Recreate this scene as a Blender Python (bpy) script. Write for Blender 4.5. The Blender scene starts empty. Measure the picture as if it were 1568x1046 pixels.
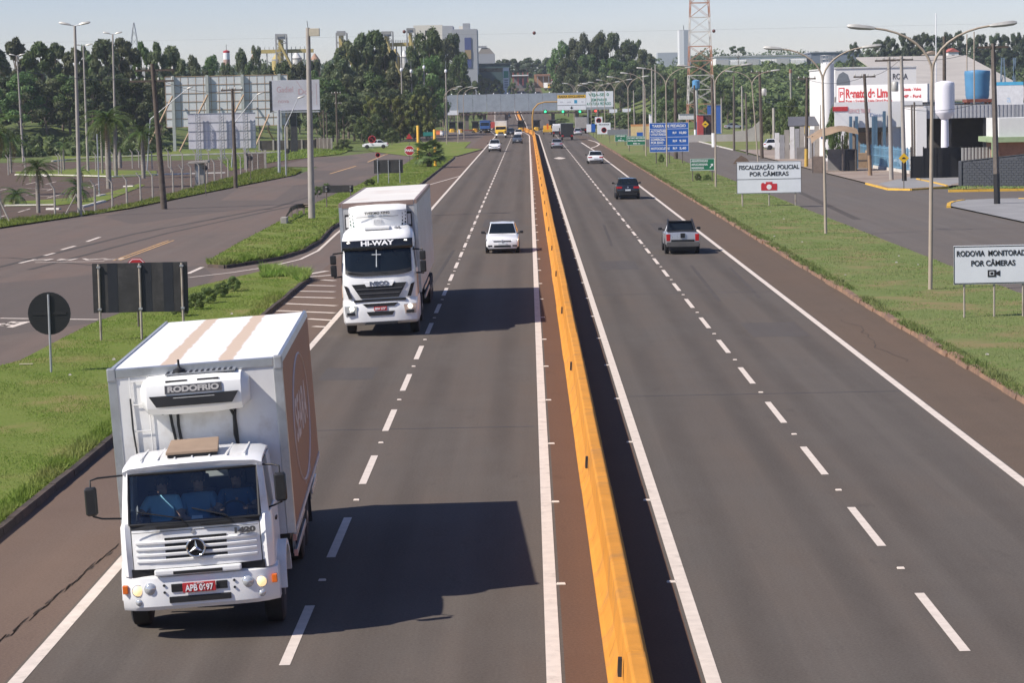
import bpy, bmesh, math, random
import numpy as np
from mathutils import Matrix, Vector
R = math.radians
SC = bpy.context.scene
COL = SC.collection
RNG = random.Random(7)

# ------------------------------------------------------------------ camera
CAM_H, FPX, IW, IH = 7.63, 3790.0, 1568.0, 1046.0
PITCH, YAW, ROLL = 5.58, 0.475, -1.15
cam_d = bpy.data.cameras.new('camera'); cam = bpy.data.objects.new('camera', cam_d); COL.objects.link(cam)
CAM_R = Matrix.Rotation(R(YAW), 3, 'Z') @ Matrix.Rotation(R(90 - PITCH), 3, 'X') @ Matrix.Rotation(R(ROLL), 3, 'Z')
cam.matrix_world = Matrix.Translation((0, 0, CAM_H)) @ CAM_R.to_4x4()
cam_d.sensor_width = 36; cam_d.lens = FPX / IW * 36; cam_d.clip_start = 0.5; cam_d.clip_end = 12000
SC.camera = cam

# ------------------------------------------------------------------ sky and sun
SUN_EL, SUN_DX, SUN_DY = 43.0, 0.91, 0.41          # shadows fall towards +x and a little +y
w = bpy.data.worlds.new('World'); SC.world = w; w.use_nodes = True
nt = w.node_tree; nt.nodes.clear()
sky = nt.nodes.new('ShaderNodeTexSky'); sky.sky_type = 'NISHITA'; sky.sun_disc = False
sky.sun_elevation = R(SUN_EL); sky.sun_rotation = math.atan2(-SUN_DX, -SUN_DY)
sky.altitude = 0; sky.air_density = 1.0; sky.dust_density = 0; sky.ozone_density = 1.8
bg = nt.nodes.new('ShaderNodeBackground'); bg.inputs[1].default_value = 0.0715
wo = nt.nodes.new('ShaderNodeOutputWorld')
wm = nt.nodes.new('ShaderNodeMix'); wm.data_type = 'RGBA'; wm.blend_type = 'MULTIPLY'; wm.inputs[0].default_value = 1; wm.inputs[7].default_value = (1.0, 1.01, 1.35, 1)   # cool white balance
wt = nt.nodes.new('ShaderNodeTexCoord'); wp0 = nt.nodes.new('ShaderNodeMapping'); wp0.inputs['Scale'].default_value = (3, 3, 38); wn = nt.nodes.new('ShaderNodeTexNoise'); wn.inputs['Scale'].default_value = 1.6; wn.inputs['Detail'].default_value = 6
wr = nt.nodes.new('ShaderNodeMapRange'); wr.inputs[1].default_value = .48; wr.inputs[2].default_value = .8; wr.inputs[3].default_value = 0; wr.inputs[4].default_value = .16     # thin high cloud
wc = nt.nodes.new('ShaderNodeMix'); wc.data_type = 'RGBA'; wc.inputs[7].default_value = (10.5, 11.2, 11.8, 1)
nt.links.new(wt.outputs['Generated'], wp0.inputs[0]); nt.links.new(wp0.outputs[0], wn.inputs['Vector']); nt.links.new(wn.outputs[0], wr.inputs[0]); nt.links.new(wr.outputs[0], wc.inputs[0]); nt.links.new(wm.outputs[2], wc.inputs[6])
nt.links.new(sky.outputs[0], wm.inputs[6]); nt.links.new(wc.outputs[2], bg.inputs[0]); nt.links.new(bg.outputs[0], wo.inputs[0])
sun_d = bpy.data.lights.new('sun', 'SUN'); sun_d.energy = 5.0; sun_d.angle = R(0.53); sun_d.color = (1, 0.925, 0.83)
sun = bpy.data.objects.new('sun', sun_d); COL.objects.link(sun)
ce = math.cos(R(SUN_EL)); nrm = math.hypot(SUN_DX, SUN_DY)
sun.rotation_euler = Vector((SUN_DX / nrm * ce, SUN_DY / nrm * ce, -math.sin(R(SUN_EL)))).to_track_quat('-Z', 'Y').to_euler()
SC.view_settings.view_transform = 'Standard'; SC.view_settings.look = 'None'
SC.view_settings.exposure = 0.32; SC.view_settings.gamma = 1.0
SC.cycles.max_bounces = 6; SC.cycles.transparent_max_bounces = 12; SC.cycles.volume_bounces = 1
SC.cycles.use_denoising = True

# ------------------------------------------------------------------ survey helpers: where a sight line meets the land
def ray(px, py):
    return CAM_R @ Vector(((px - IW / 2) / FPX, -(py - IH / 2) / FPX, -1.0))
def g(px, py, z=0.0):
    d = ray(px, py); t = (z - CAM_H) / d.z
    return Vector((d.x * t, d.y * t, z))
def at(px, py, Y):
    d = ray(px, py); t = Y / d.y
    return Vector((d.x * t, Y, CAM_H + d.z * t))
def sstep(a, b, x):
    t = min(1, max(0, (x - a) / (b - a))); return t * t * (3 - 2 * t)
HP = [(0, 0), (560, 0), (650, 2.0), (760, 7.5), (900, 14), (1050, 19.5), (1500, 25), (2600, 30), (9000, 30)]
RP = [(0, 0), (630, 0), (760, 0.7), (880, 2.4), (940, 6.5), (1000, 10.5), (1100, 14), (1500, 24), (2600, 29), (9000, 29)]
def pl(tab, y):
    for (a, b), (c, d) in zip(tab, tab[1:]):
        if y <= c: return b + (d - b) * (y - a) / (c - a) if y > a else b
    return tab[-1][1]
def gz(x, y):
    k = sstep(24, 60, abs(x + 2))
    return pl(RP, y) * (1 - k) + (pl(HP, y) + 5 * sstep(395, 490, y) * sstep(58, 90, -x) * (1 - sstep(600, 800, y))) * k

# ------------------------------------------------------------------ materials
MATS = {}
def nodes_of(name):
    m = bpy.data.materials.new(name); m.use_nodes = True; MATS[name] = m
    t = m.node_tree; b = t.nodes['Principled BSDF']
    return m, t, b
def N(t, typ, **kw):
    n = t.nodes.new(typ)
    for k, v in kw.items():
        if k in ('operation', 'blend_type', 'data_type', 'attribute_name', 'noise_dimensions', 'feature', 'wave_type', 'bands_direction', 'wave_profile', 'distance'): setattr(n, k, v)
        else: n.inputs[k].default_value = v
    return n
def c4(c): return (c[0], c[1], c[2], 1)
def mixrgb(t, fac, a, b, mode='MIX'):
    n = t.nodes.new('ShaderNodeMix'); n.data_type = 'RGBA'; n.blend_type = mode
    for i, v in ((0, fac), (6, a), (7, b)):
        if hasattr(v, 'links') or isinstance(v, bpy.types.NodeSocket): t.links.new(v, n.inputs[i])
        else: n.inputs[i].default_value = v if i == 0 else c4(v)
    return n.outputs[2]
def ramp(t, sock, p0, p1, a=0.0, b=1.0):
    n = t.nodes.new('ShaderNodeMapRange'); t.links.new(sock, n.inputs[0])
    n.inputs[1].default_value = p0; n.inputs[2].default_value = p1; n.inputs[3].default_value = a; n.inputs[4].default_value = b
    return n.outputs[0]
def noise(t, scale, detail=3, vec=None, rough=0.6):
    n = N(t, 'ShaderNodeTexNoise', Scale=scale, Detail=detail, Roughness=rough)
    if vec is not None: t.links.new(vec, n.inputs['Vector'])
    return n.outputs[0]
def coords(t, kind='Object', scale=(1, 1, 1)):
    tc = t.nodes.new('ShaderNodeTexCoord'); mp = t.nodes.new('ShaderNodeMapping'); mp.inputs['Scale'].default_value = scale
    t.links.new(tc.outputs[kind], mp.inputs[0]); return mp.outputs[0]
def bump(t, b, h, strength=0.3, dist=0.02):
    n = t.nodes.new('ShaderNodeBump'); n.inputs['Strength'].default_value = strength; n.inputs['Distance'].default_value = dist
    t.links.new(h, n.inputs['Height']); t.links.new(n.outputs[0], b.inputs['Normal'])
def mat(name, col, rough=0.6, metal=0.0, var=0.12, scale=2.5, col2=None, amt=0.5, coat=0.0, bmp=0.0, spec=None):
    if name in MATS: return MATS[name]
    m, t, b = nodes_of(name)
    v = coords(t); n1 = noise(t, scale, 5, v)
    lo = tuple(c * (1 - var) for c in col); hi = tuple(min(1, c * (1 + var)) for c in col)
    out = mixrgb(t, ramp(t, n1, .3, .7), lo, hi)
    if col2:
        n2 = noise(t, scale * 0.6, 6, v, .7)
        out = mixrgb(t, ramp(t, n2, 1 - amt - .08, 1 - amt + .12), out, col2)
    t.links.new(out, b.inputs['Base Color'])
    t.links.new(ramp(t, n1, 0, 1, max(.02, rough - .08), min(1, rough + .08)), b.inputs['Roughness'])
    b.inputs['Metallic'].default_value = metal
    if coat: b.inputs['Coat Weight'].default_value = coat; b.inputs['Coat Roughness'].default_value = .05
    if spec is not None: b.inputs['Specular IOR Level'].default_value = spec
    if bmp: bump(t, b, noise(t, scale * 12, 4, v), bmp)
    return m
def emis(name, col, strength):
    m, t, b = nodes_of(name)
    b.inputs['Base Color'].default_value = c4(col); b.inputs['Emission Color'].default_value = c4(col); b.inputs['Emission Strength'].default_value = strength
    return m
def leafmat(name, a, b_, c, rough=.55, trans=.25):
    m, t, b = nodes_of(name)
    ge = t.nodes.new('ShaderNodeNewGeometry'); oi = t.nodes.new('ShaderNodeObjectInfo')
    v = coords(t); n1 = noise(t, .45, 3, v)
    o = mixrgb(t, ge.outputs['Random Per Island'], a, b_)
    o = mixrgb(t, ramp(t, n1, .42, .68, 0, .8), o, c)
    hs = t.nodes.new('ShaderNodeHueSaturation'); t.links.new(o, hs.inputs['Color'])
    t.links.new(ramp(t, oi.outputs['Random'], 0, 1, .488, .52), hs.inputs['Hue'])
    t.links.new(ramp(t, oi.outputs['Random'], 0, 1, .75, 1.45), hs.inputs['Value'])
    t.links.new(hs.outputs[0], b.inputs['Base Color']); b.inputs['Roughness'].default_value = rough
    b.inputs['Specular IOR Level'].default_value = .25
    tr = t.nodes.new('ShaderNodeBsdfTranslucent'); t.links.new(hs.outputs[0], tr.inputs[0])
    mx = t.nodes.new('ShaderNodeMixShader'); mx.inputs[0].default_value = trans
    out = t.nodes['Material Output']
    t.links.new(b.outputs[0], mx.inputs[1]); t.links.new(tr.outputs[0], mx.inputs[2]); t.links.new(mx.outputs[0], out.inputs[0])
    return m
def glassmat(name, tint, alpha, refl=.06):
    m, t, b = nodes_of(name); t.nodes.remove(b)
    tr = t.nodes.new('ShaderNodeBsdfTransparent'); tr.inputs[0].default_value = c4(tint)
    gl = t.nodes.new('ShaderNodeBsdfGlossy'); gl.inputs['Roughness'].default_value = .03; gl.inputs[0].default_value = (.9, .95, 1, 1)
    lw = t.nodes.new('ShaderNodeLayerWeight'); lw.inputs[0].default_value = .25
    mx = t.nodes.new('ShaderNodeMixShader')
    t.links.new(ramp(t, lw.outputs['Fresnel'], 0, 1, refl, 1), mx.inputs[0])
    t.links.new(tr.outputs[0], mx.inputs[1]); t.links.new(gl.outputs[0], mx.inputs[2])
    t.links.new(mx.outputs[0], t.nodes['Material Output'].inputs[0])
    return m

def asphalt(name, a, b_, dust, damt, bands=0.5, patch=0.0, track=None):
    m, t, b = nodes_of(name)
    v = coords(t); n_fine = noise(t, 22, 5, v, .8); n_mid = noise(t, .5, 8, v, .72)
    n_band = noise(t, 1.0, 5, coords(t, 'Object', (1.3, .02, 1)), .65); n_slow = noise(t, 1.0, 6, coords(t, 'Object', (.3, .06, 1)), .7)
    o = mixrgb(t, ramp(t, n_mid, .32, .68), a, b_)
    o = mixrgb(t, ramp(t, n_band, .40, .66, 0, bands), o, tuple(x * 1.3 for x in b_))
    o = mixrgb(t, ramp(t, n_slow, .42, .68, 0, damt), o, dust)
    if track is not None:
        sx = t.nodes.new('ShaderNodeSeparateXYZ'); t.links.new(v, sx.inputs[0]); k = 2 * math.pi / 1.775
        m1 = N(t, 'ShaderNodeMath', operation='MULTIPLY_ADD'); t.links.new(sx.outputs[0], m1.inputs[0]); m1.inputs[1].default_value = k; m1.inputs[2].default_value = -track * k
        m2 = N(t, 'ShaderNodeMath', operation='COSINE'); t.links.new(m1.outputs[0], m2.inputs[0])
        m3 = N(t, 'ShaderNodeMath', operation='MULTIPLY'); t.links.new(ramp(t, m2.outputs[0], .1, 1, 0, .75), m3.inputs[0]); t.links.new(ramp(t, n_slow, .3, .6), m3.inputs[1])
        o = mixrgb(t, m3.outputs[0], o, tuple(x * .68 for x in a))
    if patch:
        n_p = N(t, 'ShaderNodeTexVoronoi', Scale=1.0); t.links.new(coords(t, 'Object', (.12, .03, 1)), n_p.inputs['Vector'])
        sp = t.nodes.new('ShaderNodeSeparateColor'); t.links.new(n_p.outputs['Color'], sp.inputs[0])
        o = mixrgb(t, ramp(t, sp.outputs[0], .66, .68, 0, patch), o, (.085, .08, .077))
    st = noise(t, .9, 7, coords(t, 'Object', (1, .35, 1)), .75)
    o = mixrgb(t, ramp(t, st, .60, .70, 0, .55), o, tuple(x * .6 for x in a))
    o = mixrgb(t, .42, o, mixrgb(t, ramp(t, n_fine, .3, .75), tuple(x * .5 for x in a), tuple(x * 1.6 for x in b_)))
    t.links.new(o, b.inputs['Base Color']); b.inputs['Roughness'].default_value = .9; b.inputs['Specular IOR Level'].default_value = .06
    bump(t, b, n_fine, .4, .012)
    return m
def grassmat(name, cols, soil, samt, s=.18):
    m, t, b = nodes_of(name); v = coords(t)
    n1 = noise(t, s, 6, v, .6); n2 = noise(t, s * 7, 5, v, .7); n3 = noise(t, 14, 4, v, .75); n4 = noise(t, s * 1.7, 4, v)
    o = mixrgb(t, ramp(t, n1, .35, .65), cols[0], cols[1]); o = mixrgb(t, ramp(t, n2, .4, .7, 0, .7), o, cols[2])
    o = mixrgb(t, .45, o, mixrgb(t, ramp(t, n3, .3, .7), tuple(x * .5 for x in cols[0]), tuple(x * 1.35 for x in cols[2])))
    o = mixrgb(t, ramp(t, n4, 1 - samt - .05, 1 - samt + .15, 0, .85), o, soil)
    t.links.new(o, b.inputs['Base Color']); b.inputs['Roughness'].default_value = .95; b.inputs['Specular IOR Level'].default_value = .1
    bump(t, b, n3, .6, .05)
    return m

A_MAIN = asphalt('asphalt_lane', (.094, .080, .070), (.118, .102, .088), (.140, .100, .075), .6, .6, track=-.75)
A_MAIN_R = asphalt('asphalt_lane_north', (.092, .080, .071), (.114, .100, .088), (.138, .102, .078), .6, .6, track=3.17)
A_SIDE = asphalt('asphalt_shoulder', (.125, .090, .072), (.150, .110, .088), (.17, .11, .08), .6, .3)
A_RSIDE = asphalt('asphalt_shoulder_grey', (.105, .080, .062), (.130, .098, .075), (.15, .1, .07), .55, .3)
A_MED = asphalt('asphalt_median', (.115, .067, .046), (.140, .083, .057), (.155, .08, .05), .6, .3)
A_SERV = asphalt('asphalt_service', (.115, .096, .085), (.155, .124, .106), (.185, .125, .10), .75, .4, patch=.6)
A_SERVR = asphalt('asphalt_service_grey', (.108, .096, .087), (.138, .123, .112), (.16, .125, .1), .5, .5)
A_LOT = asphalt('lot_paving', (.092, .068, .055), (.122, .09, .072), (.14, .1, .075), .5, .2)
CONC = mat('concrete', (.32, .295, .265), .85, var=.18, scale=.8, col2=(.22, .19, .165), amt=.4, bmp=.2)
CONC_P = mat('concrete_pole', (.34, .31, .275), .85, var=.14, scale=1.2, col2=(.24, .21, .18), amt=.35)
PAVE = mat('pavement_earth', (.27, .215, .175), .9, var=.2, scale=.25, col2=(.2, .12, .08), amt=.4, bmp=.3)
PAVEG = mat('pavement_grey', (.25, .245, .24), .9, var=.14, scale=.4, col2=(.2, .18, .16), amt=.35)
PAINT_W = mat('road_paint_white', (.62, .54, .47), .8, var=.10, scale=3.5, col2=(.42, .36, .31), amt=.37, spec=.1)
PAINT_Y = mat('road_paint_yellow', (.55, .32, .12), .7, var=.15, scale=1.0, col2=(.25, .18, .13), amt=.45)
KERB_D = mat('kerb_dark', (.06, .045, .036), .95, var=.4, scale=1.5, col2=(.13, .08, .055), amt=.4, bmp=.4)
KERB_O = mat('kerb_orange', (.26, .155, .095), .95, var=.3, scale=1.2, col2=(.16, .10, .07), amt=.5, bmp=.4)
KERB_W = mat('kerb_white', (.55, .52, .47), .85, var=.15, scale=.8, col2=(.35, .3, .26), amt=.4)
KERB_Y = mat('kerb_yellow', (.62, .37, .05), .8, var=.15, scale=1.0, col2=(.4, .27, .12), amt=.35)
GRASS = grassmat('verge_grass', ((.115, .172, .028), (.15, .20, .04), (.18, .20, .055)), (.26, .20, .09), .42)
GRASS_R = grassmat('verge_grass_right', ((.12, .172, .048), (.155, .195, .06), (.185, .20, .08)), (.26, .185, .10), .46)
TERRAIN = grassmat('terrain', ((.075, .12, .03), (.12, .155, .045), (.15, .17, .06)), (.19, .15, .08), .38, .02)
BLADE = leafmat('grass_blade', (.135, .20, .026), (.185, .25, .048), (.25, .25, .085), .8, .35)
BLADE_R = leafmat('grass_blade_right', (.14, .205, .05), (.19, .245, .08), (.27, .26, .12), .8, .35)
LEAF_E = leafmat('leaf_eucalyptus', (.062, .086, .036), (.105, .132, .060), (.125, .138, .062))
LEAF_O = leafmat('leaf_olive', (.085, .10, .045), (.125, .145, .068), (.14, .15, .07))
LEAF_G = leafmat('leaf_green', (.06, .1, .03), (.1, .155, .05), (.12, .16, .05))
LEAF_D = leafmat('leaf_dark', (.050, .076, .030), (.086, .118, .046), (.105, .125, .046))
LEAF_Y = leafmat('leaf_bamboo', (.12, .15, .035), (.18, .20, .055), (.20, .20, .06))
LEAF_B = leafmat('leaf_bush', (.075, .11, .035), (.115, .15, .05), (.13, .155, .055))
LEAF_F = leafmat('leaf_far', (.06, .082, .042), (.09, .115, .058), (.1, .118, .06))
LEAF_P = leafmat('leaf_palm', (.055, .095, .025), (.095, .14, .035), (.12, .145, .04), .4)
LEAF_DRY = leafmat('leaf_dry', (.16, .12, .06), (.22, .16, .08), (.2, .13, .06))
LEAF_PINK = leafmat('leaf_pink', (.5, .17, .25), (.62, .26, .34), (.4, .15, .2))
BARK = mat('bark', (.17, .135, .105), .9, var=.3, scale=2, col2=(.09, .07, .055), amt=.45)
BARK_P = mat('bark_palm', (.26, .235, .20), .9, var=.2, scale=2, col2=(.15, .125, .1), amt=.4)
WHITE = mat('white_paint', (.78, .78, .77), .35, var=.04, scale=2.2, col2=(.58, .55, .50), amt=.36, coat=.3)
WHITE2 = mat('white_plastic', (.78, .78, .76), .42, var=.03, scale=1.5, col2=(.66, .64, .6), amt=.3)
DULLW = mat('white_panel', (.68, .675, .66), .5, var=.07, scale=1.6, col2=(.48, .44, .39), amt=.4)
ALU = mat('aluminium', (.55, .56, .57), .38, .85, var=.1, scale=3, col2=(.4, .4, .4), amt=.4)
STEEL = mat('galvanised_steel', (.42, .43, .44), .5, .6, var=.12, scale=2, col2=(.3, .29, .27), amt=.4)
BLACKP = mat('black_plastic', (.018, .018, .019), .5, var=.2, scale=3, spec=.4)
BLACKG = mat('black_gloss', (.012, .013, .016), .12, var=.1, scale=2)
DARK = mat('dark_metal', (.03, .03, .032), .55, .2, var=.25, scale=2, col2=(.07, .055, .045), amt=.3)
RUBBER = mat('rubber', (.022, .021, .021), .85, var=.25, scale=4, col2=(.06, .05, .042), amt=.35)
RIM = mat('wheel_rim', (.3, .3, .3), .4, .7, var=.15, scale=5)
GLASSD = mat('dark_glass', (.008, .012, .016), .06, var=.15, scale=1.5, spec=.4)
SIGNBACK = mat('sign_back', (.045, .043, .042), .6, .3, var=.25, scale=1.6, col2=(.085, .08, .075), amt=.4)
POST = mat('sign_post', (.33, .29, .24), .75, var=.15, scale=3, col2=(.2, .15, .11), amt=.4)
POST_D = mat('sign_post_dark', (.12, .10, .085), .8, var=.2, scale=3)
SIGN_W = mat('sign_white', (.74, .76, .78), .45, var=.05, scale=1.3, col2=(.6, .6, .6), amt=.3)
SIGN_G = mat('sign_green', (.012, .16, .075), .45, var=.12, scale=1.3)
SIGN_B = mat('sign_blue', (.012, .105, .42), .45, var=.1, scale=1.3)
SIGN_Y = mat('sign_yellow', (.75, .45, .02), .5, var=.08, scale=1.3)
SIGN_R = mat('sign_red', (.42, .02, .025), .5, var=.1, scale=1.3)
INK = mat('ink_black', (.02, .02, .022), .6, var=.05)
INKW = mat('ink_white', (.8, .8, .8), .5, var=.03)
INKR = mat('ink_red', (.55, .03, .04), .5, var=.05)
YELLOW = mat('barrier_yellow', (.57, .245, .04), .8, var=.12, scale=1.6, col2=(.36, .18, .06), amt=.40, bmp=.3, spec=.15)
YPOLE = mat('pole_yellow', (.66, .38, .03), .55, var=.1, scale=1.2)
LAMPPOLE = mat('lamp_pole', (.36, .30, .235), .7, var=.12, scale=1.5, col2=(.25, .18, .13), amt=.35)
LAMPHEAD = mat('lamp_head', (.45, .44, .41), .5, .2, var=.12, scale=4)
WOOD = mat('wood_pole', (.10, .078, .062), .9, var=.3, scale=2, col2=(.05, .04, .033), amt=.4)
BATTEN = mat('wood_batten', (.36, .25, .16), .85, var=.2, scale=2)
ORANGE = mat('lens_orange', (.75, .16, .02), .25, var=.05)
LENSD = mat('lens_smoked', (.10, .115, .14), .1, .3, var=.15, scale=9)
LENS = mat('lens_clear', (.55, .57, .58), .12, .4, var=.1, scale=6)
REDLENS = mat('lens_red', (.42, .012, .015), .2, var=.1, scale=6)
LIT = emis('lamp_lit', (1.0, .70, .36), .75)
LITW = emis('lamp_lit_white', (1.0, .93, .8), 1.0)
LITG = emis('signal_green', (.05, 1.0, .35), 1.2)
LITR = emis('signal_red', (1.0, .08, .06), 1.2)
SKIN = mat('skin', (.42, .24, .16), .6, var=.06)
HAIR = mat('hair', (.015, .011, .009), .6, var=.1)
SHIRT_SUNLIT = mat('shirt_blue_sunlit', (.34, .66, .85), .85, var=.1, scale=5)  # sun through the windscreen is put into this brighter shirt blue
SEAT = mat('seat_cloth', (.05, .05, .055), .9, var=.2, scale=4)

# ------------------------------------------------------------------ mesh helpers
class MB:
    def __init__(s): s.v = []; s.f = []
    def add(s, vs, fs):
        o = len(s.v); s.v += [tuple(p) for p in vs]; s.f += [tuple(i + o for i in f) for f in fs]; return s
    def bx(s, x0, x1, y0, y1, z0, z1):
        return s.hexa([(x0, y0, z0), (x1, y0, z0), (x1, y1, z0), (x0, y1, z0), (x0, y0, z1), (x1, y0, z1), (x1, y1, z1), (x0, y1, z1)])
    def hexa(s, p):
        return s.add(p, [(0, 3, 2, 1), (4, 5, 6, 7), (0, 1, 5, 4), (1, 2, 6, 5), (2, 3, 7, 6), (3, 0, 4, 7)])
    def bar(s, a, b, w, h=None, up=(0, 0, 1)):
        a = Vector(a); b = Vector(b); h = h or w; d = (b - a).normalized(); up = Vector(up)
        if abs(d.dot(up)) > .98: up = Vector((0, 1, 0))
        sx = d.cross(up).normalized() * w / 2; sz = sx.cross(d).normalized() * h / 2
        return s.hexa([a - sx - sz, a + sx - sz, b + sx - sz, b - sx - sz, a - sx + sz, a + sx + sz, b + sx + sz, b - sx + sz])
    def tube(s, pts, r, n=8, cap=True):
        pts = [Vector(p) for p in pts]; rs = r if isinstance(r, (list, tuple)) else [r] * len(pts); o = len(s.v); ref = None
        for i, p in enumerate(pts):
            d = (pts[min(i + 1, len(pts) - 1)] - pts[max(i - 1, 0)]).normalized()
            if ref is None: ref = Vector((1, 0, 0)) if abs(d.x) < .9 else Vector((0, 1, 0))
            u = (ref - d * ref.dot(d)).normalized(); ref = u; v = d.cross(u)
            for k in range(n):
                a = 2 * math.pi * k / n; s.v.append(tuple(p + (u * math.cos(a) + v * math.sin(a)) * rs[i]))
        for i in range(len(pts) - 1):
            for k in range(n):
                a = o + i * n + k; b = o + i * n + (k + 1) % n; s.f.append((a, b, b + n, a + n))
        if cap:
            s.f.append(tuple(o + k for k in range(n))[::-1]); s.f.append(tuple(o + (len(pts) - 1) * n + k for k in range(n)))
        return s
    def lathe(s, prof, n=16, c=(0, 0, 0), axis='z'):
        o = len(s.v)
        for r, z in prof:
            for k in range(n):
                a = 2 * math.pi * k / n; x, y = r * math.cos(a), r * math.sin(a)
                p = {'z': (x, y, z), 'y': (x, z, -y), 'x': (z, x, y)}[axis]
                s.v.append((p[0] + c[0], p[1] + c[1], p[2] + c[2]))
        for i in range(len(prof) - 1):
            for k in range(n):
                a = o + i * n + k; b = o + i * n + (k + 1) % n; s.f.append((a, b, b + n, a + n))
        s.f.append(tuple(o + k for k in range(n))[::-1]); s.f.append(tuple(o + (len(prof) - 1) * n + k for k in range(n)))
        return s
    def prism(s, poly, lo, hi, axis='z'):
        n = len(poly); o = len(s.v)
        for h in (lo, hi):
            for a, b in poly: s.v.append({'z': (a, b, h), 'y': (a, h, b), 'x': (h, a, b)}[axis])
        s.f.append(tuple(o + i for i in range(n))[::-1]); s.f.append(tuple(o + n + i for i in range(n)))
        for i in range(n): j = (i + 1) % n; s.f.append((o + i, o + j, o + n + j, o + n + i))
        return s
    def loft(s, secs, cap=True):
        n = len(secs[0]); o = len(s.v)
        for sec in secs: s.v += [tuple(p) for p in sec]
        for i in range(len(secs) - 1):
            for k in range(n):
                a = o + i * n + k; b = o + i * n + (k + 1) % n; s.f.append((a, b, b + n, a + n))
        if cap: s.f.append(tuple(o + k for k in range(n))[::-1]); s.f.append(tuple(o + (len(secs) - 1) * n + k for k in range(n)))
        return s
    def grid(s, rows):
        o = len(s.v); m = len(rows[0])
        for r_ in rows: s.v += [tuple(p) for p in r_]
        for i in range(len(rows) - 1):
            for k in range(m - 1): a = o + i * m + k; s.f.append((a, a + 1, a + 1 + m, a + m))
        return s
    def mesh(s, name, bevel=0, smooth=None, seg=2):
        me = bpy.data.meshes.new(name); me.from_pydata(s.v, [], s.f)
        bm = bmesh.new(); bm.from_mesh(me); bmesh.ops.recalc_face_normals(bm, faces=bm.faces[:])
        if bevel:
            es = [e for e in bm.edges if len(e.link_faces) == 2 and e.calc_face_angle(0) > .5]
            bmesh.ops.bevel(bm, geom=es, offset=bevel, segments=seg, affect='EDGES', profile=.6, clamp_overlap=True)
        bm.to_mesh(me); bm.free()
        if smooth is not None:
            me.polygons.foreach_set('use_smooth', [True] * len(me.polygons)); me.set_sharp_from_angle(angle=R(smooth))
        return me
    def build(s, name, m, parent=None, bevel=0, smooth=None, seg=2):
        me = s.mesh(name, bevel, smooth, seg); me.materials.append(m); return obj(name, me, parent)
def obj(name, me, parent=None):
    o = bpy.data.objects.new(name, me); COL.objects.link(o)
    if parent: o.parent = parent
    return o
def tag(o, label=None, cat=None, group=None, kind=None):
    if label: o['label'] = label
    if cat: o['category'] = cat
    if group: o['group'] = group
    if kind: o['kind'] = kind
    return o
def thing(name, label, cat, loc=(0, 0, 0), rotz=0, group=None):
    o = bpy.data.objects.new(name, None); COL.objects.link(o); o.empty_display_size = .2
    o.location = loc; o.rotation_euler = (0, 0, rotz); return tag(o, label, cat, group)
def copy_tree(o, parent=None):
    c = o.copy(); COL.objects.link(c)
    if parent: c.parent = parent
    for ch in o.children: copy_tree(ch, c)
    return c
def struct(name, mb, m, parent=None, **k):
    o = mb.build(name, m, parent, **k)
    if parent is None: o['kind'] = 'structure'
    return o
def text(s_, size, m, parent, loc, rot=(math.pi / 2, 0, 0), ext=.004, width=None, name='lettering', bold=0.0, align='CENTER'):
    cu = bpy.data.curves.new('t', 'FONT'); cu.body = s_; cu.size = size; cu.align_x = align; cu.align_y = 'CENTER'; cu.extrude = ext; cu.offset = bold
    o = bpy.data.objects.new('t', cu); COL.objects.link(o)
    dg = bpy.context.evaluated_depsgraph_get(); me = bpy.data.meshes.new_from_object(o.evaluated_get(dg)); bpy.data.objects.remove(o); bpy.data.curves.remove(cu)
    if width and len(me.vertices):
        xs = [v.co.x for v in me.vertices]; k = width / max(1e-6, max(xs) - min(xs))
        me.transform(Matrix.Diagonal((k, 1, 1, 1)))
    me.materials.clear(); me.materials.append(m)
    o = obj(name, me, parent); o.location = loc; o.rotation_euler = rot; return o
def poly_sheet(name, pts, z, m, parent=None):
    bm = bmesh.new(); vs = [bm.verts.new((p[0], p[1], z)) for p in pts]; f = bm.faces.new(vs); f.normal_update(); bmesh.ops.triangulate(bm, faces=[f])
    bmesh.ops.recalc_face_normals(bm, faces=bm.faces[:])
    for f in bm.faces:
        if f.normal.z < 0: f.normal_flip()
    me = bpy.data.meshes.new(name); bm.to_mesh(me); bm.free(); me.materials.append(m); return obj(name, me, parent)
def inpoly(P, poly):
    x, y = P[:, 0], P[:, 1]; r = np.zeros(len(P), bool); n = len(poly)
    for i in range(n):
        x1, y1 = poly[i][0], poly[i][1]; x2, y2 = poly[(i + 1) % n][0], poly[(i + 1) % n][1]
        c = ((y1 > y) != (y2 > y)) & (x < (x2 - x1) * (y - y1) / (y2 - y1 + 1e-12) + x1); r ^= c
    return r
def np_mesh(name, V, nper, m):
    me = bpy.data.meshes.new(name); n = len(V); k = n // nper
    me.vertices.add(n); me.vertices.foreach_set('co', V.astype(np.float32).ravel())
    me.loops.add(n); me.loops.foreach_set('vertex_index', np.arange(n, dtype=np.int32))
    me.polygons.add(k); me.polygons.foreach_set('loop_start', np.arange(0, n, nper, dtype=np.int32))
    me.update(calc_edges=True); me.materials.append(m); return me
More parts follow.
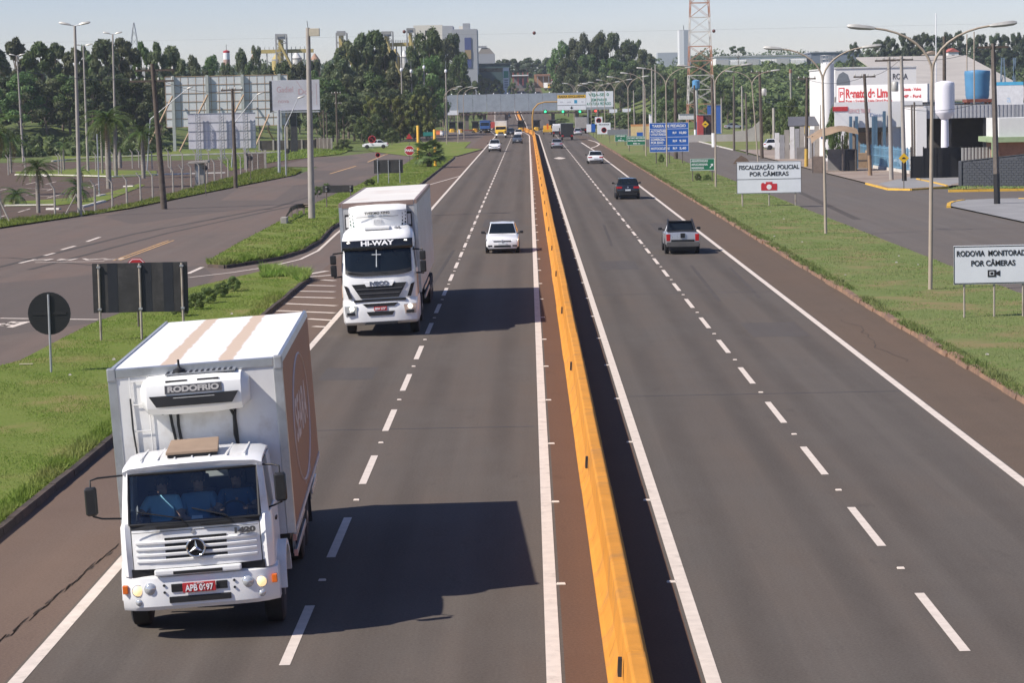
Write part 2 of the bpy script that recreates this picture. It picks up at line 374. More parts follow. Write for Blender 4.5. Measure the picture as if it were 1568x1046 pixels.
def leaf_quads(C, size, rng, stretch=1.6, droop=0.0, out=None):
    n = len(C); nn = rng.normal(size=(n, 3))
    if out is not None: nn = nn * .55 + out
    nn /= np.linalg.norm(nn, axis=1)[:, None]
    a = rng.normal(size=(n, 3)); a[:, 2] -= droop; a -= nn * (a * nn).sum(1)[:, None]; a /= np.linalg.norm(a, axis=1)[:, None]; b = np.cross(nn, a)
    s_ = (size * rng.uniform(.6, 1.4, n))[:, None]; a = a * s_ * stretch / 2; b = b * s_ / 2
    return np.stack([C - a, C + b * .9, C + a, C - b * .9], 1).reshape(-1, 3)
ORD = ['first', 'second', 'third', 'fourth', 'fifth', 'sixth', 'seventh', 'eighth', 'ninth', 'tenth', 'eleventh', 'twelfth', 'thirteenth', 'fourteenth', 'fifteenth', 'sixteenth', 'seventeenth', 'eighteenth', 'nineteenth', 'twentieth', 'twenty-first', 'twenty-second', 'twenty-third', 'twenty-fourth', 'twenty-fifth', 'twenty-sixth', 'twenty-seventh', 'twenty-eighth', 'twenty-ninth', 'thirtieth', 'thirty-first', 'thirty-second', 'thirty-third', 'thirty-fourth', 'thirty-fifth', 'thirty-sixth', 'thirty-seventh', 'thirty-eighth', 'thirty-ninth', 'fortieth']

# ------------------------------------------------------------------ terrain: one sheet to the horizon
xs = [-6000, -3000, -1500, -900, -600, -420, -300, -220, -160, -120, -90, -70, -60, -50, -42, -34, -26, -12, 0, 12, 22, 30, 38, 46, 54, 62, 80, 110, 150, 200, 260, 340, 450, 600, 900, 1500, 3000, 6000]
ys = [-200, 0, 200, 390, 410, 430, 450, 470, 490, 520, 560, 600, 640, 680, 720, 760, 800, 850, 880, 900, 940, 950, 1000, 1050, 1100, 1200, 1350, 1500, 1800, 2600, 4000, 9000]
tm = MB().grid([[(x, y, gz(x, y) - .05 + (math.sin(x * .021 + y * .013) * .5 + .5) * sstep(600, 800, y) * 1.5 * sstep(30, 80, abs(x))) for x in xs] for y in ys])
struct('ground', tm, TERRAIN, smooth=60)

def road_strip(name, x0, x1, ya, yb, m, z=0.0, step=40, bend=None):
    rows = []; y = ya
    while True:
        o = bend(y) if bend else 0
        rows.append([(x0 + o, y, gz(0, y) + z), (x1 + o, y, gz(0, y) + z)])
        if y >= yb: break
        y = min(yb, y + step)
    return struct(name, MB().grid(rows), m)
SHIFT = lambda y: -2.6 * sstep(520, 640, y) - 4 * sstep(640, 1100, y)
hw = road_strip('highway_southbound', -7.15, .35, 0, 1150, A_MAIN, .0, 20, SHIFT)
hn = road_strip('highway_northbound', 2.13, 9.67, 0, 1150, A_MAIN_R, .0, 20, SHIFT)
road_strip('median_strip', .35, 2.13, 0, 1150, A_MED, .0, 20, SHIFT)
sl = road_strip('shoulder_southbound', -9.6, -7.15, 0, 1150, A_SIDE, .0, 20, SHIFT)
road_strip('shoulder_northbound', 9.67, 12.0, 0, 1150, A_RSIDE, .0, 20, SHIFT)
# toll apron, wider tarmac at the plaza
poly_sheet('toll_apron', [(-25, 470), (-25, 640), (-9.6, 640), (-9.6, 420), (-12, 420)], .004, A_SERV)['kind'] = 'structure'
poly_sheet('toll_apron_northbound', [(12.0, 420), (13.2, 420), (18, 500), (24, 560), (24, 640), (9.0, 640), (9.6, 520), (12.0, 500)], .004, A_SERVR)['kind'] = 'structure'

# left service road, junction and car park
LEFT_ROAD = [g(0, 1046), g(0, 560), g(0, 338), g(200, 318), g(330, 291), g(455, 260), g(530, 233), g(580, 226)]
lr = [(-70, 20), (-70, 150), (-36, 150), (-30.2, 186), (-28.1, 221), (-25.2, 268), (-25.5, 300), (-40, 318), (-40, 345), (-27, 362), (-22, 400), (-20, 520), (-9.6, 520), (-9.6, 20)]
sr = poly_sheet('service_road', lr, -.004, A_SERV); sr['kind'] = 'structure'
poly_sheet('car_park', [(-36, 155), (-31.8, 181), (-31.2, 206), (-31.6, 300), (-31, 350), (-170, 380), (-170, 155)], .006, A_LOT)['kind'] = 'structure'
# right service road
rr = [(18.1, 20), (28.4, 60), (28.6, 120), (45, 150), (80, 155), (80, 180), (45, 186), (30, 196), (28.4, 208), (28.6, 300), (28.4, 440), (27.5, 600), (24, 640), (18.1, 640)]
poly_sheet('service_road_east', rr, -.004, A_SERVR)['kind'] = 'structure'
pv = [g(1326, 281.5), g(1360, 290.5), g(1395, 291), g(1452, 287), (33.9, 199), (42, 201), (60, 205), (60, 345), (29.1, 345), (28.5, 300), (28.3, 240)]
poly_sheet('pavement_east', pv, .11, PAVE)['kind'] = 'structure'
poly_sheet('pavement_forecourt', [g(1345, 283), g(1362, 289), g(1396, 290), g(1448, 286.5), g(1474, 280), g(1473, 268), g(1395, 272)], .116, PAVEG)['kind'] = 'structure'
isl = [g(1453, 317), g(1455, 313), g(1462, 310.2), g(1478, 308), g(1520, 306), (60, 170), (60, 150), g(1568, 342)]
poly_sheet('concrete_island', isl, .10, PAVEG)['kind'] = 'structure'
lawn = [g(1452, 291.5), g(1568, 289.5), (60, 189), (60, 199), g(1472, 285.5)]
poly_sheet('lawn_strip', lawn, .09, GRASS_R)['kind'] = 'structure'
poly_sheet('lawn_east', [(28.6, 346), (52, 346), (70, 400), (70, 560), (28.4, 560)], .03, GRASS_R)['kind'] = 'structure'

# kerbs: runs of slightly uneven stones
def kerb(name, pts, m, w=.16, h=.15, stone=1.0, jit=.012, z0=-.03, parent=None, seed=1):
    rg = random.Random(seed); mb = MB(); pts = [Vector((p[0], p[1], 0)) for p in pts]
    for a, b in zip(pts, pts[1:]):
        L = (b - a).length; k = max(1, int(L / stone)); d = (b - a) / L; nrm_ = Vector((-d.y, d.x, 0))
        for i in range(k):
            p = a + (b - a) * (i / k); q = a + (b - a) * ((i + 1) / k) - d * .012
            o1 = nrm_ * rg.uniform(-jit, jit); hh = h + rg.uniform(-jit, jit)
            s_ = nrm_ * w / 2
            mb.hexa([p - s_ + o1 + Vector((0, 0, z0)), q - s_ + o1 + Vector((0, 0, z0)), q + s_ + o1 + Vector((0, 0, z0)), p + s_ + o1 + Vector((0, 0, z0)),
                     p - s_ * .7 + o1 + Vector((0, 0, hh)), q - s_ * .7 + o1 + Vector((0, 0, hh)), q + s_ + o1 + Vector((0, 0, hh)), p + s_ + o1 + Vector((0, 0, hh))])
    return struct(name, mb, m, parent)

ISL_A = [(-9.7, 20), (-9.7, 98)] + [g(462, 438), g(474, 431), g(470, 426), g(445, 417), g(415, 415), g(385, 423), g(340, 434), g(292, 445), g(215, 474), g(143, 500), g(97, 523), g(32, 558), (-17.0, 66), (-17.2, 55), (-17.2, 20)]
ISL_B = [g(320, 409), g(345, 411), g(390, 404), g(430, 397), g(465, 386), g(490, 371), g(507, 352), g(560, 318), (-10.0, 205), (-10.0, 331), g(695, 240), g(690, 236), g(660, 236), g(634, 243), g(618, 254), g(575, 271), g(551, 284), g(500, 305), g(455, 328), g(418, 347), g(360, 378), g(328, 398)]
ISL_C = [g(560, 231), g(640, 241), g(700, 239), g(740, 228), (-10.4, 400), (-10.6, 460), (-24, 475), (-26, 400), (-24, 385)]
STRIP_L = [(-60, 146), (-36, 148), (-30.3, 186), (-28.2, 221), (-25.2, 266), g(462, 262), g(440, 259), (-31.4, 292), (-31.0, 205), (-31.7, 181), (-36, 170), (-60, 166)]
STRIP_L2 = [g(352, 262), g(420, 248), g(521, 236), g(540, 229), g(520, 223), g(430, 234), g(340, 248)]
VERGE_R = [(12.06, 20), (18.1, 20), (18.1, 620), (13.4, 620), (12.6, 470), (12.06, 420)]
grass_defs = [('verge_island', ISL_A, .13, GRASS), ('verge_island_ramp', ISL_B, .13, GRASS), ('verge_far', ISL_C, .05, GRASS), ('verge_strip', STRIP_L, .10, GRASS), ('verge_strip_far', STRIP_L2, .06, GRASS), ('verge_east', VERGE_R, .12, GRASS_R)]
for n_, p_, z_, m_ in grass_defs: poly_sheet(n_, p_, z_, m_)['kind'] = 'structure'
kerb('kerb_island', [(-9.66, 20), (-9.66, 98), g(462, 438), g(474, 431), g(470, 426), g(445, 417)], KERB_D, h=.15, seed=2)
kerb('kerb_ramp', [ISL_B[i] for i in range(0, 11)], KERB_D, h=.15, seed=3)
kerb('kerb_far', [g(634, 243), g(640, 241.5), g(700, 239.5), g(740, 228.5), (-10.3, 400)], KERB_D, h=.1, stone=2, seed=4)
kerb('kerb_east', [(12.03, 420), (12.03, 20)], KERB_O, h=.13, w=.24, jit=.04, stone=1.7, seed=5)
kerb('kerb_lawn_east', [(28.55, 346), (28.4, 540)], KERB_W, h=.15, stone=3, seed=6)
kerb('kerb_forecourt', [g(1326, 282), g(1360, 291), g(1395, 291.5), g(1452, 287.5)], KERB_Y, h=.14, seed=7)
kerb('kerb_forecourt_inner', [g(1404, 276.5), g(1426, 281), g(1450, 287)], KERB_Y, h=.2, seed=8)
kerb('kerb_lawn', [g(1568, 292), g(1452, 294)], KERB_Y, h=.18, w=.3, seed=9)
kerb('kerb_concrete_island', [g(1453, 318), g(1454, 313.5), g(1461, 310.8), g(1476, 308.5)], KERB_Y, h=.14, w=.3, seed=10)
kerb('kerb_concrete_island_far', [g(1560, 306), g(1580, 306)], KERB_Y, h=.14, w=.3, seed=11)
# car park kerbs, white
for i, (a, b, c, d) in enumerate([(8, 316, 83, 315), (55, 268, 172, 271), (172, 271, 240, 268), (80, 247, 140, 241), (140, 241, 290, 237), (290, 237, 500, 231), (24, 268, 75, 270), (72, 321, 92, 321), (150, 301, 160, 299), (230, 268, 345, 265), (125, 318, 160, 309), (190, 286, 205, 286)]):
    kerb('car_park_kerb', [g(a, b), g(c, d)], KERB_W, h=.14, w=.35, stone=4, seed=20 + i)
# grass beds inside the car park
for bed in ([(8, 316.5), (83, 315.5), (118, 311.5), (118, 303), (60, 307), (8, 310)], [(126, 317), (160, 309), (222, 284), (212, 282), (150, 300), (126, 307)], [(24, 269), (172, 272), (240, 269), (240, 262), (120, 259), (24, 263)], [(80, 246), (290, 236.5), (480, 231), (480, 226), (290, 230), (80, 239)]):
    poly_sheet('car_park_bed', [g(*q) for q in bed], .05, GRASS)['kind'] = 'structure'

# ------------------------------------------------------------------ painted markings
def strip_pts(a, b, w):
    a = Vector((a[0], a[1], 0)); b = Vector((b[0], b[1], 0)); d = (b - a).normalized(); n = Vector((-d.y, d.x, 0)) * w / 2
    return [a - n, b - n, b + n, a + n]
def marking(name, a, b, w, m, parent, z=.006):
    p = strip_pts(a, b, w); return MB().add([(q.x, q.y, z) for q in p], [(0, 1, 2, 3)]).build(name, m, parent)
def long_line(x, ya, yb, w, parent, m=PAINT_W):
    rows = []; y = ya
    while y <= yb: rows.append([(x - w / 2 + SHIFT(y), y, gz(0, y) + .006), (x + w / 2 + SHIFT(y), y, gz(0, y) + .006)]); y += 15
    return MB().grid(rows).build('edge_line', m, parent)
long_line(-7.0, 0, 950, .2, hw); long_line(.2, 0, 950, .2, hw); long_line(2.28, 0, 950, .2, hn); long_line(9.52, 0, 365, .2, hn)
dash = MB().add([(-.075, 0, 0), (.075, 0, 0), (.075, 4, 0), (-.075, 4, 0)], [(0, 1, 2, 3)]).mesh('dash'); dash.materials.append(PAINT_W)
stud = MB().hexa([(-.05, -.05, 0), (.05, -.05, 0), (.05, .05, 0), (-.05, .05, 0), (-.04, -.025, .02), (.04, -.025, .02), (.04, .025, .02), (-.04, .025, .02)]).mesh('stud'); stud.materials.append(PAINT_W)
def dashes(x, y0, period, n, parent, L=4):
    for k in range(n):
        y = y0 + k * period; o = obj('lane_dash', dash, parent); o.location = (x + SHIFT(y), y, gz(0, y) + .006)
        if y < 330:
            s_ = obj('road_stud', stud, parent); s_.location = (x + .02, y + L + 2.0, .006); s_.scale = (1.2, 1.3, 1)
yl = g(443, 1020).y; dashes(-3.47, g(430, 1020).y - 8, 8, 110, hw)
dashes(5.83, g(1490, 998).y - 8, 8, 110, hn)
for k in range(40):      # studs beside the inner lines
    for x, par in ((.38, hw), (2.12, hn)):
        o = obj('road_stud', stud, par); o.location = (x, 30.5 + k * 8, .006); o.scale = (1.5, 1.2, 1)
# merge line and hatching on the left shoulder
for (a, b, c, d) in [(648, 305, 704, 270)]:
    pass
m1 = [g(704, 269.5), g(660, 282), g(640, 289)]
for a, b in zip(m1, m1[1:]): marking('merge_line', a, b, .16, PAINT_W, sl, .008)
for (a, b, c, d) in [(424, 476, 513, 479.5), (437, 465, 515, 468.5), (448, 455, 512, 456.5), (458, 446, 513, 447), (470, 437, 513, 438), (493, 428.7, 513, 430), (470, 424.5, 513, 421), (467, 421, 501, 415), (472, 488.5, 513, 491), (480, 500, 500, 501)]:
    marking('hatch_bar', g(a, b), g(c, d), .3, PAINT_W, sl, .008)
rp = [g(0, 489.5), g(153, 489)]
marking('stop_bar', g(0, 487.5), g(150, 489.5), .25, PAINT_W, sr, .004)
rl = [g(289, 425), g(350, 418), g(410, 409), g(460, 397), g(487, 384), g(515, 358), g(560, 322)]
for a, b in zip(rl, rl[1:]): marking('ramp_line', a, b, .16, PAINT_W, sr, .006)
for (a, b, c, d) in [(30, 403, 54, 397), (54, 402, 160, 400), (68, 391.5, 83, 387.5), (94, 382.5, 115, 376.5), (133, 370, 153, 363), (288, 419, 310, 409), (0, 499, 22, 492.5)]:
    marking('lane_mark', g(a, b), g(c, d), .22, PAINT_W, sr, .004)
for off in (-.15, .15):
    a = g(178, 399); b = g(262, 368); marking('yellow_line', (a.x + off, a.y), (b.x + off, b.y), .13, PAINT_Y, sr, .004)
for (a, b, c, d) in [(505, 266, 545, 254), (563, 248, 607, 229), (590, 237, 600, 232)]:
    marking('yellow_line', g(a, b), g(c, d), .25, PAINT_Y, sr, .004)
c = g(122, 397); text('PARE', 2.0, PAINT_W, sr, (c.x, c.y, .004), (0, 0, math.pi - .12), 0.0, width=4.6, name='road_lettering')
c = g(12, 497); text('A', 3.0, PAINT_W, sr, (c.x, c.y, .004), (0, 0, -.5), 0.0, name='road_lettering')
# exit nose by the toll
ex = [g(898, 213), g(912, 217), g(918, 220.5), g(914, 223.5), g(904, 227)]
for a, b in zip(ex, ex[1:]): marking('exit_line', a, b, .3, PAINT_W, hn, .008)
ex = [g(890, 218), g(904, 227), g(912, 232)]
for a, b in zip(ex, ex[1:]): marking('exit_line', a, b, .25, PAINT_W, hn, .008)
p = g(857, 242); MB().add([(p.x - .8, p.y, .006), (p.x - .2, p.y - 5, .006), (p.x + .2, p.y - 5, .006), (p.x + .8, p.y, .006), (p.x, p.y + 6, .006)], [(0, 1, 2, 3, 4)]).build('lane_arrow', PAINT_W, hn)
# parking bay lines
for (a, b, c, d) in [(40, 282, 64, 277), (70, 282, 86, 278), (0, 291, 10, 289), (28, 325, 46, 319.5), (72, 303, 100, 296), (72, 292, 80, 289), (135, 287, 150, 282), (40, 288, 80, 290), (40, 299, 54, 296), (0, 332, 8, 330), (60, 300, 90, 301)]:
    marking('bay_line', g(a, b), g(c, d), .15, PAINT_W, None, .012)['kind'] = 'structure'
# open crack and seams in the tarmac
rg = random.Random(4); CRK = mat('crack', (.05, .036, .028), .95, var=.3)
pts = []; 
for k in range(60):
    t_ = k / 59; p = g(-6 + t_ * 185, 990 - t_ * 152); pts.append((p.x + rg.uniform(-.05, .05), p.y))
mb = MB()
for a, b in zip(pts, pts[1:]):
    q = strip_pts(a, b, rg.uniform(.006, .018)); mb.add([(v.x, v.y, .005) for v in q], [(0, 1, 2, 3)])
    for j in range(3):
        t_ = rg.random(); x = a[0] + (b[0] - a[0]) * t_; y = a[1] + (b[1] - a[1]) * t_; L = rg.uniform(.15, .4); mb.add([(x - .006, y, .005), (x + .006, y, .005), (x + .008, y + L, .005), (x - .004, y + L, .005)], [(0, 1, 2, 3)])
mb.build('crack', CRK, sl)
mb = MB()
for (cx, cy, n_, dx, dy) in [(-8.4, 92, 26, .0, -.75), (10.6, 70, 20, .02, .9), (11.2, 52, 14, .05, .7), (-8.0, 58, 14, .03, .6)]:
    x, y = cx, cy
    for k in range(n_):
        nx, ny = x + dx + rg.uniform(-.22, .22), y + dy * rg.uniform(.5, 1.2); q = strip_pts((x, y), (nx, ny), rg.uniform(.012, .03)); mb.add([(v.x, v.y, .005) for v in q], [(0, 1, 2, 3)]); x, y = nx, ny
mb.build('crack', CRK, sl)
SEAM2 = asphalt('tyre_rubber', (.070, .062, .058), (.095, .084, .077), (.1, .085, .075), .4, .7); SEAM3 = asphalt('patched_tar', (.080, .072, .068), (.10, .09, .084), (.12, .095, .08), .4, .5)
SEAM = mat('tar_seam', (.062, .056, .055), .7, var=.2)
for (xa, xb, y) in [(-7, .1, 150), (2.3, 9.5, 150.5), (-7, .1, 262), (2.4, 9.5, 96), (-7, 0, 57.5), (2.4, 9.4, 63)]:
    marking('seam', (xa, y), (xb, y + rg.uniform(-.4, .4)), .07, SEAM, hw if xa < 0 else hn, .003)

for pts, w_ in ((((-26, 120), (-24, 150), (-19, 185), (-17, 230)), .35), (((-24, 118), (-22, 150), (-17.5, 190)), .3), (((-33, 130), (-27, 128), (-21, 120), (-18, 105)), .3), (((19.8, 150), (21, 190), (22, 240)), .5)):
    for a, b in zip(pts, pts[1:]): marking('tyre_mark', a, b, w_, SEAM2, sr, .002)
for x, ya, yb, w_ in ((-5.9, 96, 128, .16), (-4.2, 97, 127, .16), (7.0, 92, 112, .16), (8.6, 93, 110, .14), (4.2, 128, 150, .15)):
    marking('tyre_mark', (x, ya), (x + .25, yb), w_, SEAM2, hw if x < 0 else hn, .003)
for x, y, L, W_ in ((-5.2, 68, 3.2, 1.5), (7.9, 78, 5, 1.8), (4.0, 110, 6, 1.7), (-1.8, 150, 9, 2.2), (8.2, 140, 10, 2)):
    marking('tar_patch', (x, y), (x, y + L), W_, SEAM3, hw if x < 0 else hn, .002)

# ------------------------------------------------------------------ median barrier
bar = thing('concrete_barrier', 'long yellow painted concrete safety barrier running down the middle of the highway', 'barrier')
PROF = [(.90, 0), (.90, .07), (.955, .10), (1.055, .33), (1.085, .82), (1.11, .84), (1.29, .84), (1.315, .82), (1.345, .33), (1.44, .10), (1.49, .07), (1.49, 0)]
rg = random.Random(11); y = 12.0; k = 0
while y < 900:
    L = 6.0 if y < 330 else 20.0; gap = .03 if y < 330 else .0
    j = rg.uniform(-.008, .008) if y < 330 else 0; ya, yb = y, y + L - gap
    secs = [[(x + j + SHIFT(yy), yy, z + gz(0, yy) - .0) for x, z in PROF] for yy in ((ya, yb) if y < 330 else np.linspace(ya, yb, 5))]
    MB().loft(secs).build('barrier_segment', YELLOW, bar, bevel=.012 if y < 150 else 0, seg=1)
    y += L
slot = MB().prism([(-.10, -.11), (-.02, .10), (.08, .11), (.10, -.07)], -.02, .03, 'x').mesh('slot'); slot.materials.append(BLACKP)
d0 = (g(905, 748).y)
for k in range(-1, 22):
    o = obj('delineator', slot, bar); o.location = (1.012, d0 + k * 17.6, .52); o.rotation_euler = (0, .06, 0)
CR = mat('barrier_crack', (.12, .06, .025), .9)
for k in range(26):
    y0 = 30 + k * 3.7 + rg.uniform(-1, 1); mb = MB(); zz = .1; yy = y0
    for i in range(6):
        nz = zz + .12; ny = yy + rg.uniform(-.05, .16); xa = 1.055 + (zz - .33) * .06 if zz > .33 else .955 + (zz - .1) * .43; xb = 1.055 + (nz - .33) * .06 if nz > .33 else .955 + (nz - .1) * .43
        mb.add([(xa - .006, yy, zz), (xa - .006, yy + .018, zz), (xb - .006, ny + .018, nz), (xb - .006, ny, nz)], [(0, 1, 2, 3)]); zz, yy = nz, ny
        if rg.random() < .3: break
    mb.build('hairline_crack', CR, bar)

# ------------------------------------------------------------------ grass blades on the verges (uncountable)
def blades(name, label, poly, n, ymin, ymax, z, m, hmin, hmax, seed, fall=1.0, w=.02):
    r = np.random.default_rng(seed); P = np.array([(p[0], p[1]) for p in poly]); lo = P.min(0); hi = P.max(0); lo[1] = max(lo[1], ymin); hi[1] = min(hi[1], ymax)
    Q = []; tot = 0
    while tot < n:
        u = r.random((n * 2, 2)); yy = lo[1] + (hi[1] - lo[1]) * u[:, 1] ** fall
        C = np.stack([lo[0] + (hi[0] - lo[0]) * u[:, 0], yy], 1); C = C[inpoly(C, P)]; Q.append(C); tot += len(C)
        if len(C) == 0: return
    C = np.concatenate(Q)[:n]; bare = np.sin(C[:, 0] * .83 + 1.7 * np.sin(C[:, 1] * .21)) * np.sin(C[:, 1] * .37 + 1.3 * np.sin(C[:, 0] * .9)) + .5 * np.sin(C[:, 0] * 2.3 + C[:, 1] * 1.1); C = C[bare + r.uniform(-.5, .5, len(C)) > -.62]; n = len(C)
    clump = .55 + .9 * (np.sin(C[:, 0] * 2.1 + C[:, 1] * .7) * np.sin(C[:, 1] * 1.3 + C[:, 0] * .9) * .5 + .5) * r.uniform(.5, 1.2, n)
    h = r.uniform(hmin, hmax, n) * clump; far = np.clip(C[:, 1] / 60, 1, 4); ang = r.uniform(0, 6.28, n); lean = r.uniform(.2, 1.0, n) * h
    bx_ = np.cos(ang) * w * far; by_ = np.sin(ang) * w * far; la = r.uniform(0, 6.28, n)
    B = np.concatenate([C, np.full((n, 1), z - .01)], 1)
    V = np.stack([B + np.stack([-bx_, -by_, 0 * h], 1), B + np.stack([bx_, by_, 0 * h], 1), B + np.stack([np.cos(la) * lean, np.sin(la) * lean, h], 1)], 1).reshape(-1, 3)
    o = obj(name, np_mesh(name, V, 3, m)); tag(o, label, 'grass', kind='stuff'); return o
blades('grass', 'mown green grass on the near left traffic island', ISL_A, 190000, 34, 110, .13, BLADE, .02, .055, 1, 1.5, .012)
blades('grass', 'green grass on the island beside the ramp and palm', ISL_B, 60000, 110, 340, .13, BLADE, .04, .10, 2, 1.2, .014)
blades('grass', 'patchy pale grass verge along the right side of the highway', VERGE_R, 150000, 45, 330, .12, BLADE_R, .02, .065, 3, 1.7, .012)
blades('grass', 'rough grass strip along the car park fence', STRIP_L, 50000, 140, 300, .10, BLADE, .08, .25, 4, 1.0, .016)
blades('grass', 'far grass strip by the car park entrance', STRIP_L2, 12000, 200, 420, .06, BLADE, .12, .35, 5, 1.0, .02)
blades('grass', 'thin lawn in front of the dark block wall', lawn, 4000, 150, 230, .09, BLADE_R, .06, .14, 6)
# taller fringe hanging over the kerbs
blades('grass_fringe', 'ragged dry weeds hanging over the right kerb', [(11.95, 30), (12.45, 30), (12.45, 320), (11.95, 320)], 22000, 45, 320, .12, BLADE_R, .05, .17, 15, 1.5, .012)
fr = [(-9.8 , 20), (-10.25, 20), (-10.25, 98), (-9.75, 98)]
blades('grass_fringe', 'taller grass fringe along the dark left kerb', fr, 16000, 40, 100, .14, BLADE, .08, .2, 7, 1.3, .014)
fb = [Vector(p) + Vector((-.3, 1.6, 0)) for p in ISL_B[:8]]; fb2 = [Vector(p) + Vector((-.1, .15, 0)) for p in ISL_B[:8]]
blades('grass_fringe', 'taller grass fringe along the curved ramp kerb', fb2 + fb[::-1], 14000, 100, 260, .14, BLADE, .12, .28, 8, 1.0, .015)
tipA = [g(474, 431), g(470, 426), g(445, 416), g(400, 419), g(400, 430), g(440, 428), g(462, 437)]
blades('grass_fringe', 'tufted grass at the far tip of the near island', tipA, 9000, 90, 120, .14, BLADE, .15, .4, 9, 1.0, .015)

# ------------------------------------------------------------------ vehicles: shared parts
def ring(r, n=24): return [(r * math.cos(2 * math.pi * k / n), r * math.sin(2 * math.pi * k / n)) for k in range(n)]
_wheel = {}
def wheel(parent, x, y, r, wd, side, rim_m=RIM, truck=False, dual=False):
    key = (r, wd, truck, rim_m.name)
    if key not in _wheel:
        h = wd / 2
        t_ = MB().lathe([(r * .58, -h), (r * .9, -h), (r * .985, -h * .8), (r, -h * .3), (r, h * .3), (r * .985, h * .8), (r * .9, h), (r * .58, h)], 28, axis='x').mesh('tyre', smooth=40); t_.materials.append(RUBBER)
        q = MB().lathe([(r * .6, -h * .2), (r * .6, h * .85), (r * .53, h * .9), (r * .48, h * .35), (r * .3, h * (.2 if not truck else .9)), (r * .2, h * (.35 if not truck else 1.05)), (.001, h * (.4 if not truck else 1.1))], 20, axis='x')
        q = q.mesh('rim', smooth=35); q.materials.append(rim_m); _wheel[key] = (t_, q)
    wv = bpy.data.objects.new('wheel', _wheel[key][0]); COL.objects.link(wv); wv.parent = parent; wv.location = (x, y, r)
    if side < 0: wv.rotation_euler = (0, 0, math.pi)
    obj('rim', _wheel[key][1], wv)
    return wv
def pane(parent, name, q, m, k=.06, off=.006, th=.012):
    """a flat pane lying just proud of the quad q, inset by a margin in metres"""
    q = [Vector(p) for p in q]; n = (q[1] - q[0]).cross(q[3] - q[0]).normalized(); c = sum(q, Vector()) / 4; r_ = []
    for i, p in enumerate(q):
        a = (q[i - 1] - p).normalized(); b = (q[(i + 1) % 4] - p).normalized(); r_.append(p + (a + b) * k + n * off)
    return MB().hexa([p - n * th for p in r_] + r_).build(name, m, parent)
def roll_body(root, deg, piv=(0, 0, .55), skip=('wheel',)):
    M = Matrix.Translation(piv) @ Matrix.Rotation(R(deg), 4, 'Y') @ Matrix.Translation(-Vector(piv))
    bpy.context.view_layer.update()
    for ch in root.children:
        if not ch.name.startswith(skip): ch.matrix_local = M @ ch.matrix_local
    return M

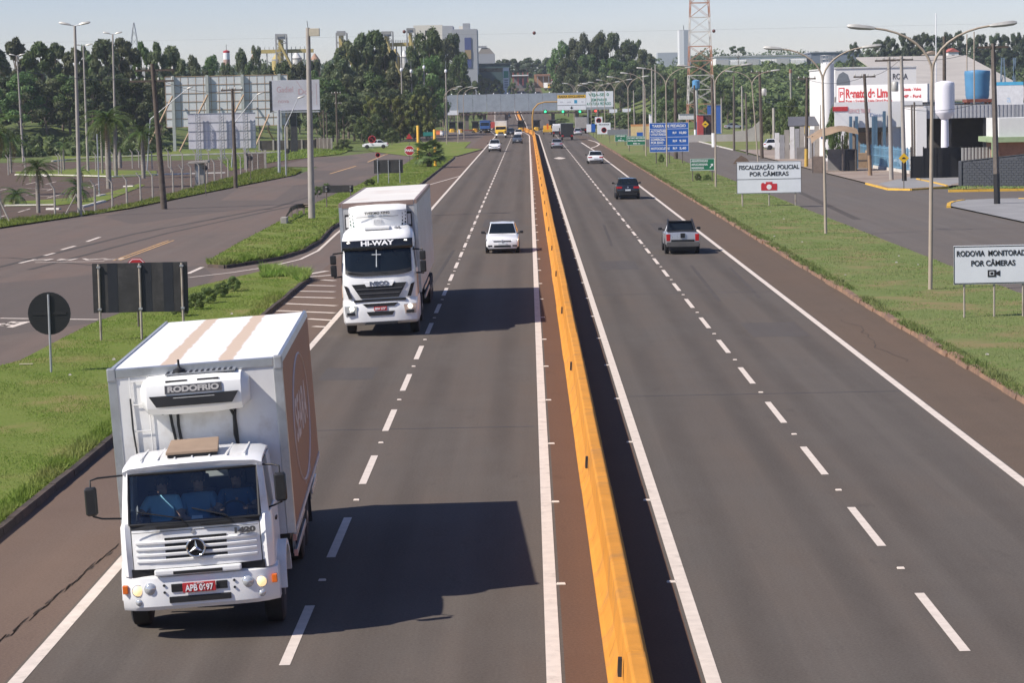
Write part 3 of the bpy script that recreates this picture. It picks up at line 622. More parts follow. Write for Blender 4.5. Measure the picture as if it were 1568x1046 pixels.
def person(label, loc, shirt, hair=HAIR, lean=0.0, arm_l=((-.2, -.05, .52), (-.30, -.12, .25), (-.22, -.42, .22)), arm_r=((.2, -.05, .52), (.30, -.12, .25), (.2, -.42, .22)), turn=0):
    """a seated figure, pelvis at the origin, facing -y; one continuous skinned body, shirt and hair as children"""
    J = {'pel': (0, .02, .06), 'belly': (0, .02, .2), 'chest': (0, .03, .40), 'neck': (0, .02, .58), 'head0': (0, -.005, .66), 'head': (0, -.01, .74), 'crown': (0, .015, .82),
         'shl': arm_l[0], 'ell': arm_l[1], 'hal': arm_l[2], 'shr': arm_r[0], 'elr': arm_r[1], 'har': arm_r[2],
         'hil': (-.10, 0, .05), 'knl': (-.15, -.42, .08), 'anl': (-.14, -.48, -.32), 'tol': (-.14, -.60, -.36), 'hir': (.10, 0, .05), 'knr': (.15, -.42, .08), 'anr': (.14, -.48, -.32), 'tor': (.14, -.60, -.36)}
    Rr = {'pel': .14, 'belly': .135, 'chest': .15, 'neck': .055, 'head0': .07, 'head': .088, 'crown': .07, 'shl': .07, 'ell': .045, 'hal': .035, 'shr': .07, 'elr': .045, 'har': .035,
          'hil': .095, 'knl': .065, 'anl': .045, 'tol': .04, 'hir': .095, 'knr': .065, 'anr': .045, 'tor': .04}
    E = [('pel', 'belly'), ('belly', 'chest'), ('chest', 'neck'), ('neck', 'head0'), ('head0', 'head'), ('head', 'crown'), ('chest', 'shl'), ('shl', 'ell'), ('ell', 'hal'), ('chest', 'shr'), ('shr', 'elr'), ('elr', 'har'), ('pel', 'hil'), ('hil', 'knl'), ('knl', 'anl'), ('anl', 'tol'), ('pel', 'hir'), ('hir', 'knr'), ('knr', 'anr'), ('anr', 'tor')]
    def skinned(name, keys, grow, m, parent=None, extra=()):
        ks = list(keys); me = bpy.data.meshes.new(name); me.from_pydata([J[k] for k in ks], [(ks.index(a), ks.index(b)) for a, b in E if a in ks and b in ks], [])
        o = obj(name, me, parent); md = o.modifiers.new('skin', 'SKIN'); md.use_smooth_shade = True
        for k, v in zip(ks, me.skin_vertices[0].data): v.radius = (Rr[k] * grow * (1.25 if k in ('chest', 'belly', 'pel') else 1), Rr[k] * grow); v.use_root = k in ('pel', 'belly')
        sd = o.modifiers.new('sub', 'SUBSURF'); sd.levels = 1; sd.render_levels = 2; me.materials.append(m); return o
    body = skinned('person', J.keys(), 1.0, SKIN); body.location = loc; body.rotation_euler = (lean, 0, turn); tag(body, label, 'person')
    J2 = dict(J); mid = lambda a, b, t_: tuple(Vector(a) * (1 - t_) + Vector(b) * t_)
    J['ell'] = mid(J['shl'], J['ell'], .75); J['elr'] = mid(J['shr'], J['elr'], .75); J['neck'] = (0, .02, .53)
    skinned('shirt', ['pel', 'belly', 'chest', 'shl', 'ell', 'shr', 'elr'], 1.27, shirt, body)
    J.update(J2)
    mb = MB().lathe([(.001, -.03), (.06, -.035), (.095, .0), (.10, .05), (.085, .1), (.05, .125), (.001, .13)], 14, (0, .02, .74)); mb.build('hair', hair, body, smooth=60)
    MB().hexa([(-.016, -.115, .71), (.016, -.115, .71), (.012, -.08, .71), (-.012, -.08, .71), (-.008, -.1, .765), (.008, -.1, .765), (.006, -.08, .765), (-.006, -.08, .765)]).build('nose', SKIN, body, bevel=.004)
    for sx in (-1, 1):
        MB().lathe([(.001, 0), (.013, .003), (.001, .006)], 8, (sx * .033, -.1, .755), 'y').build('eye', HAIR, body)
        MB().lathe([(.001, -.01), (.022, 0), (.001, .01)], 8, (sx * .09, 0, .745), 'x').build('ear', SKIN, body)
        hand = Vector(J['hal' if sx < 0 else 'har'])
        for k in range(5):
            a = hand + Vector(((k - 2) * .018, -.02, .0)); L = (.05, .07, .075, .07, .055)[k]
            MB().tube([a, a + Vector((0, -L * .6, .012)), a + Vector((0, -L, -.02))], [.01, .009, .006], 6).build('finger', SKIN, body)
    MB().bx(-.028, .028, -.104, -.094, .69, .698).build('mouth', mat('lip', (.3, .1, .09), .6), body)
    return body

# ------------------------------------------------------------------ near lorry: white refrigerated box truck
TERRA = mat('truck_side_brown', (.30, .135, .075), .55, var=.08, scale=.6, col2=(.25, .125, .08), amt=.35)
m_, t_, b_ = nodes_of('truck_roof_white')
v_ = coords(t_); sx_ = t_.nodes.new('ShaderNodeSeparateXYZ'); t_.links.new(v_, sx_.inputs[0])
nz = noise(t_, 2.2, 6, v_, .7)
ad = N(t_, 'ShaderNodeMath', operation='MULTIPLY_ADD'); t_.links.new(nz, ad.inputs[0]); ad.inputs[1].default_value = .16; t_.links.new(sx_.outputs[0], ad.inputs[2])
a1 = N(t_, 'ShaderNodeMath', operation='ADD'); t_.links.new(ad.outputs[0], a1.inputs[0]); a1.inputs[1].default_value = -.08
mu = N(t_, 'ShaderNodeMath', operation='ABSOLUTE'); t_.links.new(a1.outputs[0], mu.inputs[0])
s1 = N(t_, 'ShaderNodeMath', operation='SUBTRACT'); t_.links.new(mu.outputs[0], s1.inputs[0]); s1.inputs[1].default_value = .43
s2 = N(t_, 'ShaderNodeMath', operation='ABSOLUTE'); t_.links.new(s1.outputs[0], s2.inputs[0])
o_ = mixrgb(t_, ramp(t_, noise(t_, 1.1, 5, v_, .7), .45, .75, 0, .4), (.84, .83, .80), (.74, .69, .62))
o_ = mixrgb(t_, ramp(t_, s2.outputs[0], .10, .135, .85, 0), o_, (.58, .41, .26))
t_.links.new(o_, b_.inputs['Base Color']); b_.inputs['Roughness'].default_value = .5
ROOFW = m_
WSCREEN = glassmat('windscreen_glass', (.66, .76, .78), .5, .04)

def truck_near():
    t = thing('box_truck', 'white refrigerated box truck with terracotta side, nearest vehicle on the left carriageway', 'truck', (-4.80, 34.75, 0), R(2.4))
    # --- bumper
    bu = MB()
    secs = []
    for x in np.linspace(-1.12, 1.12, 15):
        f = .02 + .20 * (abs(x) / 1.12) ** 6; e = .0
        secs.append([(x, f + .05, .50), (x, f, .56), (x, f - .01, .80), (x, f + .02, .97), (x, f + .10, 1.0), (x, .55, 1.0), (x, .55, .50)])
    bu.loft(secs).build('bumper', WHITE, t, smooth=35)
    for z0, z1, x0, x1 in ((.60, .69, -.44, .44), (.755, .87, -.40, -.24), (.755, .87, .24, .40)):
        MB().bx(x0, x1, -.004, .05, z0, z1).build('bumper_slot', BLACKP, t, bevel=.008)
    MB().bx(-.62, .62, -.02, .1, 1.0, 1.09).build('step_bar', WHITE2, t, bevel=.025)
    MB().bx(-.35, .35, -.024, .0, 1.015, 1.06).build('step_slot', BLACKP, t)
    MB().bx(-.95, .95, .12, .3, .985, 1.1).build('bumper_gap', BLACKP, t)
    npl = MB().bx(-.235, .235, -.032, -.012, .74, .88).build('number_plate', mat('plate_red', (.42, .025, .03), .5), t, bevel=.006)
    text('APB 0697', .125, INKW, npl, (0, -.034, .80), width=.40, bold=.003)
    text('PR IBIPORA', .028, INKW, npl, (0, -.034, .865))
    for sx in (-1, 1):
        MB().bx(min(sx * 1.03, sx * 1.105), max(sx * 1.03, sx * 1.105), .10, .2, .76, .88).build('indicator', ORANGE, t, bevel=.01)
        for k, (ox, rr, m2, z) in enumerate(((.88, .078, LIT, .80), (.70, .076, LENS, .82), (.875, .048, LENS, .635))):
            if sx > 0 and k == 1: ox = .69
            l_ = MB().lathe([(rr * 1.15, .02), (rr * 1.15, -.012), (rr, -.016)], 20, (sx * ox, .045 + (.03 if k != 1 else -.01), z), 'y').build('headlight', LENS, t, smooth=40)
            MB().lathe([(rr * .98, .0), (rr * .7, -.02), (.001, -.03)], 18, (sx * ox, .028 + (.03 if k != 1 else -.01), z), 'y').build('lens', m2, l_, smooth=60)
        for z in (.76, .86): MB().lathe([(.018, .02), (.018, -.004)], 10, (sx * .50, .0, z), 'y').build('bolt', BLACKP, t)
    # --- front panel with louvres
    secs = []
    for x in np.linspace(-.912, .912, 13):
        f = .04 + .09 * (abs(x) / .93) ** 4; secs.append([(x, f + .0, 1.10), (x, f, 1.30), (x, f + .03, 1.68), (x, f + .18, 1.68), (x, f + .18, 1.10)])
    fp = MB().loft(secs).build('front_panel', WHITE, t, smooth=35)
    for k in range(4):
        z = 1.475 - k * .088; secs = []
        for x in np.linspace(-.86, .86, 11):
            f = .045 + .09 * (abs(x) / .93) ** 4; secs.append([(x, f + .02, z - .028), (x, f - .028, z - .012), (x, f - .03, z + .014), (x, f + .02, z + .034)])
        MB().loft(secs).build('grille_slat', WHITE, fp, smooth=40)
    for k in range(4):
        z = 1.52 - k * .088; secs = []
        hw_ = .44
        for x in np.linspace(-hw_, hw_, 7):
            f = .045 + .09 * (abs(x) / .93) ** 4; secs.append([(x, f + .02, z - .016), (x, f - .008, z - .016), (x, f - .008, z + .016), (x, f + .02, z + .016)])
        MB().loft(secs).build('grille_gap', BLACKP, fp)
    for sx in (-1, 1): MB().bx(min(sx * .905, sx * .935), max(sx * .905, sx * .935), .16, .3, 1.05, 1.70).build('panel_gap', BLACKP, t)
    MB().bx(-.9, .9, .058, .07, 1.628, 1.634).build('panel_seam', MATS['dark_metal'], t)
    # star badge: ring, dark disc and three points
    em = MB().lathe([(.125, 0), (.125, -.02), (.001, -.02)], 28, (0, .005, 1.375), 'y').build('badge', BLACKG, t, smooth=30)
    CHR = mat('chrome', (.72, .73, .74), .16, .95, var=.05)
    pts = [(math.cos(a) * .128, -.022, 1.375 + math.sin(a) * .128) for a in np.linspace(0, 2 * math.pi, 33)]
    MB().tube([(p[0], p[1] + .005, p[2]) for p in pts], .014, 8, False).build('badge_ring', CHR, em, smooth=60)
    mb = MB()
    for k in range(3):
        a = math.pi / 2 + k * 2 * math.pi / 3; tip = (math.cos(a) * .118, -.024, 1.375 + math.sin(a) * .118); l = a - math.pi / 3; r_ = a + math.pi / 3
        q1 = (math.cos(l) * .026, -.02, 1.375 + math.sin(l) * .026); q2 = (math.cos(r_) * .026, -.02, 1.375 + math.sin(r_) * .026); ctr = (0, -.04, 1.375)
        mb.add([tip, q1, ctr, q2], [(0, 1, 2), (0, 2, 3)])
    mb.build('badge_star', CHR, em)
    MB().lathe([(.032, .01), (.032, -.012), (.001, -.014)], 16, (-.03, .062, 1.60), 'y').build('small_badge', STEEL, t, smooth=30)
    text('1420', .10, mat('chrome_dark', (.12, .12, .12), .3, .6), t, (.70, .052, 1.565), (R(86), 0, R(8)), .012, width=.30, bold=.006)
    # --- cab corners, doors, pillars, roof, floor
    for sx in (-1, 1):
        X = lambda a: sx * a
        mb = MB(); secs = []
        for z, xo, yo in ((1.0, 1.09, .12), (1.3, 1.10, .10), (1.70, 1.085, .12), (1.76, 1.06, .16)):
            secs.append([(X(.925), yo + .03, z), (X(1.0), yo + .0, z), (X(xo - .02), yo + .08, z), (X(xo), yo + .2, z), (X(xo), .52, z), (X(.925), .52, z)])
        mb.loft(secs).build('cab_corner', WHITE, t, smooth=40)
        MB().hexa([(X(.955), .16, 1.69), (X(1.06), .26, 1.69), (X(1.06), .36, 1.69), (X(.955), .24, 1.69), (X(.925), .40, 2.47), (X(1.0), .50, 2.47), (X(1.0), .6, 2.47), (X(.925), .48, 2.47)]).build('pillar', WHITE, t, bevel=.012)
        MB().bx(min(X(1.02), X(1.075)), max(X(1.02), X(1.075)), .52, 1.84, 1.0, 1.76).build('door', WHITE, t, bevel=.02)
        MB().hexa([(X(1.0), 1.30, 1.76), (X(1.07), 1.30, 1.76), (X(1.07), 1.84, 1.76), (X(1.0), 1.84, 1.76), (X(.95), 1.30, 2.46), (X(1.01), 1.30, 2.46), (X(1.01), 1.84, 2.46), (X(.95), 1.84, 2.46)]).build('rear_pillar', WHITE, t, bevel=.01)
        MB().hexa([(X(1.045), .40, 1.77), (X(1.055), .40, 1.77), (X(1.055), 1.30, 1.77), (X(1.045), 1.30, 1.77), (X(.985), .62, 2.45), (X(.995), .62, 2.45), (X(.995), 1.30, 2.45), (X(.985), 1.30, 2.45)]).build('side_window', GLASSD, t)
        MB().bx(min(X(1.075), X(1.10)), max(X(1.075), X(1.10)), 1.1, 1.3, 1.5, 1.54).build('door_handle', BLACKP, t, bevel=.005)
        # wheel arch mudguard behind the corner
        arc = [(1.36 + .66 * math.cos(a), .50 + .66 * math.sin(a)) for a in np.linspace(R(10), R(175), 11)]; arc2 = [(1.36 + .58 * math.cos(a), .50 + .58 * math.sin(a)) for a in np.linspace(R(175), R(10), 11)]
        MB().prism(arc + arc2, min(X(.86), X(1.2)), max(X(.86), X(1.2)), 'x').build('mudguard', WHITE2, t, smooth=30)
        # mirror on a two-armed bracket
        mx = 1.46 if sx < 0 else 1.25
        mm = MB().loft([[(X(mx) + a * k1, .30 + d + b * k1, z) for a, b in ((-.085, -.03), (-.06, -.07), (.06, -.07), (.085, -.03), (.085, .03), (-.085, .03))] for z, k1, d in ((1.90, .75, .02), (1.93, 1, 0), (2.28, 1, 0), (2.31, .75, .02))]).build('mirror', BLACKP, t, smooth=40)
        MB().tube([(X(1.0), .5, 2.42), (X(mx - .1), .42, 2.42), (X(mx), .36, 2.40), (X(mx), .33, 2.29)], .014, 8).build('mirror_arm', BLACKP, mm, smooth=60)
        MB().tube([(X(1.05), .45, 1.80), (X(mx - .12), .40, 1.83), (X(mx), .36, 1.88), (X(mx), .33, 1.93)], .014, 8).build('mirror_arm', BLACKP, mm, smooth=60)
    rows = []
    ro = MB().loft([[(x, y + (.05 * (x / 1.0) ** 2), z0 + dz * (1 - .25 * (x / 1.0) ** 4)) for x, dz, top in [(-1.0, 0, 0), (-1.0, .06, 1), (-.9, .1, 1), (-.5, .115, 1), (0, .12, 1), (.5, .115, 1), (.9, .1, 1), (1.0, .06, 1), (1.0, 0, 0)]] for y, z0 in ((.36, 2.425), (.45, 2.465), (.9, 2.49), (1.5, 2.495), (1.84, 2.46))])
    rf = ro.build('cab_roof', WHITE, t, smooth=40)
    for k in range(7): MB().bx(-.75 + k * .25 - .012, -.75 + k * .25 + .012, .55, 1.7, 2.59, 2.607 + .008 * (1 - abs(k - 3) / 3)).build('roof_rib', WHITE, rf, bevel=.004)
    MB().hexa([(-.36, .62, 2.60), (.36, .62, 2.60), (.34, 1.2, 2.62), (-.34, 1.2, 2.62), (-.36, .62, 2.635), (.36, .62, 2.635), (.34, 1.2, 2.72), (-.34, 1.2, 2.72)]).build('roof_hatch_frame', BLACKP, t)
    MB().hexa([(-.38, .60, 2.64), (.38, .60, 2.64), (.35, 1.22, 2.74), (-.35, 1.22, 2.74), (-.38, .60, 2.685), (.38, .60, 2.685), (.35, 1.22, 2.785), (-.35, 1.22, 2.785)]).build('roof_hatch', mat('hatch_brown', (.30, .215, .15), .7, var=.12, scale=3), t, bevel=.012)
    # back wall of the cab around its little window, floor, dashboard, seats
    wl = MB().bx(-1.0, .05, 1.80, 1.85, 1.0, 2.46).bx(.38, 1.0, 1.80, 1.85, 1.0, 2.46).bx(.05, .38, 1.80, 1.85, 1.0, 2.10).bx(.05, .38, 1.80, 1.85, 2.36, 2.46)
    wl.build('cab_back', mat('cab_lining', (.12, .12, .13), .8), t)
    MB().bx(-1.0, 1.0, .3, 1.84, .98, 1.02).build('cab_floor', DARK, t)
    MB().loft([[(x, .24, 1.40), (x, .24, 1.66), (x, .42, 1.70), (x, .60, 1.62), (x, .62, 1.40)] for x in (-.93, .93)]).build('dashboard', mat('dash_brown', (.035, .028, .026), .75), t)
    pts = [(.52 + .2 * math.cos(a), .72 + .06 * math.sin(a), 1.72 + .16 * math.sin(a)) for a in np.linspace(0, 2 * math.pi, 21)]
    MB().tube(pts, .016, 6, False).build('steering_wheel', BLACKP, t, smooth=60)
    for x in (-.58, .0, .55):
        MB().bx(x - .23, x + .23, 1.05, 1.55, 1.2, 1.33).bx(x - .22, x + .22, 1.50, 1.64, 1.33, 2.0).bx(x - .12, x + .12, 1.53, 1.62, 2.0, 2.2).build('seat', SEAT, t, bevel=.03)
    # windscreen, its rubber surround and the wipers
    rows = [[(x, .125 + .285 * k + .055 * (x / .93) ** 2 - .03, 1.735 + .69 * k) for x in np.linspace(-.925, .925, 11)] for k in (0, .5, 1)]
    ws = MB().grid(rows).build('windscreen', WSCREEN, t, smooth=60)
    fr_ = MB(); top = [(x, y - .006, z) for x, y, z in rows[2]]; bot = [(x, y - .006, z) for x, y, z in rows[0]]
    fr_.tube(bot, .022, 6).tube(top, .022, 6).tube([bot[0], top[0]], .02, 6).tube([bot[-1], top[-1]], .02, 6); fr_.build('windscreen_seal', BLACKP, t, smooth=60)
    MB().loft([[(x, .06 + .09 * (abs(x) / .93) ** 4, 1.665), (x, .09 + .09 * (abs(x) / .93) ** 4 - .01, 1.755), (x, .20, 1.755), (x, .20, 1.665)] for x in np.linspace(-.93, .93, 9)]).build('scuttle', BLACKP, t, smooth=35)
    for x0, x1 in ((-.12, -.80), (.52, -.02)):
        wp = MB().tube([(x0, .06, 1.72), (x0 - .06, .06, 1.80), (x1, .10, 1.93)], .010, 6).build('wiper', BLACKP, t)
        MB().bar((x0 - .42, .04, 1.695), (x0 + .02, .035, 1.70), .03, .035).build('wiper_blade', BLACKP, wp)
    # --- cargo box
    y0, y1, zb, zt = 2.05, 10.25, 1.12, 3.80
    bx_ = MB().bx(-1.29, 1.29, y0, y1, zb, zt - .06).build('box_wall', DULLW, t)
    MB().bx(-1.27, 1.27, y0 + .03, y1 - .03, zt - .06, zt - .015).build('box_roof', ROOFW, t)
    for sx in (-1, 1):
        MB().hexa([(sx * 1.24, y0, zt - .1), (sx * 1.305, y0, zt - .1), (sx * 1.305, y1, zt - .1), (sx * 1.24, y1, zt - .1), (sx * 1.24, y0, zt + .015), (sx * 1.285, y0, zt), (sx * 1.285, y1, zt), (sx * 1.24, y1, zt + .015)]).build('roof_trim', ALU, t)
        MB().bx(min(sx * 1.17, sx * 1.306), max(sx * 1.17, sx * 1.306), y0 - .012, y0 + .1, zb, zt - .1).build('corner_trim', ALU, t, bevel=.01)
        MB().bx(min(sx * 1.18, sx * 1.312), max(sx * 1.18, sx * 1.312), y0 - .03, y0 + .14, zt - .18, zt + .02).build('corner_cap', STEEL, t, bevel=.02)
    MB().bx(-1.18, 1.18, y0 - .02, y0 + .08, zt - .13, zt + .005).build('front_trim', ALU, t, bevel=.012)
    sd = MB().bx(1.291, 1.302, y0 + .1, y1 - .02, zb + .08, zt - .1).build('side_panel', TERRA, t); tag(sd, 'terracotta side panel with large pale lettering in an oval')
    MB().bx(-1.302, -1.291, y0 + .1, y1 - .02, zb + .08, zt - .1).build('side_panel', DULLW, t)
    LET = mat('faded_white', (.62, .50, .44), .6, var=.08)
    text('SEARA', .95, LET, sd, (1.305, 5.9, 2.48), (math.pi / 2, 0, math.pi / 2), .002, width=3.3, bold=.02)
    ov = [(1.306, 5.9 + 2.25 * math.cos(a), 2.42 + 1.02 * math.sin(a)) for a in np.linspace(0, 2 * math.pi, 49)]
    MB().tube(ov, .018, 4, False).build('oval_line', LET, sd)
    text('ALIMENTOS DE QUALIDADE', .14, LET, sd, (1.305, 6.4, 1.36), (math.pi / 2, 0, math.pi / 2), .002)
    MB().bx(1.27, 1.315, y0, y1, zb - .02, zb + .08).build('side_rail', STEEL, t)
    for k in range(40): MB().bx(1.30, 1.318, y0 + .2 + k * .2, y0 + .3 + k * .2, zb + .01, zb + .05).build('rail_slot', INKW, t)
    lad = MB().tube([(-.98, y0 - .03, 2.0), (-.98, y0 - .03, 3.66)], .008, 6).tube([(-.72, y0 - .03, 2.0), (-.72, y0 - .03, 3.66)], .008, 6)
    for z in (2.45, 2.85, 3.25, 3.6): lad.tube([(-.98, y0 - .03, z), (-.72, y0 - .03, z)], .008, 6)
    lad.build('ladder', DULLW, t)
    MB().tube([(-.99, y0 - .03, 3.35), (-.99, y0 - .04, 2.9), (-.965, y0 - .03, 2.5), (-.93, y0 - .04, 2.0)], .014, 6).build('cable', DARK, t)
    # --- refrigeration unit
    secs = []
    for x in (-.80, -.77, -.70, -.3, 0, .3, .70, .77, .80):
        k = (abs(x) / .80); e = .12 * max(0, (k - .85) / .15); f = y0 - .50 + e * 1.5
        secs.append([(x, y0 - .002, 3.12 + e * .6), (x, f + .16, 3.10 + e), (x, f + .03, 3.20 + e), (x, f, 3.36), (x, f + .06, 3.56 - e * .4), (x, f + .22, 3.66 - e), (x, y0 - .002, 3.68 - e)])
    un = MB().loft(secs).build('cooling_unit', WHITE2, t, smooth=38)
    MB().hexa([(-.56, y0 - .512, 3.24), (.56, y0 - .512, 3.24), (.56, y0 - .4, 3.24), (-.56, y0 - .4, 3.24), (-.66, y0 - .495, 3.40), (.66, y0 - .495, 3.40), (.66, y0 - .4, 3.40), (-.66, y0 - .4, 3.40)]).build('intake', BLACKP, un)
    pl_ = MB().hexa([(-.42, y0 - .497, 3.425), (.42, y0 - .497, 3.425), (.42, y0 - .44, 3.425), (-.42, y0 - .44, 3.425), (-.42, y0 - .457, 3.545), (.42, y0 - .457, 3.545), (.42, y0 - .42, 3.545), (-.42, y0 - .42, 3.545)]).build('name_plate', mat('plate_charcoal', (.05, .05, .055), .5), un)
    text('RODOFRIO', .115, mat('letter_grey', (.36, .35, .34), .5), pl_, (0, y0 - .482, 3.483), (R(73), 0, 0), .004, width=.76, bold=.006)
    for x in (-.5, -.15, .2, .55): MB().lathe([(.016, 0), (.016, -.012)], 8, (x, y0 - .3, 3.115), 'z').build('bolt', BLACKP, un)
    gr = MB().bx(-.42, .62, y0 - .26, y0 - .02, 3.675, 3.70); gr.build('top_grille', STEEL, un)
    for k in range(12): MB().bx(-.40 + k * .085, -.37 + k * .085, y0 - .25, y0 - .03, 3.70, 3.712).build('grille_bar', DARK, un)
    for x in (-.25, .22): MB().bx(x - .16, x + .16, y0 - .40, y0 - .37, 3.588, 3.612).build('vent_slot', BLACKP, un)
    MB().lathe([(.10, 0), (.09, .05), (.03, .08), (.018, .10), (.018, .2), (.001, .2)], 12, (-.22, y0 - .12, 3.69)).build('filler', BLACKP, un, smooth=40)
    for pts in ([(-.42, y0 - .05, 3.13), (-.40, y0 - .04, 2.9), (-.34, y0 - .05, 2.5)], [(-.30, y0 - .05, 3.13), (-.31, y0 - .04, 2.9), (-.27, y0 - .05, 2.5)], [(.46, y0 - .05, 3.14), (.53, y0 - .04, 2.98), (.52, y0 - .05, 2.7), (.56, y0 - .04, 2.5)], [(.56, y0 - .05, 3.14), (.54, y0 - .04, 2.95), (.56, y0 - .05, 2.5)]):
        MB().tube(pts, .022, 6).build('hose', BLACKP, t, smooth=60)
    # --- chassis, guards, wheels
    ch = MB().bx(-.42, -.32, .4, 10, .72, .98).bx(.32, .42, .4, 10, .72, .98)
    for y in (1.0, 3.0, 5.0, 7.0, 9.5): ch.bx(-.32, .32, y, y + .1, .74, .95)
    ch.bx(-1.2, 1.2, 2.2, 10.1, 1.0, 1.115).build('chassis', DARK, t)
    MB().bx(-.9, .9, .35, 1.9, .62, .99).build('underbody_light_block', DARK, t)  # dark box added under the cab so no light shines through
    MB().bx(-1.0, 1.0, 10.0, 10.2, .45, .60).build('rear_guard', STEEL, t)
    MB().lathe([(.26, 0), (.29, .03), (.29, .9), (.26, .93)], 18, (-.85, 2.7, .72), 'y').build('fuel_tank', ALU, t, smooth=30)
    for sx in (-1, 1):
        for z in (.62, .86):
            gd = MB().bx(min(sx * 1.2, sx * 1.245), max(sx * 1.2, sx * 1.245), 2.9, 5.7, z, z + .10).build('side_guard', ALU, t, bevel=.008)
            MB().bx(min(sx * 1.195, sx * 1.25), max(sx * 1.195, sx * 1.25), 2.86, 2.9, z, z + .10).build('guard_end', mat('reflector_pink', (.75, .42, .36), .5), gd)
            MB().bx(min(sx * 1.2, sx * 1.245), max(sx * 1.2, sx * 1.245), 8.3, 9.9, z + .1, z + .22).build('side_guard', ALU, t, bevel=.008)
        for y in (3.2, 4.3, 5.4, 8.5, 9.6): MB().bx(min(sx * 1.16, sx * 1.2), max(sx * 1.16, sx * 1.2), y, y + .05, .6, 1.1).build('guard_post', STEEL, t)
        wheel(t, sx * .98, 1.36, .50, .28, sx, truck=True)
        for y in (6.35, 7.6): wheel(t, sx * 1.02, y, .50, .28, sx, truck=True); wheel(t, sx * .70, y, .50, .28, sx, truck=True)
        MB().bx(min(sx * .8, sx * 1.2), max(sx * .8, sx * 1.2), 8.2, 8.22, .25, 1.0).build('mud_flap', RUBBER, t)
    MB().tube([(-.85, 1.36, .5), (.85, 1.36, .5)], .07, 8).build('axle', DARK, t); MB().tube([(-.85, 6.35, .5), (.85, 6.35, .5)], .09, 8).build('axle', DARK, t); MB().tube([(-.85, 7.6, .5), (.85, 7.6, .5)], .09, 8).build('axle', DARK, t)
    M = roll_body(t, -3.2, skip=('wheel', 'axle'))
    return t, M
trk1, RM1 = truck_near()
bpy.context.view_layer.update()
Mw = trk1.matrix_world @ RM1
SH2 = mat('shirt_mid_blue', (.11, .26, .42), .85, var=.1, scale=5); SH3 = mat('shirt_dark_blue', (.05, .13, .24), .85, var=.1, scale=5)
for lab, (x, y, z), sh, al, ar in (('person in a blue shirt with sunlight painted into its colour in the passenger seat, leftmost behind the truck windscreen', (-.55, 1.22, 1.40), SHIRT_SUNLIT, ((-.2, -.05, .52), (-.34, -.2, .32), (-.30, -.5, .30)), ((.2, -.05, .52), (.27, -.14, .27), (.10, -.34, .20))),
                          ('person in a blue shirt sitting in the middle behind the truck windscreen', (-.02, 1.26, 1.40), SH2, ((-.2, -.05, .52), (-.27, -.12, .27), (-.1, -.3, .2)), ((.2, -.05, .52), (.28, -.15, .28), (.17, -.36, .36))),
                          ('person in a dark blue shirt driving the truck with hands on the wheel', (.54, 1.24, 1.42), SH3, ((-.2, -.05, .52), (-.29, -.22, .30), (-.19, -.50, .37)), ((.2, -.05, .52), (.29, -.22, .30), (.16, -.50, .37)))):
    p = person(lab, Mw @ Vector((x, y, z)), sh, arm_l=al, arm_r=ar); p.rotation_euler = (0, R(-3.2), R(2.4))
wp_ = thing('paper_slip', 'small white paper slip standing on the dashboard behind the truck windscreen', 'paper', Mw @ Vector((.0, .5, 1.70)), R(2.4))
MB().hexa([(-.08, 0, 0), (.08, 0, 0), (.08, .01, 0), (-.08, .01, 0), (-.075, .06, .045), (.075, .06, .045), (.075, .065, .045), (-.075, .065, .045)]).build('sheet', INKW, wp_)

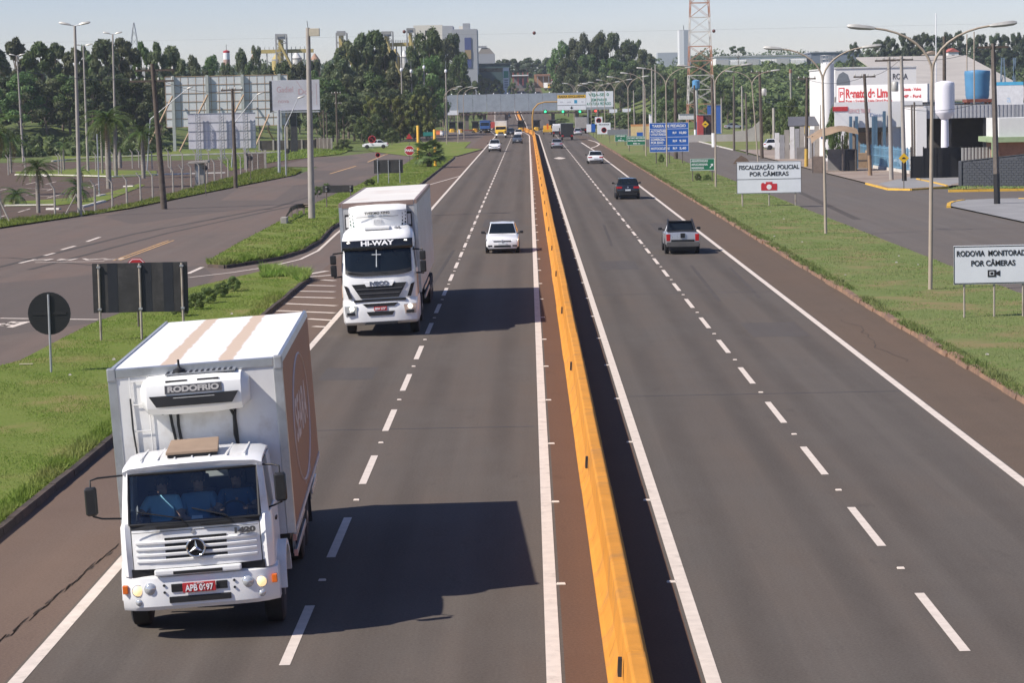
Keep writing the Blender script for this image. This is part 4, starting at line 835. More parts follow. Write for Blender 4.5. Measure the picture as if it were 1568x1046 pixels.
# ------------------------------------------------------------------ second lorry: tractor unit with ribbed silver trailer
m_, t_, b_ = nodes_of('ribbed_aluminium'); v_ = coords(t_)
wv = N(t_, 'ShaderNodeTexWave', Scale=6.0, Distortion=0.0); wv.bands_direction = 'Y'; t_.links.new(v_, wv.inputs['Vector'])
o_ = mixrgb(t_, ramp(t_, noise(t_, .9, 5, v_, .7), .4, .7, 0, .6), (.52, .52, .52), (.40, .36, .33))
t_.links.new(o_, b_.inputs['Base Color']); b_.inputs['Metallic'].default_value = .35; b_.inputs['Roughness'].default_value = .45; bump(t_, b_, wv.outputs[0], .5, .02)
RIBBED = m_
def truck_far():
    t = thing('semi_truck', 'white articulated lorry with black sun visor and silver ribbed trailer, second in the left lane', 'truck', (-4.93, 80.6, 0), R(.6))
    # cab shell: lofted from bumper up
    def band(zs, name, m, parent=t, hw_=1.24, smooth=40):
        secs = []
        for z, f, e, hw1 in zs:
            secs.append([(-hw1, 2.05, z), (-hw1, f + .35, z), (-hw1 + .06, f + .14 + e, z), (-hw1 + .25, f + .04, z), (-.5, f, z), (.5, f, z), (hw1 - .25, f + .04, z), (hw1 - .06, f + .14 + e, z), (hw1, f + .35, z), (hw1, 2.05, z)])
        return MB().loft(secs).build(name, m, parent, smooth=smooth)
    band([(.40, .16, 0, 1.18), (.50, .03, 0, 1.24), (.80, .0, 0, 1.25), (1.10, .02, 0, 1.25), (1.22, .08, 0, 1.24)], 'bumper', WHITE)
    fp = band([(1.225, .10, 0, 1.22), (1.5, .06, 0, 1.23), (1.9, .10, 0, 1.22), (2.12, .14, 0, 1.22)], 'front_panel', WHITE)
    band([(2.12, .17, 0, 1.215), (2.6, .33, 0, 1.19), (2.92, .42, 0, 1.16)], 'cab_wall', WHITE)
    band([(2.92, .44, 0, 1.18), (3.2, .50, 0, 1.17), (3.38, .70, 0, 1.12), (3.47, 1.0, 0, 1.05), (3.52, 1.4, 0, .98)], 'cab_roof', WHITE)
    cf = lambda x: 0 if abs(x) < .5 else .09 * (abs(x) - .5) if abs(x) < .95 else .04 + .55 * (abs(x) - .95)
    # windscreen: dark curved glass
    ws = MB().grid([[(x, f + cf(x), z + (.10 * (abs(x) / 1.1) ** 4 if k == 0 else 0)) for x in np.linspace(-1.09, 1.09, 19)] for k, (z, f) in enumerate(((2.03, .10), (2.14, .135), (2.5, .26), (2.90, .38)))])
    ws.build('windscreen', GLASSD, t, smooth=60)
    MB().grid([[(x, f + cf(x), z + .10 * (abs(x) / 1.1) ** 4) for x in np.linspace(-1.09, 1.09, 19)] for z, f in ((2.00, .07), (2.13, .12))]).build('scuttle', BLACKP, t, smooth=60)
    for x in (-.5, .3): MB().tube([(x, .09, 2.06), (x - .5, .13, 2.14)], .012, 5).build('wiper', BLACKP, t)
    vz = MB().loft([[(x, .28 + .13 * (abs(x) / 1.15) ** 3, 2.84), (x, .26 + .13 * (abs(x) / 1.15) ** 3, 2.96), (x, .34 + .13 * (abs(x) / 1.15) ** 3, 3.16), (x, .52 + .1 * (abs(x) / 1.15) ** 3, 3.16), (x, .52, 2.86)] for x in np.linspace(-1.16, 1.16, 13)]).build('sun_visor', BLACKG, t, smooth=35)
    text('HI-WAY', .22, INKW, vz, (0, .285, 3.05), (R(70), 0, 0), .004, width=1.08, bold=.008)
    for sx in (-1, 1):
        MB().hexa([(sx * .88, .34, 3.09), (sx * 1.12, .45, 3.05), (sx * 1.12, .5, 3.05), (sx * .88, .42, 3.09), (sx * .9, .37, 3.13), (sx * 1.14, .48, 3.11), (sx * 1.14, .52, 3.11), (sx * .9, .45, 3.13)]).build('marker_light', LITW, t)
        MB().hexa([(sx * 1.215, .55, 2.16), (sx * 1.23, .55, 2.16), (sx * 1.23, 1.4, 2.16), (sx * 1.215, 1.4, 2.16), (sx * 1.165, .72, 2.86), (sx * 1.19, .72, 2.86), (sx * 1.19, 1.4, 2.86), (sx * 1.165, 1.4, 2.86)]).build('side_window', GLASSD, t)
        mx = sx * 1.47
        mm = MB().bx(mx - .1, mx + .1, .30, .46, 2.42, 2.72).bx(mx - .1, mx + .1, .30, .46, 2.02, 2.40).build('mirror', BLACKP, t, bevel=.04)
        MB().tube([(sx * 1.15, .6, 2.78), (mx, .5, 2.76), (mx, .44, 2.66)], .03, 6).tube([(sx * 1.2, .6, 2.0), (mx, .5, 1.98), (mx, .44, 2.08)], .03, 6).build('mirror_arm', BLACKP, mm)
        # headlight cluster
        hl = MB().hexa([(sx * .80, .0, .72), (sx * 1.16, .09, .72), (sx * 1.16, .14, .72), (sx * .80, .1, .72), (sx * .76, -.005, 1.03), (sx * 1.18, .09, 1.05), (sx * 1.18, .14, 1.05), (sx * .76, .1, 1.03)]).build('headlight', LENS, t, bevel=.01)
        MB().lathe([(.085, .0), (.06, -.03), (.001, -.04)], 14, (sx * .93 if sx < 0 else .98, .015, .95), 'y').build('lens', LITW, hl, smooth=60)
        MB().bx(min(sx * .84, sx * 1.1), max(sx * .84, sx * 1.1), -.002, .05, .74, .83).build('fog_lamp', BLACKP, hl)
        MB().hexa([(sx * .90, .05, 1.28), (sx * 1.02, .09, 1.28), (sx * 1.02, .2, 1.28), (sx * .90, .2, 1.28), (sx * 1.04, .09, 1.68), (sx * 1.15, .15, 1.72), (sx * 1.17, .26, 1.72), (sx * 1.06, .26, 1.68)]).build('air_slot', BLACKP, t)
        wheel(t, sx * 1.05, 1.42, .50, .30, sx, truck=True)
        MB().bx(min(sx * 1.24, sx * 1.262), max(sx * 1.24, sx * 1.262), .6, .9, 1.3, 2.0).build('side_deflector', mat('deflector_copper', (.55, .33, .22), .4), t)
    gr = MB().hexa([(-.62, .045, 1.28), (.62, .045, 1.28), (.62, .12, 1.28), (-.62, .12, 1.28), (-.90, .075, 1.74), (.90, .075, 1.74), (.90, .13, 1.74), (-.90, .13, 1.74)]).build('grille', BLACKP, t)
    for z, w_ in ((1.42, .66), (1.57, .75)): MB().bx(-w_, w_, .035, .06, z - .018, z + .018).build('grille_slat', mat('grille_bar_dark', (.07, .07, .075), .4), gr, bevel=.006)
    MB().hexa([(-.42, .035, 1.66), (.42, .035, 1.66), (.42, .09, 1.66), (-.42, .09, 1.66), (-.5, .055, 1.80), (.5, .055, 1.80), (.5, .11, 1.80), (-.5, .11, 1.80)]).build('badge_panel', WHITE, t)
    text('IVECO', .17, mat('chrome_grey', (.2, .2, .21), .3, .7), t, (0, .036, 1.745), (R(82), 0, 0), .012, width=.62, bold=.008)
    MB().bx(-.85, .85, .015, .09, 1.165, 1.235).build('lower_slot', BLACKP, t)
    MB().hexa([(-.46, -.012, .99), (.46, -.012, .99), (.46, .05, .99), (-.46, .05, .99), (-.58, -.01, 1.10), (.58, -.01, 1.10), (.58, .05, 1.10), (-.58, .05, 1.10)]).build('bumper_slot', BLACKP, t)
    MB().hexa([(-.38, -.012, .70), (.38, -.012, .70), (.38, .05, .70), (-.38, .05, .70), (-.46, -.012, .83), (.46, -.012, .83), (.46, .05, .83), (-.46, .05, .83)]).build('bumper_slot', BLACKP, t)
    MB().hexa([(-.55, -.005, .41), (.55, -.005, .41), (.55, .1, .41), (-.55, .1, .41), (-.5, .0, .47), (.5, .0, .47), (.5, .1, .47), (-.5, .1, .47)]).build('bumper_lip', BLACKP, t)
    npl = MB().bx(-.21, .21, -.025, -.008, .86, .99).build('number_plate', MATS['plate_red'], t)
    text('BBW 2739', .10, INKW, npl, (0, -.027, .92), width=.36, bold=.003)
    MB().bx(-.42, .42, .85, 1.4, 3.47, 3.56).build('roof_hatch', WHITE2, t, bevel=.02)
    for x in (.62, .72): MB().lathe([(.05, 0), (.06, .05), (.02, .08), (.001, .08)], 10, (x, 1.0, 3.46)).build('horn', ALU, t, smooth=50)
    # trailer
    y0, y1, zb, zt = 2.25, 18.0, 1.22, 4.33
    MB().bx(-1.28, 1.28, y0, y1, zb, zt - .04).build('trailer_wall', mat('trailer_front_grey', (.42, .42, .42), .5, .2, var=.08, scale=1), t)
    MB().bx(-1.27, 1.27, y0 + .03, y1 - .03, zt - .04, zt - .01).build('trailer_roof', mat('trailer_roof_cream', (.74, .70, .63), .55, var=.06, scale=.5, col2=(.6, .5, .42), amt=.36), t)
    for sx in (-1, 1):
        MB().bx(min(sx * 1.281, sx * 1.30), max(sx * 1.281, sx * 1.30), y0 + .12, y1 - .05, zb + .06, zt - .12).build('ribbed_side', RIBBED, t)
        MB().bx(min(sx * 1.22, sx * 1.31), max(sx * 1.22, sx * 1.31), y0 - .01, y1, zt - .13, zt + .005).build('roof_trim', mat('trim_rust', (.28, .2, .17), .5, .4, var=.15), t)
        MB().bx(min(sx * 1.2, sx * 1.308), max(sx * 1.2, sx * 1.308), y0 - .015, y0 + .1, zb, zt - .13).build('corner_trim', ALU, t)
        fr_ = MB().bx(sx * 1.03 - .09, sx * 1.03 + .09, y0 - .05, y0 - .004, 3.45, 3.95).build('vent_frame', BLACKP, t)
        MB().bx(sx * 1.03 - .055, sx * 1.03 + .055, y0 - .06, y0 - .045, 3.52, 3.88).build('vent_panel', DULLW, fr_)
        for y in (13.2, 14.45, 15.7): wheel(t, sx * 1.08, y, .5, .34, sx, truck=True)
        for y in (5.6,): wheel(t, sx * 1.02, y, .5, .30, sx, truck=True)
        for z in (.62, .92): MB().bx(min(sx * 1.2, sx * 1.25), max(sx * 1.2, sx * 1.25), 7.2, 12.2, z, z + .12).build('side_guard', ALU, t)
    MB().bx(-1.2, 1.2, y0 - .02, y0 + .05, zt - .16, zt + .004).build('front_trim', MATS['trim_rust'], t)
    # cooling unit
    secs = []
    for x in (-.96, -.9, -.7, 0, .7, .9, .96):
        e = .28 * max(0, (abs(x) - .6) / .36); f = y0 - .62 + e
        secs.append([(x, y0 - .003, 3.2), (x, f + .1, 3.2), (x, f, 3.5), (x, f - .03, 3.82), (x, f - .03, 4.05), (x, f + .08, 4.18 - e * .2), (x, y0 - .003, 4.25 - e * .2)])
    un = MB().loft(secs).build('cooling_unit', WHITE2, t, smooth=35)
    text('THERMO KING', .105, INK, un, (0, y0 - .665, 3.98), (R(90), 0, 0), .004, width=.84, bold=.004)
    MB().bx(-.7, .7, y0 - .656, y0 - .64, 3.855, 3.868).build('seam', DARK, un)
    MB().bx(-.13, .13, y0 - .655, y0 - .63, 3.6, 3.76).build('data_plate', mat('plate_grey', (.5, .5, .5), .5, var=.2, scale=14), un)
    HOLE = mat('grille_green', (.12, .2, .16), .5)
    for sx in (-1, 1):
        for k in range(6):
            for j in range(2):
                MB().lathe([(.042, 0), (.042, -.02)], 8, (sx * (.80 + j * .1), y0 - .46 + j * .075, 3.34 + k * .115 + j * .05), 'y').build('vent_hole', HOLE if sx < 0 else BLACKP, un)
    MB().bx(.86, 1.18, y0 - .02, y0 - .004, 3.1, 3.22).build('sticker', mat('sticker_teal', (.05, .25, .3), .5), t)
    MB().bx(-1.0, 1.0, .4, 17.8, .62, 1.2).build('chassis', DARK, t)
    roll_body(t, -2.2, skip=('wheel',))
    return t
trk2 = truck_far()
bpy.context.view_layer.update()
cr = thing('hanging_cross', 'thin white cross standing against the inside of the lorry windscreen', 'cross', trk2.matrix_world @ Vector((-.12, .0, 0)), R(.6))
MB().hexa([(-.016, .10, 2.28), (.016, .10, 2.28), (.016, .115, 2.28), (-.016, .115, 2.28), (-.010, .28, 2.84), (.010, .28, 2.84), (.010, .295, 2.84), (-.010, .295, 2.84)]).hexa([(-.15, .225, 2.67), (.15, .225, 2.67), (.15, .24, 2.67), (-.15, .24, 2.67), (-.15, .235, 2.69), (.15, .235, 2.69), (.15, .25, 2.69), (-.15, .25, 2.69)]).build('cross_bars', mat('cross_grey', (.5, .52, .54), .5), cr)

# ------------------------------------------------------------------ cars (front towards +y)
def car(name, label, cat, loc, rotz, kind, L, W, H, paint, lit=False, dark_bed=False, plate=SIGN_W, roof_paint=None, group=None, rear_badge=None):
    t = thing(name, label, cat, loc, rotz, group); hw_ = W / 2; s = H / 1.5
    pick = kind == 'pickup'
    prof = {'hatch': [(-.5, .86, .42, .66), (-.49, .93, .32, .84), (-.465, .965, .24, .98), (-.25, 1, .2, .97), (.1, 1, .2, .95), (.24, .99, .2, .95), (.40, .97, .22, .85), (.465, .95, .24, .79), (.49, .90, .26, .73), (.5, .80, .32, .62)],
            'suv': [(-.5, .86, .46, .7), (-.49, .94, .36, .92), (-.465, .97, .28, 1.04), (-.25, 1, .24, 1.02), (.1, 1, .24, 1.0), (.23, .99, .24, 1.0), (.40, .97, .26, .92), (.465, .93, .3, .82), (.49, .88, .34, .7), (.5, .78, .42, .56)],
            'sedan': [(-.5, .84, .42, .66), (-.49, .92, .32, .82), (-.46, .96, .24, .98), (-.36, .99, .2, 1.0), (-.2, 1, .2, .96), (.1, 1, .2, .94), (.22, .99, .2, .93), (.39, .965, .22, .84), (.46, .95, .24, .78), (.49, .90, .26, .72), (.5, .80, .32, .62)],
            'pickup': [(-.5, .93, .46, .74), (-.495, .97, .38, 1.0), (-.48, .985, .36, 1.03), (-.25, 1, .30, 1.02), (.0, 1, .26, 1.0), (.2, .99, .26, 1.0), (.40, .97, .28, .90), (.465, .93, .3, .80), (.49, .88, .34, .68), (.5, .78, .42, .56)]}[kind]
    secs = []
    for fy, fw, zb, zt in prof:
        w_ = hw_ * fw; zb *= s; zt *= s; h = zt - zb; y = fy * L
        secs.append([(-w_ * .86, y, zb), (-w_, y, zb + h * .22), (-w_ * 1.0, y, zb + h * .6), (-w_ * .965, y, zb + h * .9), (-w_ * .86, y, zt), (0, y, zt + .02 * s), (w_ * .86, y, zt), (w_ * .965, y, zb + h * .9), (w_ * 1.0, y, zb + h * .6), (w_, y, zb + h * .22), (w_ * .86, y, zb)])
    MB().loft(secs).build('body', paint, t, smooth=32)
    MB().bx(-hw_ * .8, hw_ * .8, -L * .45, L * .45, .16 * s, .30 * s).build('underbody', BLACKP, t)
    yb0, yb1, yt0, yt1 = {'hatch': (-.462, .25, -.37, .06), 'suv': (-.47, .25, -.40, .07), 'sedan': (-.36, .24, -.22, .05), 'pickup': (-.06, .23, -.02, .07)}[kind]
    zb = .945 * s if kind in ('hatch', 'sedan') else 1.0 * s; zt = H - .035; wb, wt = hw_ * .93, hw_ * .72
    yb0, yb1, yt0, yt1 = yb0 * L, yb1 * L, yt0 * L, yt1 * L
    B = [(-wb, yb0, zb), (wb, yb0, zb), (wb * .93, yb1, zb), (-wb * .93, yb1, zb)]; T = [(-wt, yt0, zt), (wt, yt0, zt), (wt * .98, yt1, zt), (-wt * .98, yt1, zt)]
    MB().hexa(B + T).build('cabin', paint, t, bevel=.03)
    MB().loft([[(x * k, y, zt - .02 + .055 * (1 - (x / wt) ** 2) * (1 if 0 < j < 3 else .2)) for x in (-wt, -wt * .6, 0, wt * .6, wt)] + [(wt * k, y, zt - .04), (-wt * k, y, zt - .04)] for j, (y, k) in enumerate(((yt0 - .03, .96), (yt0 + .15, 1), (yt1 - .2, 1), (yt1 + .02, .96)))]).build('roof', roof_paint or paint, t, smooth=40)
    pane(t, 'windscreen', [B[2], B[3], T[3], T[2]], GLASSD, .05, .03)
    pane(t, 'rear_window', [B[0], B[1], T[1], T[0]], GLASSD, .055, .03)
    for (a, b, c, d) in ((1, 2, 2, 1), (3, 0, 0, 3)):
        q = [Vector(B[a]), Vector(B[b]), Vector(T[c]), Vector(T[d])]
        if pick: pane(t, 'side_window', q, GLASSD, .05, .025)
        else:
            mb_, mt_ = (q[0] + q[1]) / 2, (q[2] + q[3]) / 2
            pane(t, 'side_window', [q[0], mb_, mt_, q[3]], GLASSD, .05, .025); pane(t, 'side_window', [mb_, q[1], q[2], mt_], GLASSD, .05, .025)
    r = .31 * s if kind in ('hatch', 'sedan') else .345 * s
    for sx in (-1, 1):
        for fy in ((-.31, .32)):
            wheel(t, sx * (hw_ - .085), fy * L, r, .2, sx)
            arc = [(fy * L + r * 1.17 * math.cos(a), r + r * 1.17 * math.sin(a)) for a in np.linspace(0, math.pi, 13)]
            MB().prism(arc, min(sx * (hw_ - .22), sx * (hw_ + .006)), max(sx * (hw_ - .22), sx * (hw_ + .006)), 'x').build('wheel_arch', BLACKP, t)
        yl_ = yb1 - .12 * L * .5
        mi = MB().bx(min(sx * (hw_ + .03), sx * (hw_ + .22)), max(sx * (hw_ + .03), sx * (hw_ + .22)), yl_ - .08, yl_ + .03, zb + .02, zb + .15).build('mirror', BLACKP, t, bevel=.03)
        MB().bar((sx * (hw_ - .08), yl_, zb + .02), (sx * (hw_ + .08), yl_ - .02, zb + .06), .05).build('mirror_stalk', BLACKP, mi)
        yf = L * .502; zl = (.635 if kind in ('hatch', 'sedan') else .74) * s
        MB().hexa([(sx * hw_ * .56, yf - .01, zl - .055), (sx * hw_ * .90, yf - .07, zl - .05), (sx * hw_ * .93, yf - .3, zl - .04), (sx * hw_ * .56, yf - .16, zl - .055), (sx * hw_ * .54, yf - .02, zl + .05), (sx * hw_ * .955, yf - .12, zl + .11), (sx * hw_ * .955, yf - .36, zl + .1), (sx * hw_ * .54, yf - .16, zl + .05)]).build('headlight', LITW if (lit and sx < 0) else LENSD, t)
        MB().bx(min(sx * hw_ * .60, sx * hw_ * .86), max(sx * hw_ * .60, sx * hw_ * .86), yf - .10, yf - .005, .36 * s, .44 * s).build('fog_lamp', BLACKP, t)
        zt_ = {'hatch': .78, 'suv': .84, 'sedan': .78, 'pickup': .80}[kind] * s; yr = -L * .49; hh = .17 if pick else .075
        MB().bx(min(sx * hw_ * (.72 if pick else .48), sx * hw_ * .955), max(sx * hw_ * (.72 if pick else .48), sx * hw_ * .955), yr - .05, yr + .22, zt_ - hh, zt_ + hh).build('tail_light', REDLENS, t, bevel=.02)
    zf = .30 * s
    MB().bx(-hw_ * .5, hw_ * .5, L * .47, L * .503, zf + .02, zf + .13).build('lower_grille', BLACKP, t, bevel=.01)
    MB().bx(-hw_ * .52, hw_ * .52, L * .47, L * .502, .60 * s, .66 * s).build('grille', BLACKP, t)
    MB().lathe([(.07, 0), (.07, .025), (.04, .03)], 16, (0, L * .50, .635 * s), 'y').build('badge', ALU, t, smooth=30)
    MB().bx(-.2, .2, L * .495, L * .508, .44 * s, .55 * s).build('number_plate', mat('plate_pale', (.62, .66, .68), .5), t)
    zp = .62 * s if kind != 'suv' else .66 * s
    if pick: zp = .52 * s
    MB().bx(-.2, .2, -L * .506, -L * .49, zp - .06, zp + .06).build('number_plate', MATS['plate_pale'], t)
    MB().bx(-hw_ * .78, hw_ * .78, -L * .503, -L * .47, .30 * s, .44 * s).build('rear_bumper_trim', BLACKP, t, bevel=.02)
    if pick:
        MB().bx(-hw_ * .82, hw_ * .82, -L * .47, yb0 - .04, 1.0 * s, 1.052 * s).build('bed_cover', BLACKP, t)
        MB().bx(-hw_ * .95, hw_ * .95, -L * .508, -L * .48, .36 * s, .60 * s).build('rear_bumper', mat('bumper_grey', (.09, .085, .08), .5) if dark_bed else paint, t, bevel=.03)
        if dark_bed:
            for sx in (-1, 1):
                MB().tube([(sx * hw_ * .82, -L * .30, 1.03 * s), (sx * wt * 1.0, yt0 - .1, zt - .02), (sx * wt * .98, yt0 + .3, zt + .06), (sx * wt * .96, yt1 - .1, zt + .05)], .05, 8).build('roll_bar', BLACKP, t, smooth=50)
            MB().tube([(-wt * .98, yt0 - .1, zt + .0), (wt * .98, yt0 - .1, zt + .0)], .04, 8).build('roll_bar', BLACKP, t)
            MB().bx(-.11, .11, -L * .512, -L * .48, .78 * s, 1.0 * s).build('tailgate_badge', BLACKP, t, bevel=.02); MB().bx(-hw_ * .68, hw_ * .68, -L * .506, -L * .49, .60 * s, .70 * s).build('tailgate_strip', BLACKP, t)
    elif rear_badge:
        MB().lathe([(.06, 0), (.06, -.03), (.001, -.03)], 14, (0, -L * .495, .86 * s), 'y').build('rear_badge', ALU, t)
    MB().tube([(0, yt0 + .1, zt), (0, yt0 - .05, zt + .14)], .006, 4).build('aerial', BLACKP, t)
    return t
PW = mat('car_white', (.80, .80, .80), .3, var=.02, coat=.6); PB = mat('car_black', (.012, .016, .022), .18, var=.1, coat=.8)
PS = mat('car_silver', (.45, .46, .48), .3, .5, var=.04, coat=.6); PG = mat('car_grey', (.10, .12, .15), .28, .3, var=.05, coat=.6)
P = g(768.5, 385.5); car('hatchback_car', 'white hatchback car with one headlight lit, driving towards the viewer beside the barrier', 'car', (-1.42, 125.2, 0), math.pi + R(.5), 'hatch', 3.9, 1.68, 1.47, PW, True)
car('pickup_truck', 'silver pickup with black roll bar and red tail lights seen from behind', 'pickup', (g(1044.5, 388).x, g(1044.5, 388).y + 1.35, 0), R(-.3), 'pickup', 4.4, 1.66, 1.55, PS, dark_bed=True)
car('suv_car', 'black sport utility car seen from behind in the right lane', 'car', (g(961, 304.5).x, g(961, 304.5).y + 1.2, 0), 0, 'suv', 4.25, 1.78, 1.6, PB, rear_badge=True)
car('sedan_car', 'white hatchback with dark diffuser seen from behind, beyond the black car', 'car', (g(911.5, 250.5).x, g(911.5, 250.5).y + 1.3, 0), R(1), 'hatch', 4.1, 1.8, 1.5, PW)
car('sedan_car', 'silver saloon seen from behind in the lane next to the barrier', 'car', (4.35, 385, 0), R(1), 'sedan', 4.4, 1.76, 1.47, PS)
car('pickup_truck', 'white pickup with lights on, coming from the toll plaza', 'pickup', (g(757.6, 232.3).x, g(757.6, 232.3).y + 1.6, 0), math.pi, 'suv', 4.9, 1.82, 1.8, PW)
car('suv_car', 'dark blue car coming from the toll plaza behind the white pickup', 'car', (g(792.5, 219.6).x, g(792.5, 219.6).y, 0), math.pi, 'suv', 4.2, 1.76, 1.58, PG)
car('sedan_car', 'white car leaving the toll booth behind the dark blue car', 'car', (-2.1, 520, 0), math.pi, 'sedan', 4.3, 1.74, 1.47, PW)
car('sedan_car', 'black car at the toll booth just left of the white car', 'car', (-3.9, 545, 0), math.pi, 'hatch', 4.0, 1.72, 1.5, PB)
car('sedan_car', 'tiny dark car far away under the toll canopy', 'car', (-6.6, 830, gz(0, 830)), math.pi, 'sedan', 4.3, 1.74, 1.47, PB)
P = g(575, 227.5); car('parked_car', 'white saloon parked side-on on the grass beyond the left junction', 'car', (P.x, P.y, .05), R(92), 'sedan', 4.3, 1.7, 1.45, PW)
P = g(1192, 230); car('parked_car', 'white hatchback parked side-on on the pavement by the right-hand poles', 'car', (P.x, P.y, .11), R(-88), 'hatch', 4.1, 1.7, 1.5, PW)
car('parked_car', 'small white car beside the grey box lorry at the toll plaza', 'car', (10.3, 520, 0), 0, 'hatch', 3.8, 1.66, 1.48, PW)
car('parked_car', 'silver car parked on the grass beyond the lattice mast', 'car', (at(1124, 186, 560).x, 560, .05), R(-80), 'sedan', 4.4, 1.72, 1.45, PS)
car('parked_car', 'dark car tucked behind the yellow banner wall', 'car', (24, 470, .03), R(70), 'sedan', 4.3, 1.72, 1.45, PG)

def lorry(label, loc, rotz, cab_m, box_m, W=2.3, H=3.2, L=8.0, nose=False, bw=None, open_top=False):
    t = thing('lorry', label, 'truck', loc, rotz); hw_ = W / 2
    if nose:
        MB().loft([[(x * k, y, z) for x, z in ((-.9, .7), (-.98, 1.0), (-.9, 1.45 + dz), (0, 1.55 + dz), (.9, 1.45 + dz), (.98, 1.0), (.9, .7))] for y, k, dz in ((L / 2, .78, -.18), (L / 2 - .15, .92, 0), (L / 2 - 1.2, 1.1, .1))]).build('bonnet', cab_m, t, smooth=40)
        cy = L / 2 - 1.2
        MB().bx(-.5, .5, L / 2 - .02, L / 2 + .03, .75, 1.2).build('grille', BLACKP, t)
        for sx in (-1, 1): MB().bx(min(sx * .75, sx * 1.15), max(sx * .75, sx * 1.15), L / 2 - 1.3, L / 2 - .3, .6, 1.05).build('wing', BLACKP, t, bevel=.08)
    else: cy = L / 2
    B = [(-hw_, cy - 1.7, 1.0), (hw_, cy - 1.7, 1.0), (hw_, cy, 1.0), (-hw_, cy, 1.0)]; zc = 2.6 if not nose else 2.35
    Bm = [(-hw_, cy - 1.7, 1.6), (hw_, cy - 1.7, 1.6), (hw_, cy, 1.6), (-hw_, cy, 1.6)]; T = [(-hw_ * .93, cy - 1.7, zc), (hw_ * .93, cy - 1.7, zc), (hw_ * .93, cy - .25, zc), (-hw_ * .93, cy - .25, zc)]
    MB().loft([B, Bm, T]).build('cab', cab_m, t, bevel=.05)
    pane(t, 'windscreen', [Bm[2], Bm[3], T[3], T[2]], GLASSD, .1, .01)
    for a, b in ((1, 2), (3, 0)): pane(t, 'side_window', [Bm[a], Bm[b], T[b], T[a]], GLASSD, .15, .01)
    MB().bx(-hw_, hw_, L / 2 - .25, L / 2 + .08, .45, .85).build('bumper', STEEL if nose else BLACKP, t, bevel=.04)
    for sx in (-1, 1):
        MB().bx(min(sx * hw_ * .6, sx * hw_ * .9), max(sx * hw_ * .6, sx * hw_ * .9), L / 2 + .06, L / 2 + .1, .6, .78).build('headlight', LITW if nose else LENS, t)
        MB().bx(sx * (hw_ + .2) - .1, sx * (hw_ + .2) + .1, cy - .3, cy - .2, 1.7, 2.2).build('mirror', BLACKP, t)
        for y in (L / 2 - 1.2, -L / 2 + 1.3, -L / 2 + 2.5): wheel(t, sx * (hw_ - .18), y, .48, .3, sx, truck=True)
        MB().bx(min(sx * hw_ * .6, sx * hw_ * .95), max(sx * hw_ * .6, sx * hw_ * .95), -L / 2 - .03, -L / 2, .7, .95).build('tail_light', REDLENS, t)
    b2 = (bw or W) / 2 + .05
    MB().bx(-b2, b2, -L / 2, cy - 1.85, 1.05, H).build('cargo_box', box_m, t, bevel=.03)
    for k in range(5 if not open_top else 0):
        y = -L / 2 + .4 + k * (cy - 1.85 + L / 2 - .8) / 4; MB().bx(-b2 - .02, b2 + .02, y, y + .06, 1.02, H + .02).build('box_rib', STEEL, t)
    MB().bx(-b2 - .01, b2 + .01, -L / 2 - .03, -L / 2 - .005, 1.0, 1.2).build('tail_bar', DARK, t)
    MB().bx(-.5, .5, -L / 2, L / 2 - .5, .6, 1.05).build('chassis', DARK, t)
    return t
P = g(767, 211); lorry('old yellow lorry with a rounded bonnet and white cargo box leaving the toll', (P.x, P.y + 3.6, 0), math.pi, mat('lorry_yellow', (.68, .42, .03), .45), DULLW, 2.3, 3.4, 7.4, True)
lr_ = MB().bx(-1.3, 1.3, -.7, .7, 0, 1.2); rd = thing('red_load', 'red cargo showing behind the white box of the yellow lorry', 'cargo', (P.x - .9, P.y + 8.0, 1.9)); MB().bx(-1.2, .6, -.4, .4, 0, 1.3).build('crate', mat('cargo_red', (.4, .05, .04), .6), rd, bevel=.06)
P = g(869.5, 214.5); lorry('dark tanker-like lorry seen from behind approaching the toll canopy', (P.x - .1, P.y + 4, 0), 0, PB, mat('lorry_black', (.022, .022, .022), .6, var=.4, scale=1), 2.2, 3.1, 8)
P = g(853, 209.5); lorry('white van-bodied lorry seen from behind, left of the dark lorry', (P.x, P.y + 3, 0), 0, PW, DULLW, 1.7, 2.25, 5.5)
P = g(888, 204.5); lorry('grey box lorry with ribbed doors waiting at the right-hand toll lane', (P.x + .4, 548, 0), 0, PW, mat('lorry_grey', (.33, .31, .29), .6, var=.12), 2.4, 3.5, 8.5)
P = g(742, 204); lorry('blue lorry waiting inside the left toll lanes', (P.x, 585, 0), math.pi, mat('lorry_blue', (.05, .13, .35), .45), mat('lorry_blue_box', (.04, .09, .22), .6), 2.3, 3.0, 7.0)

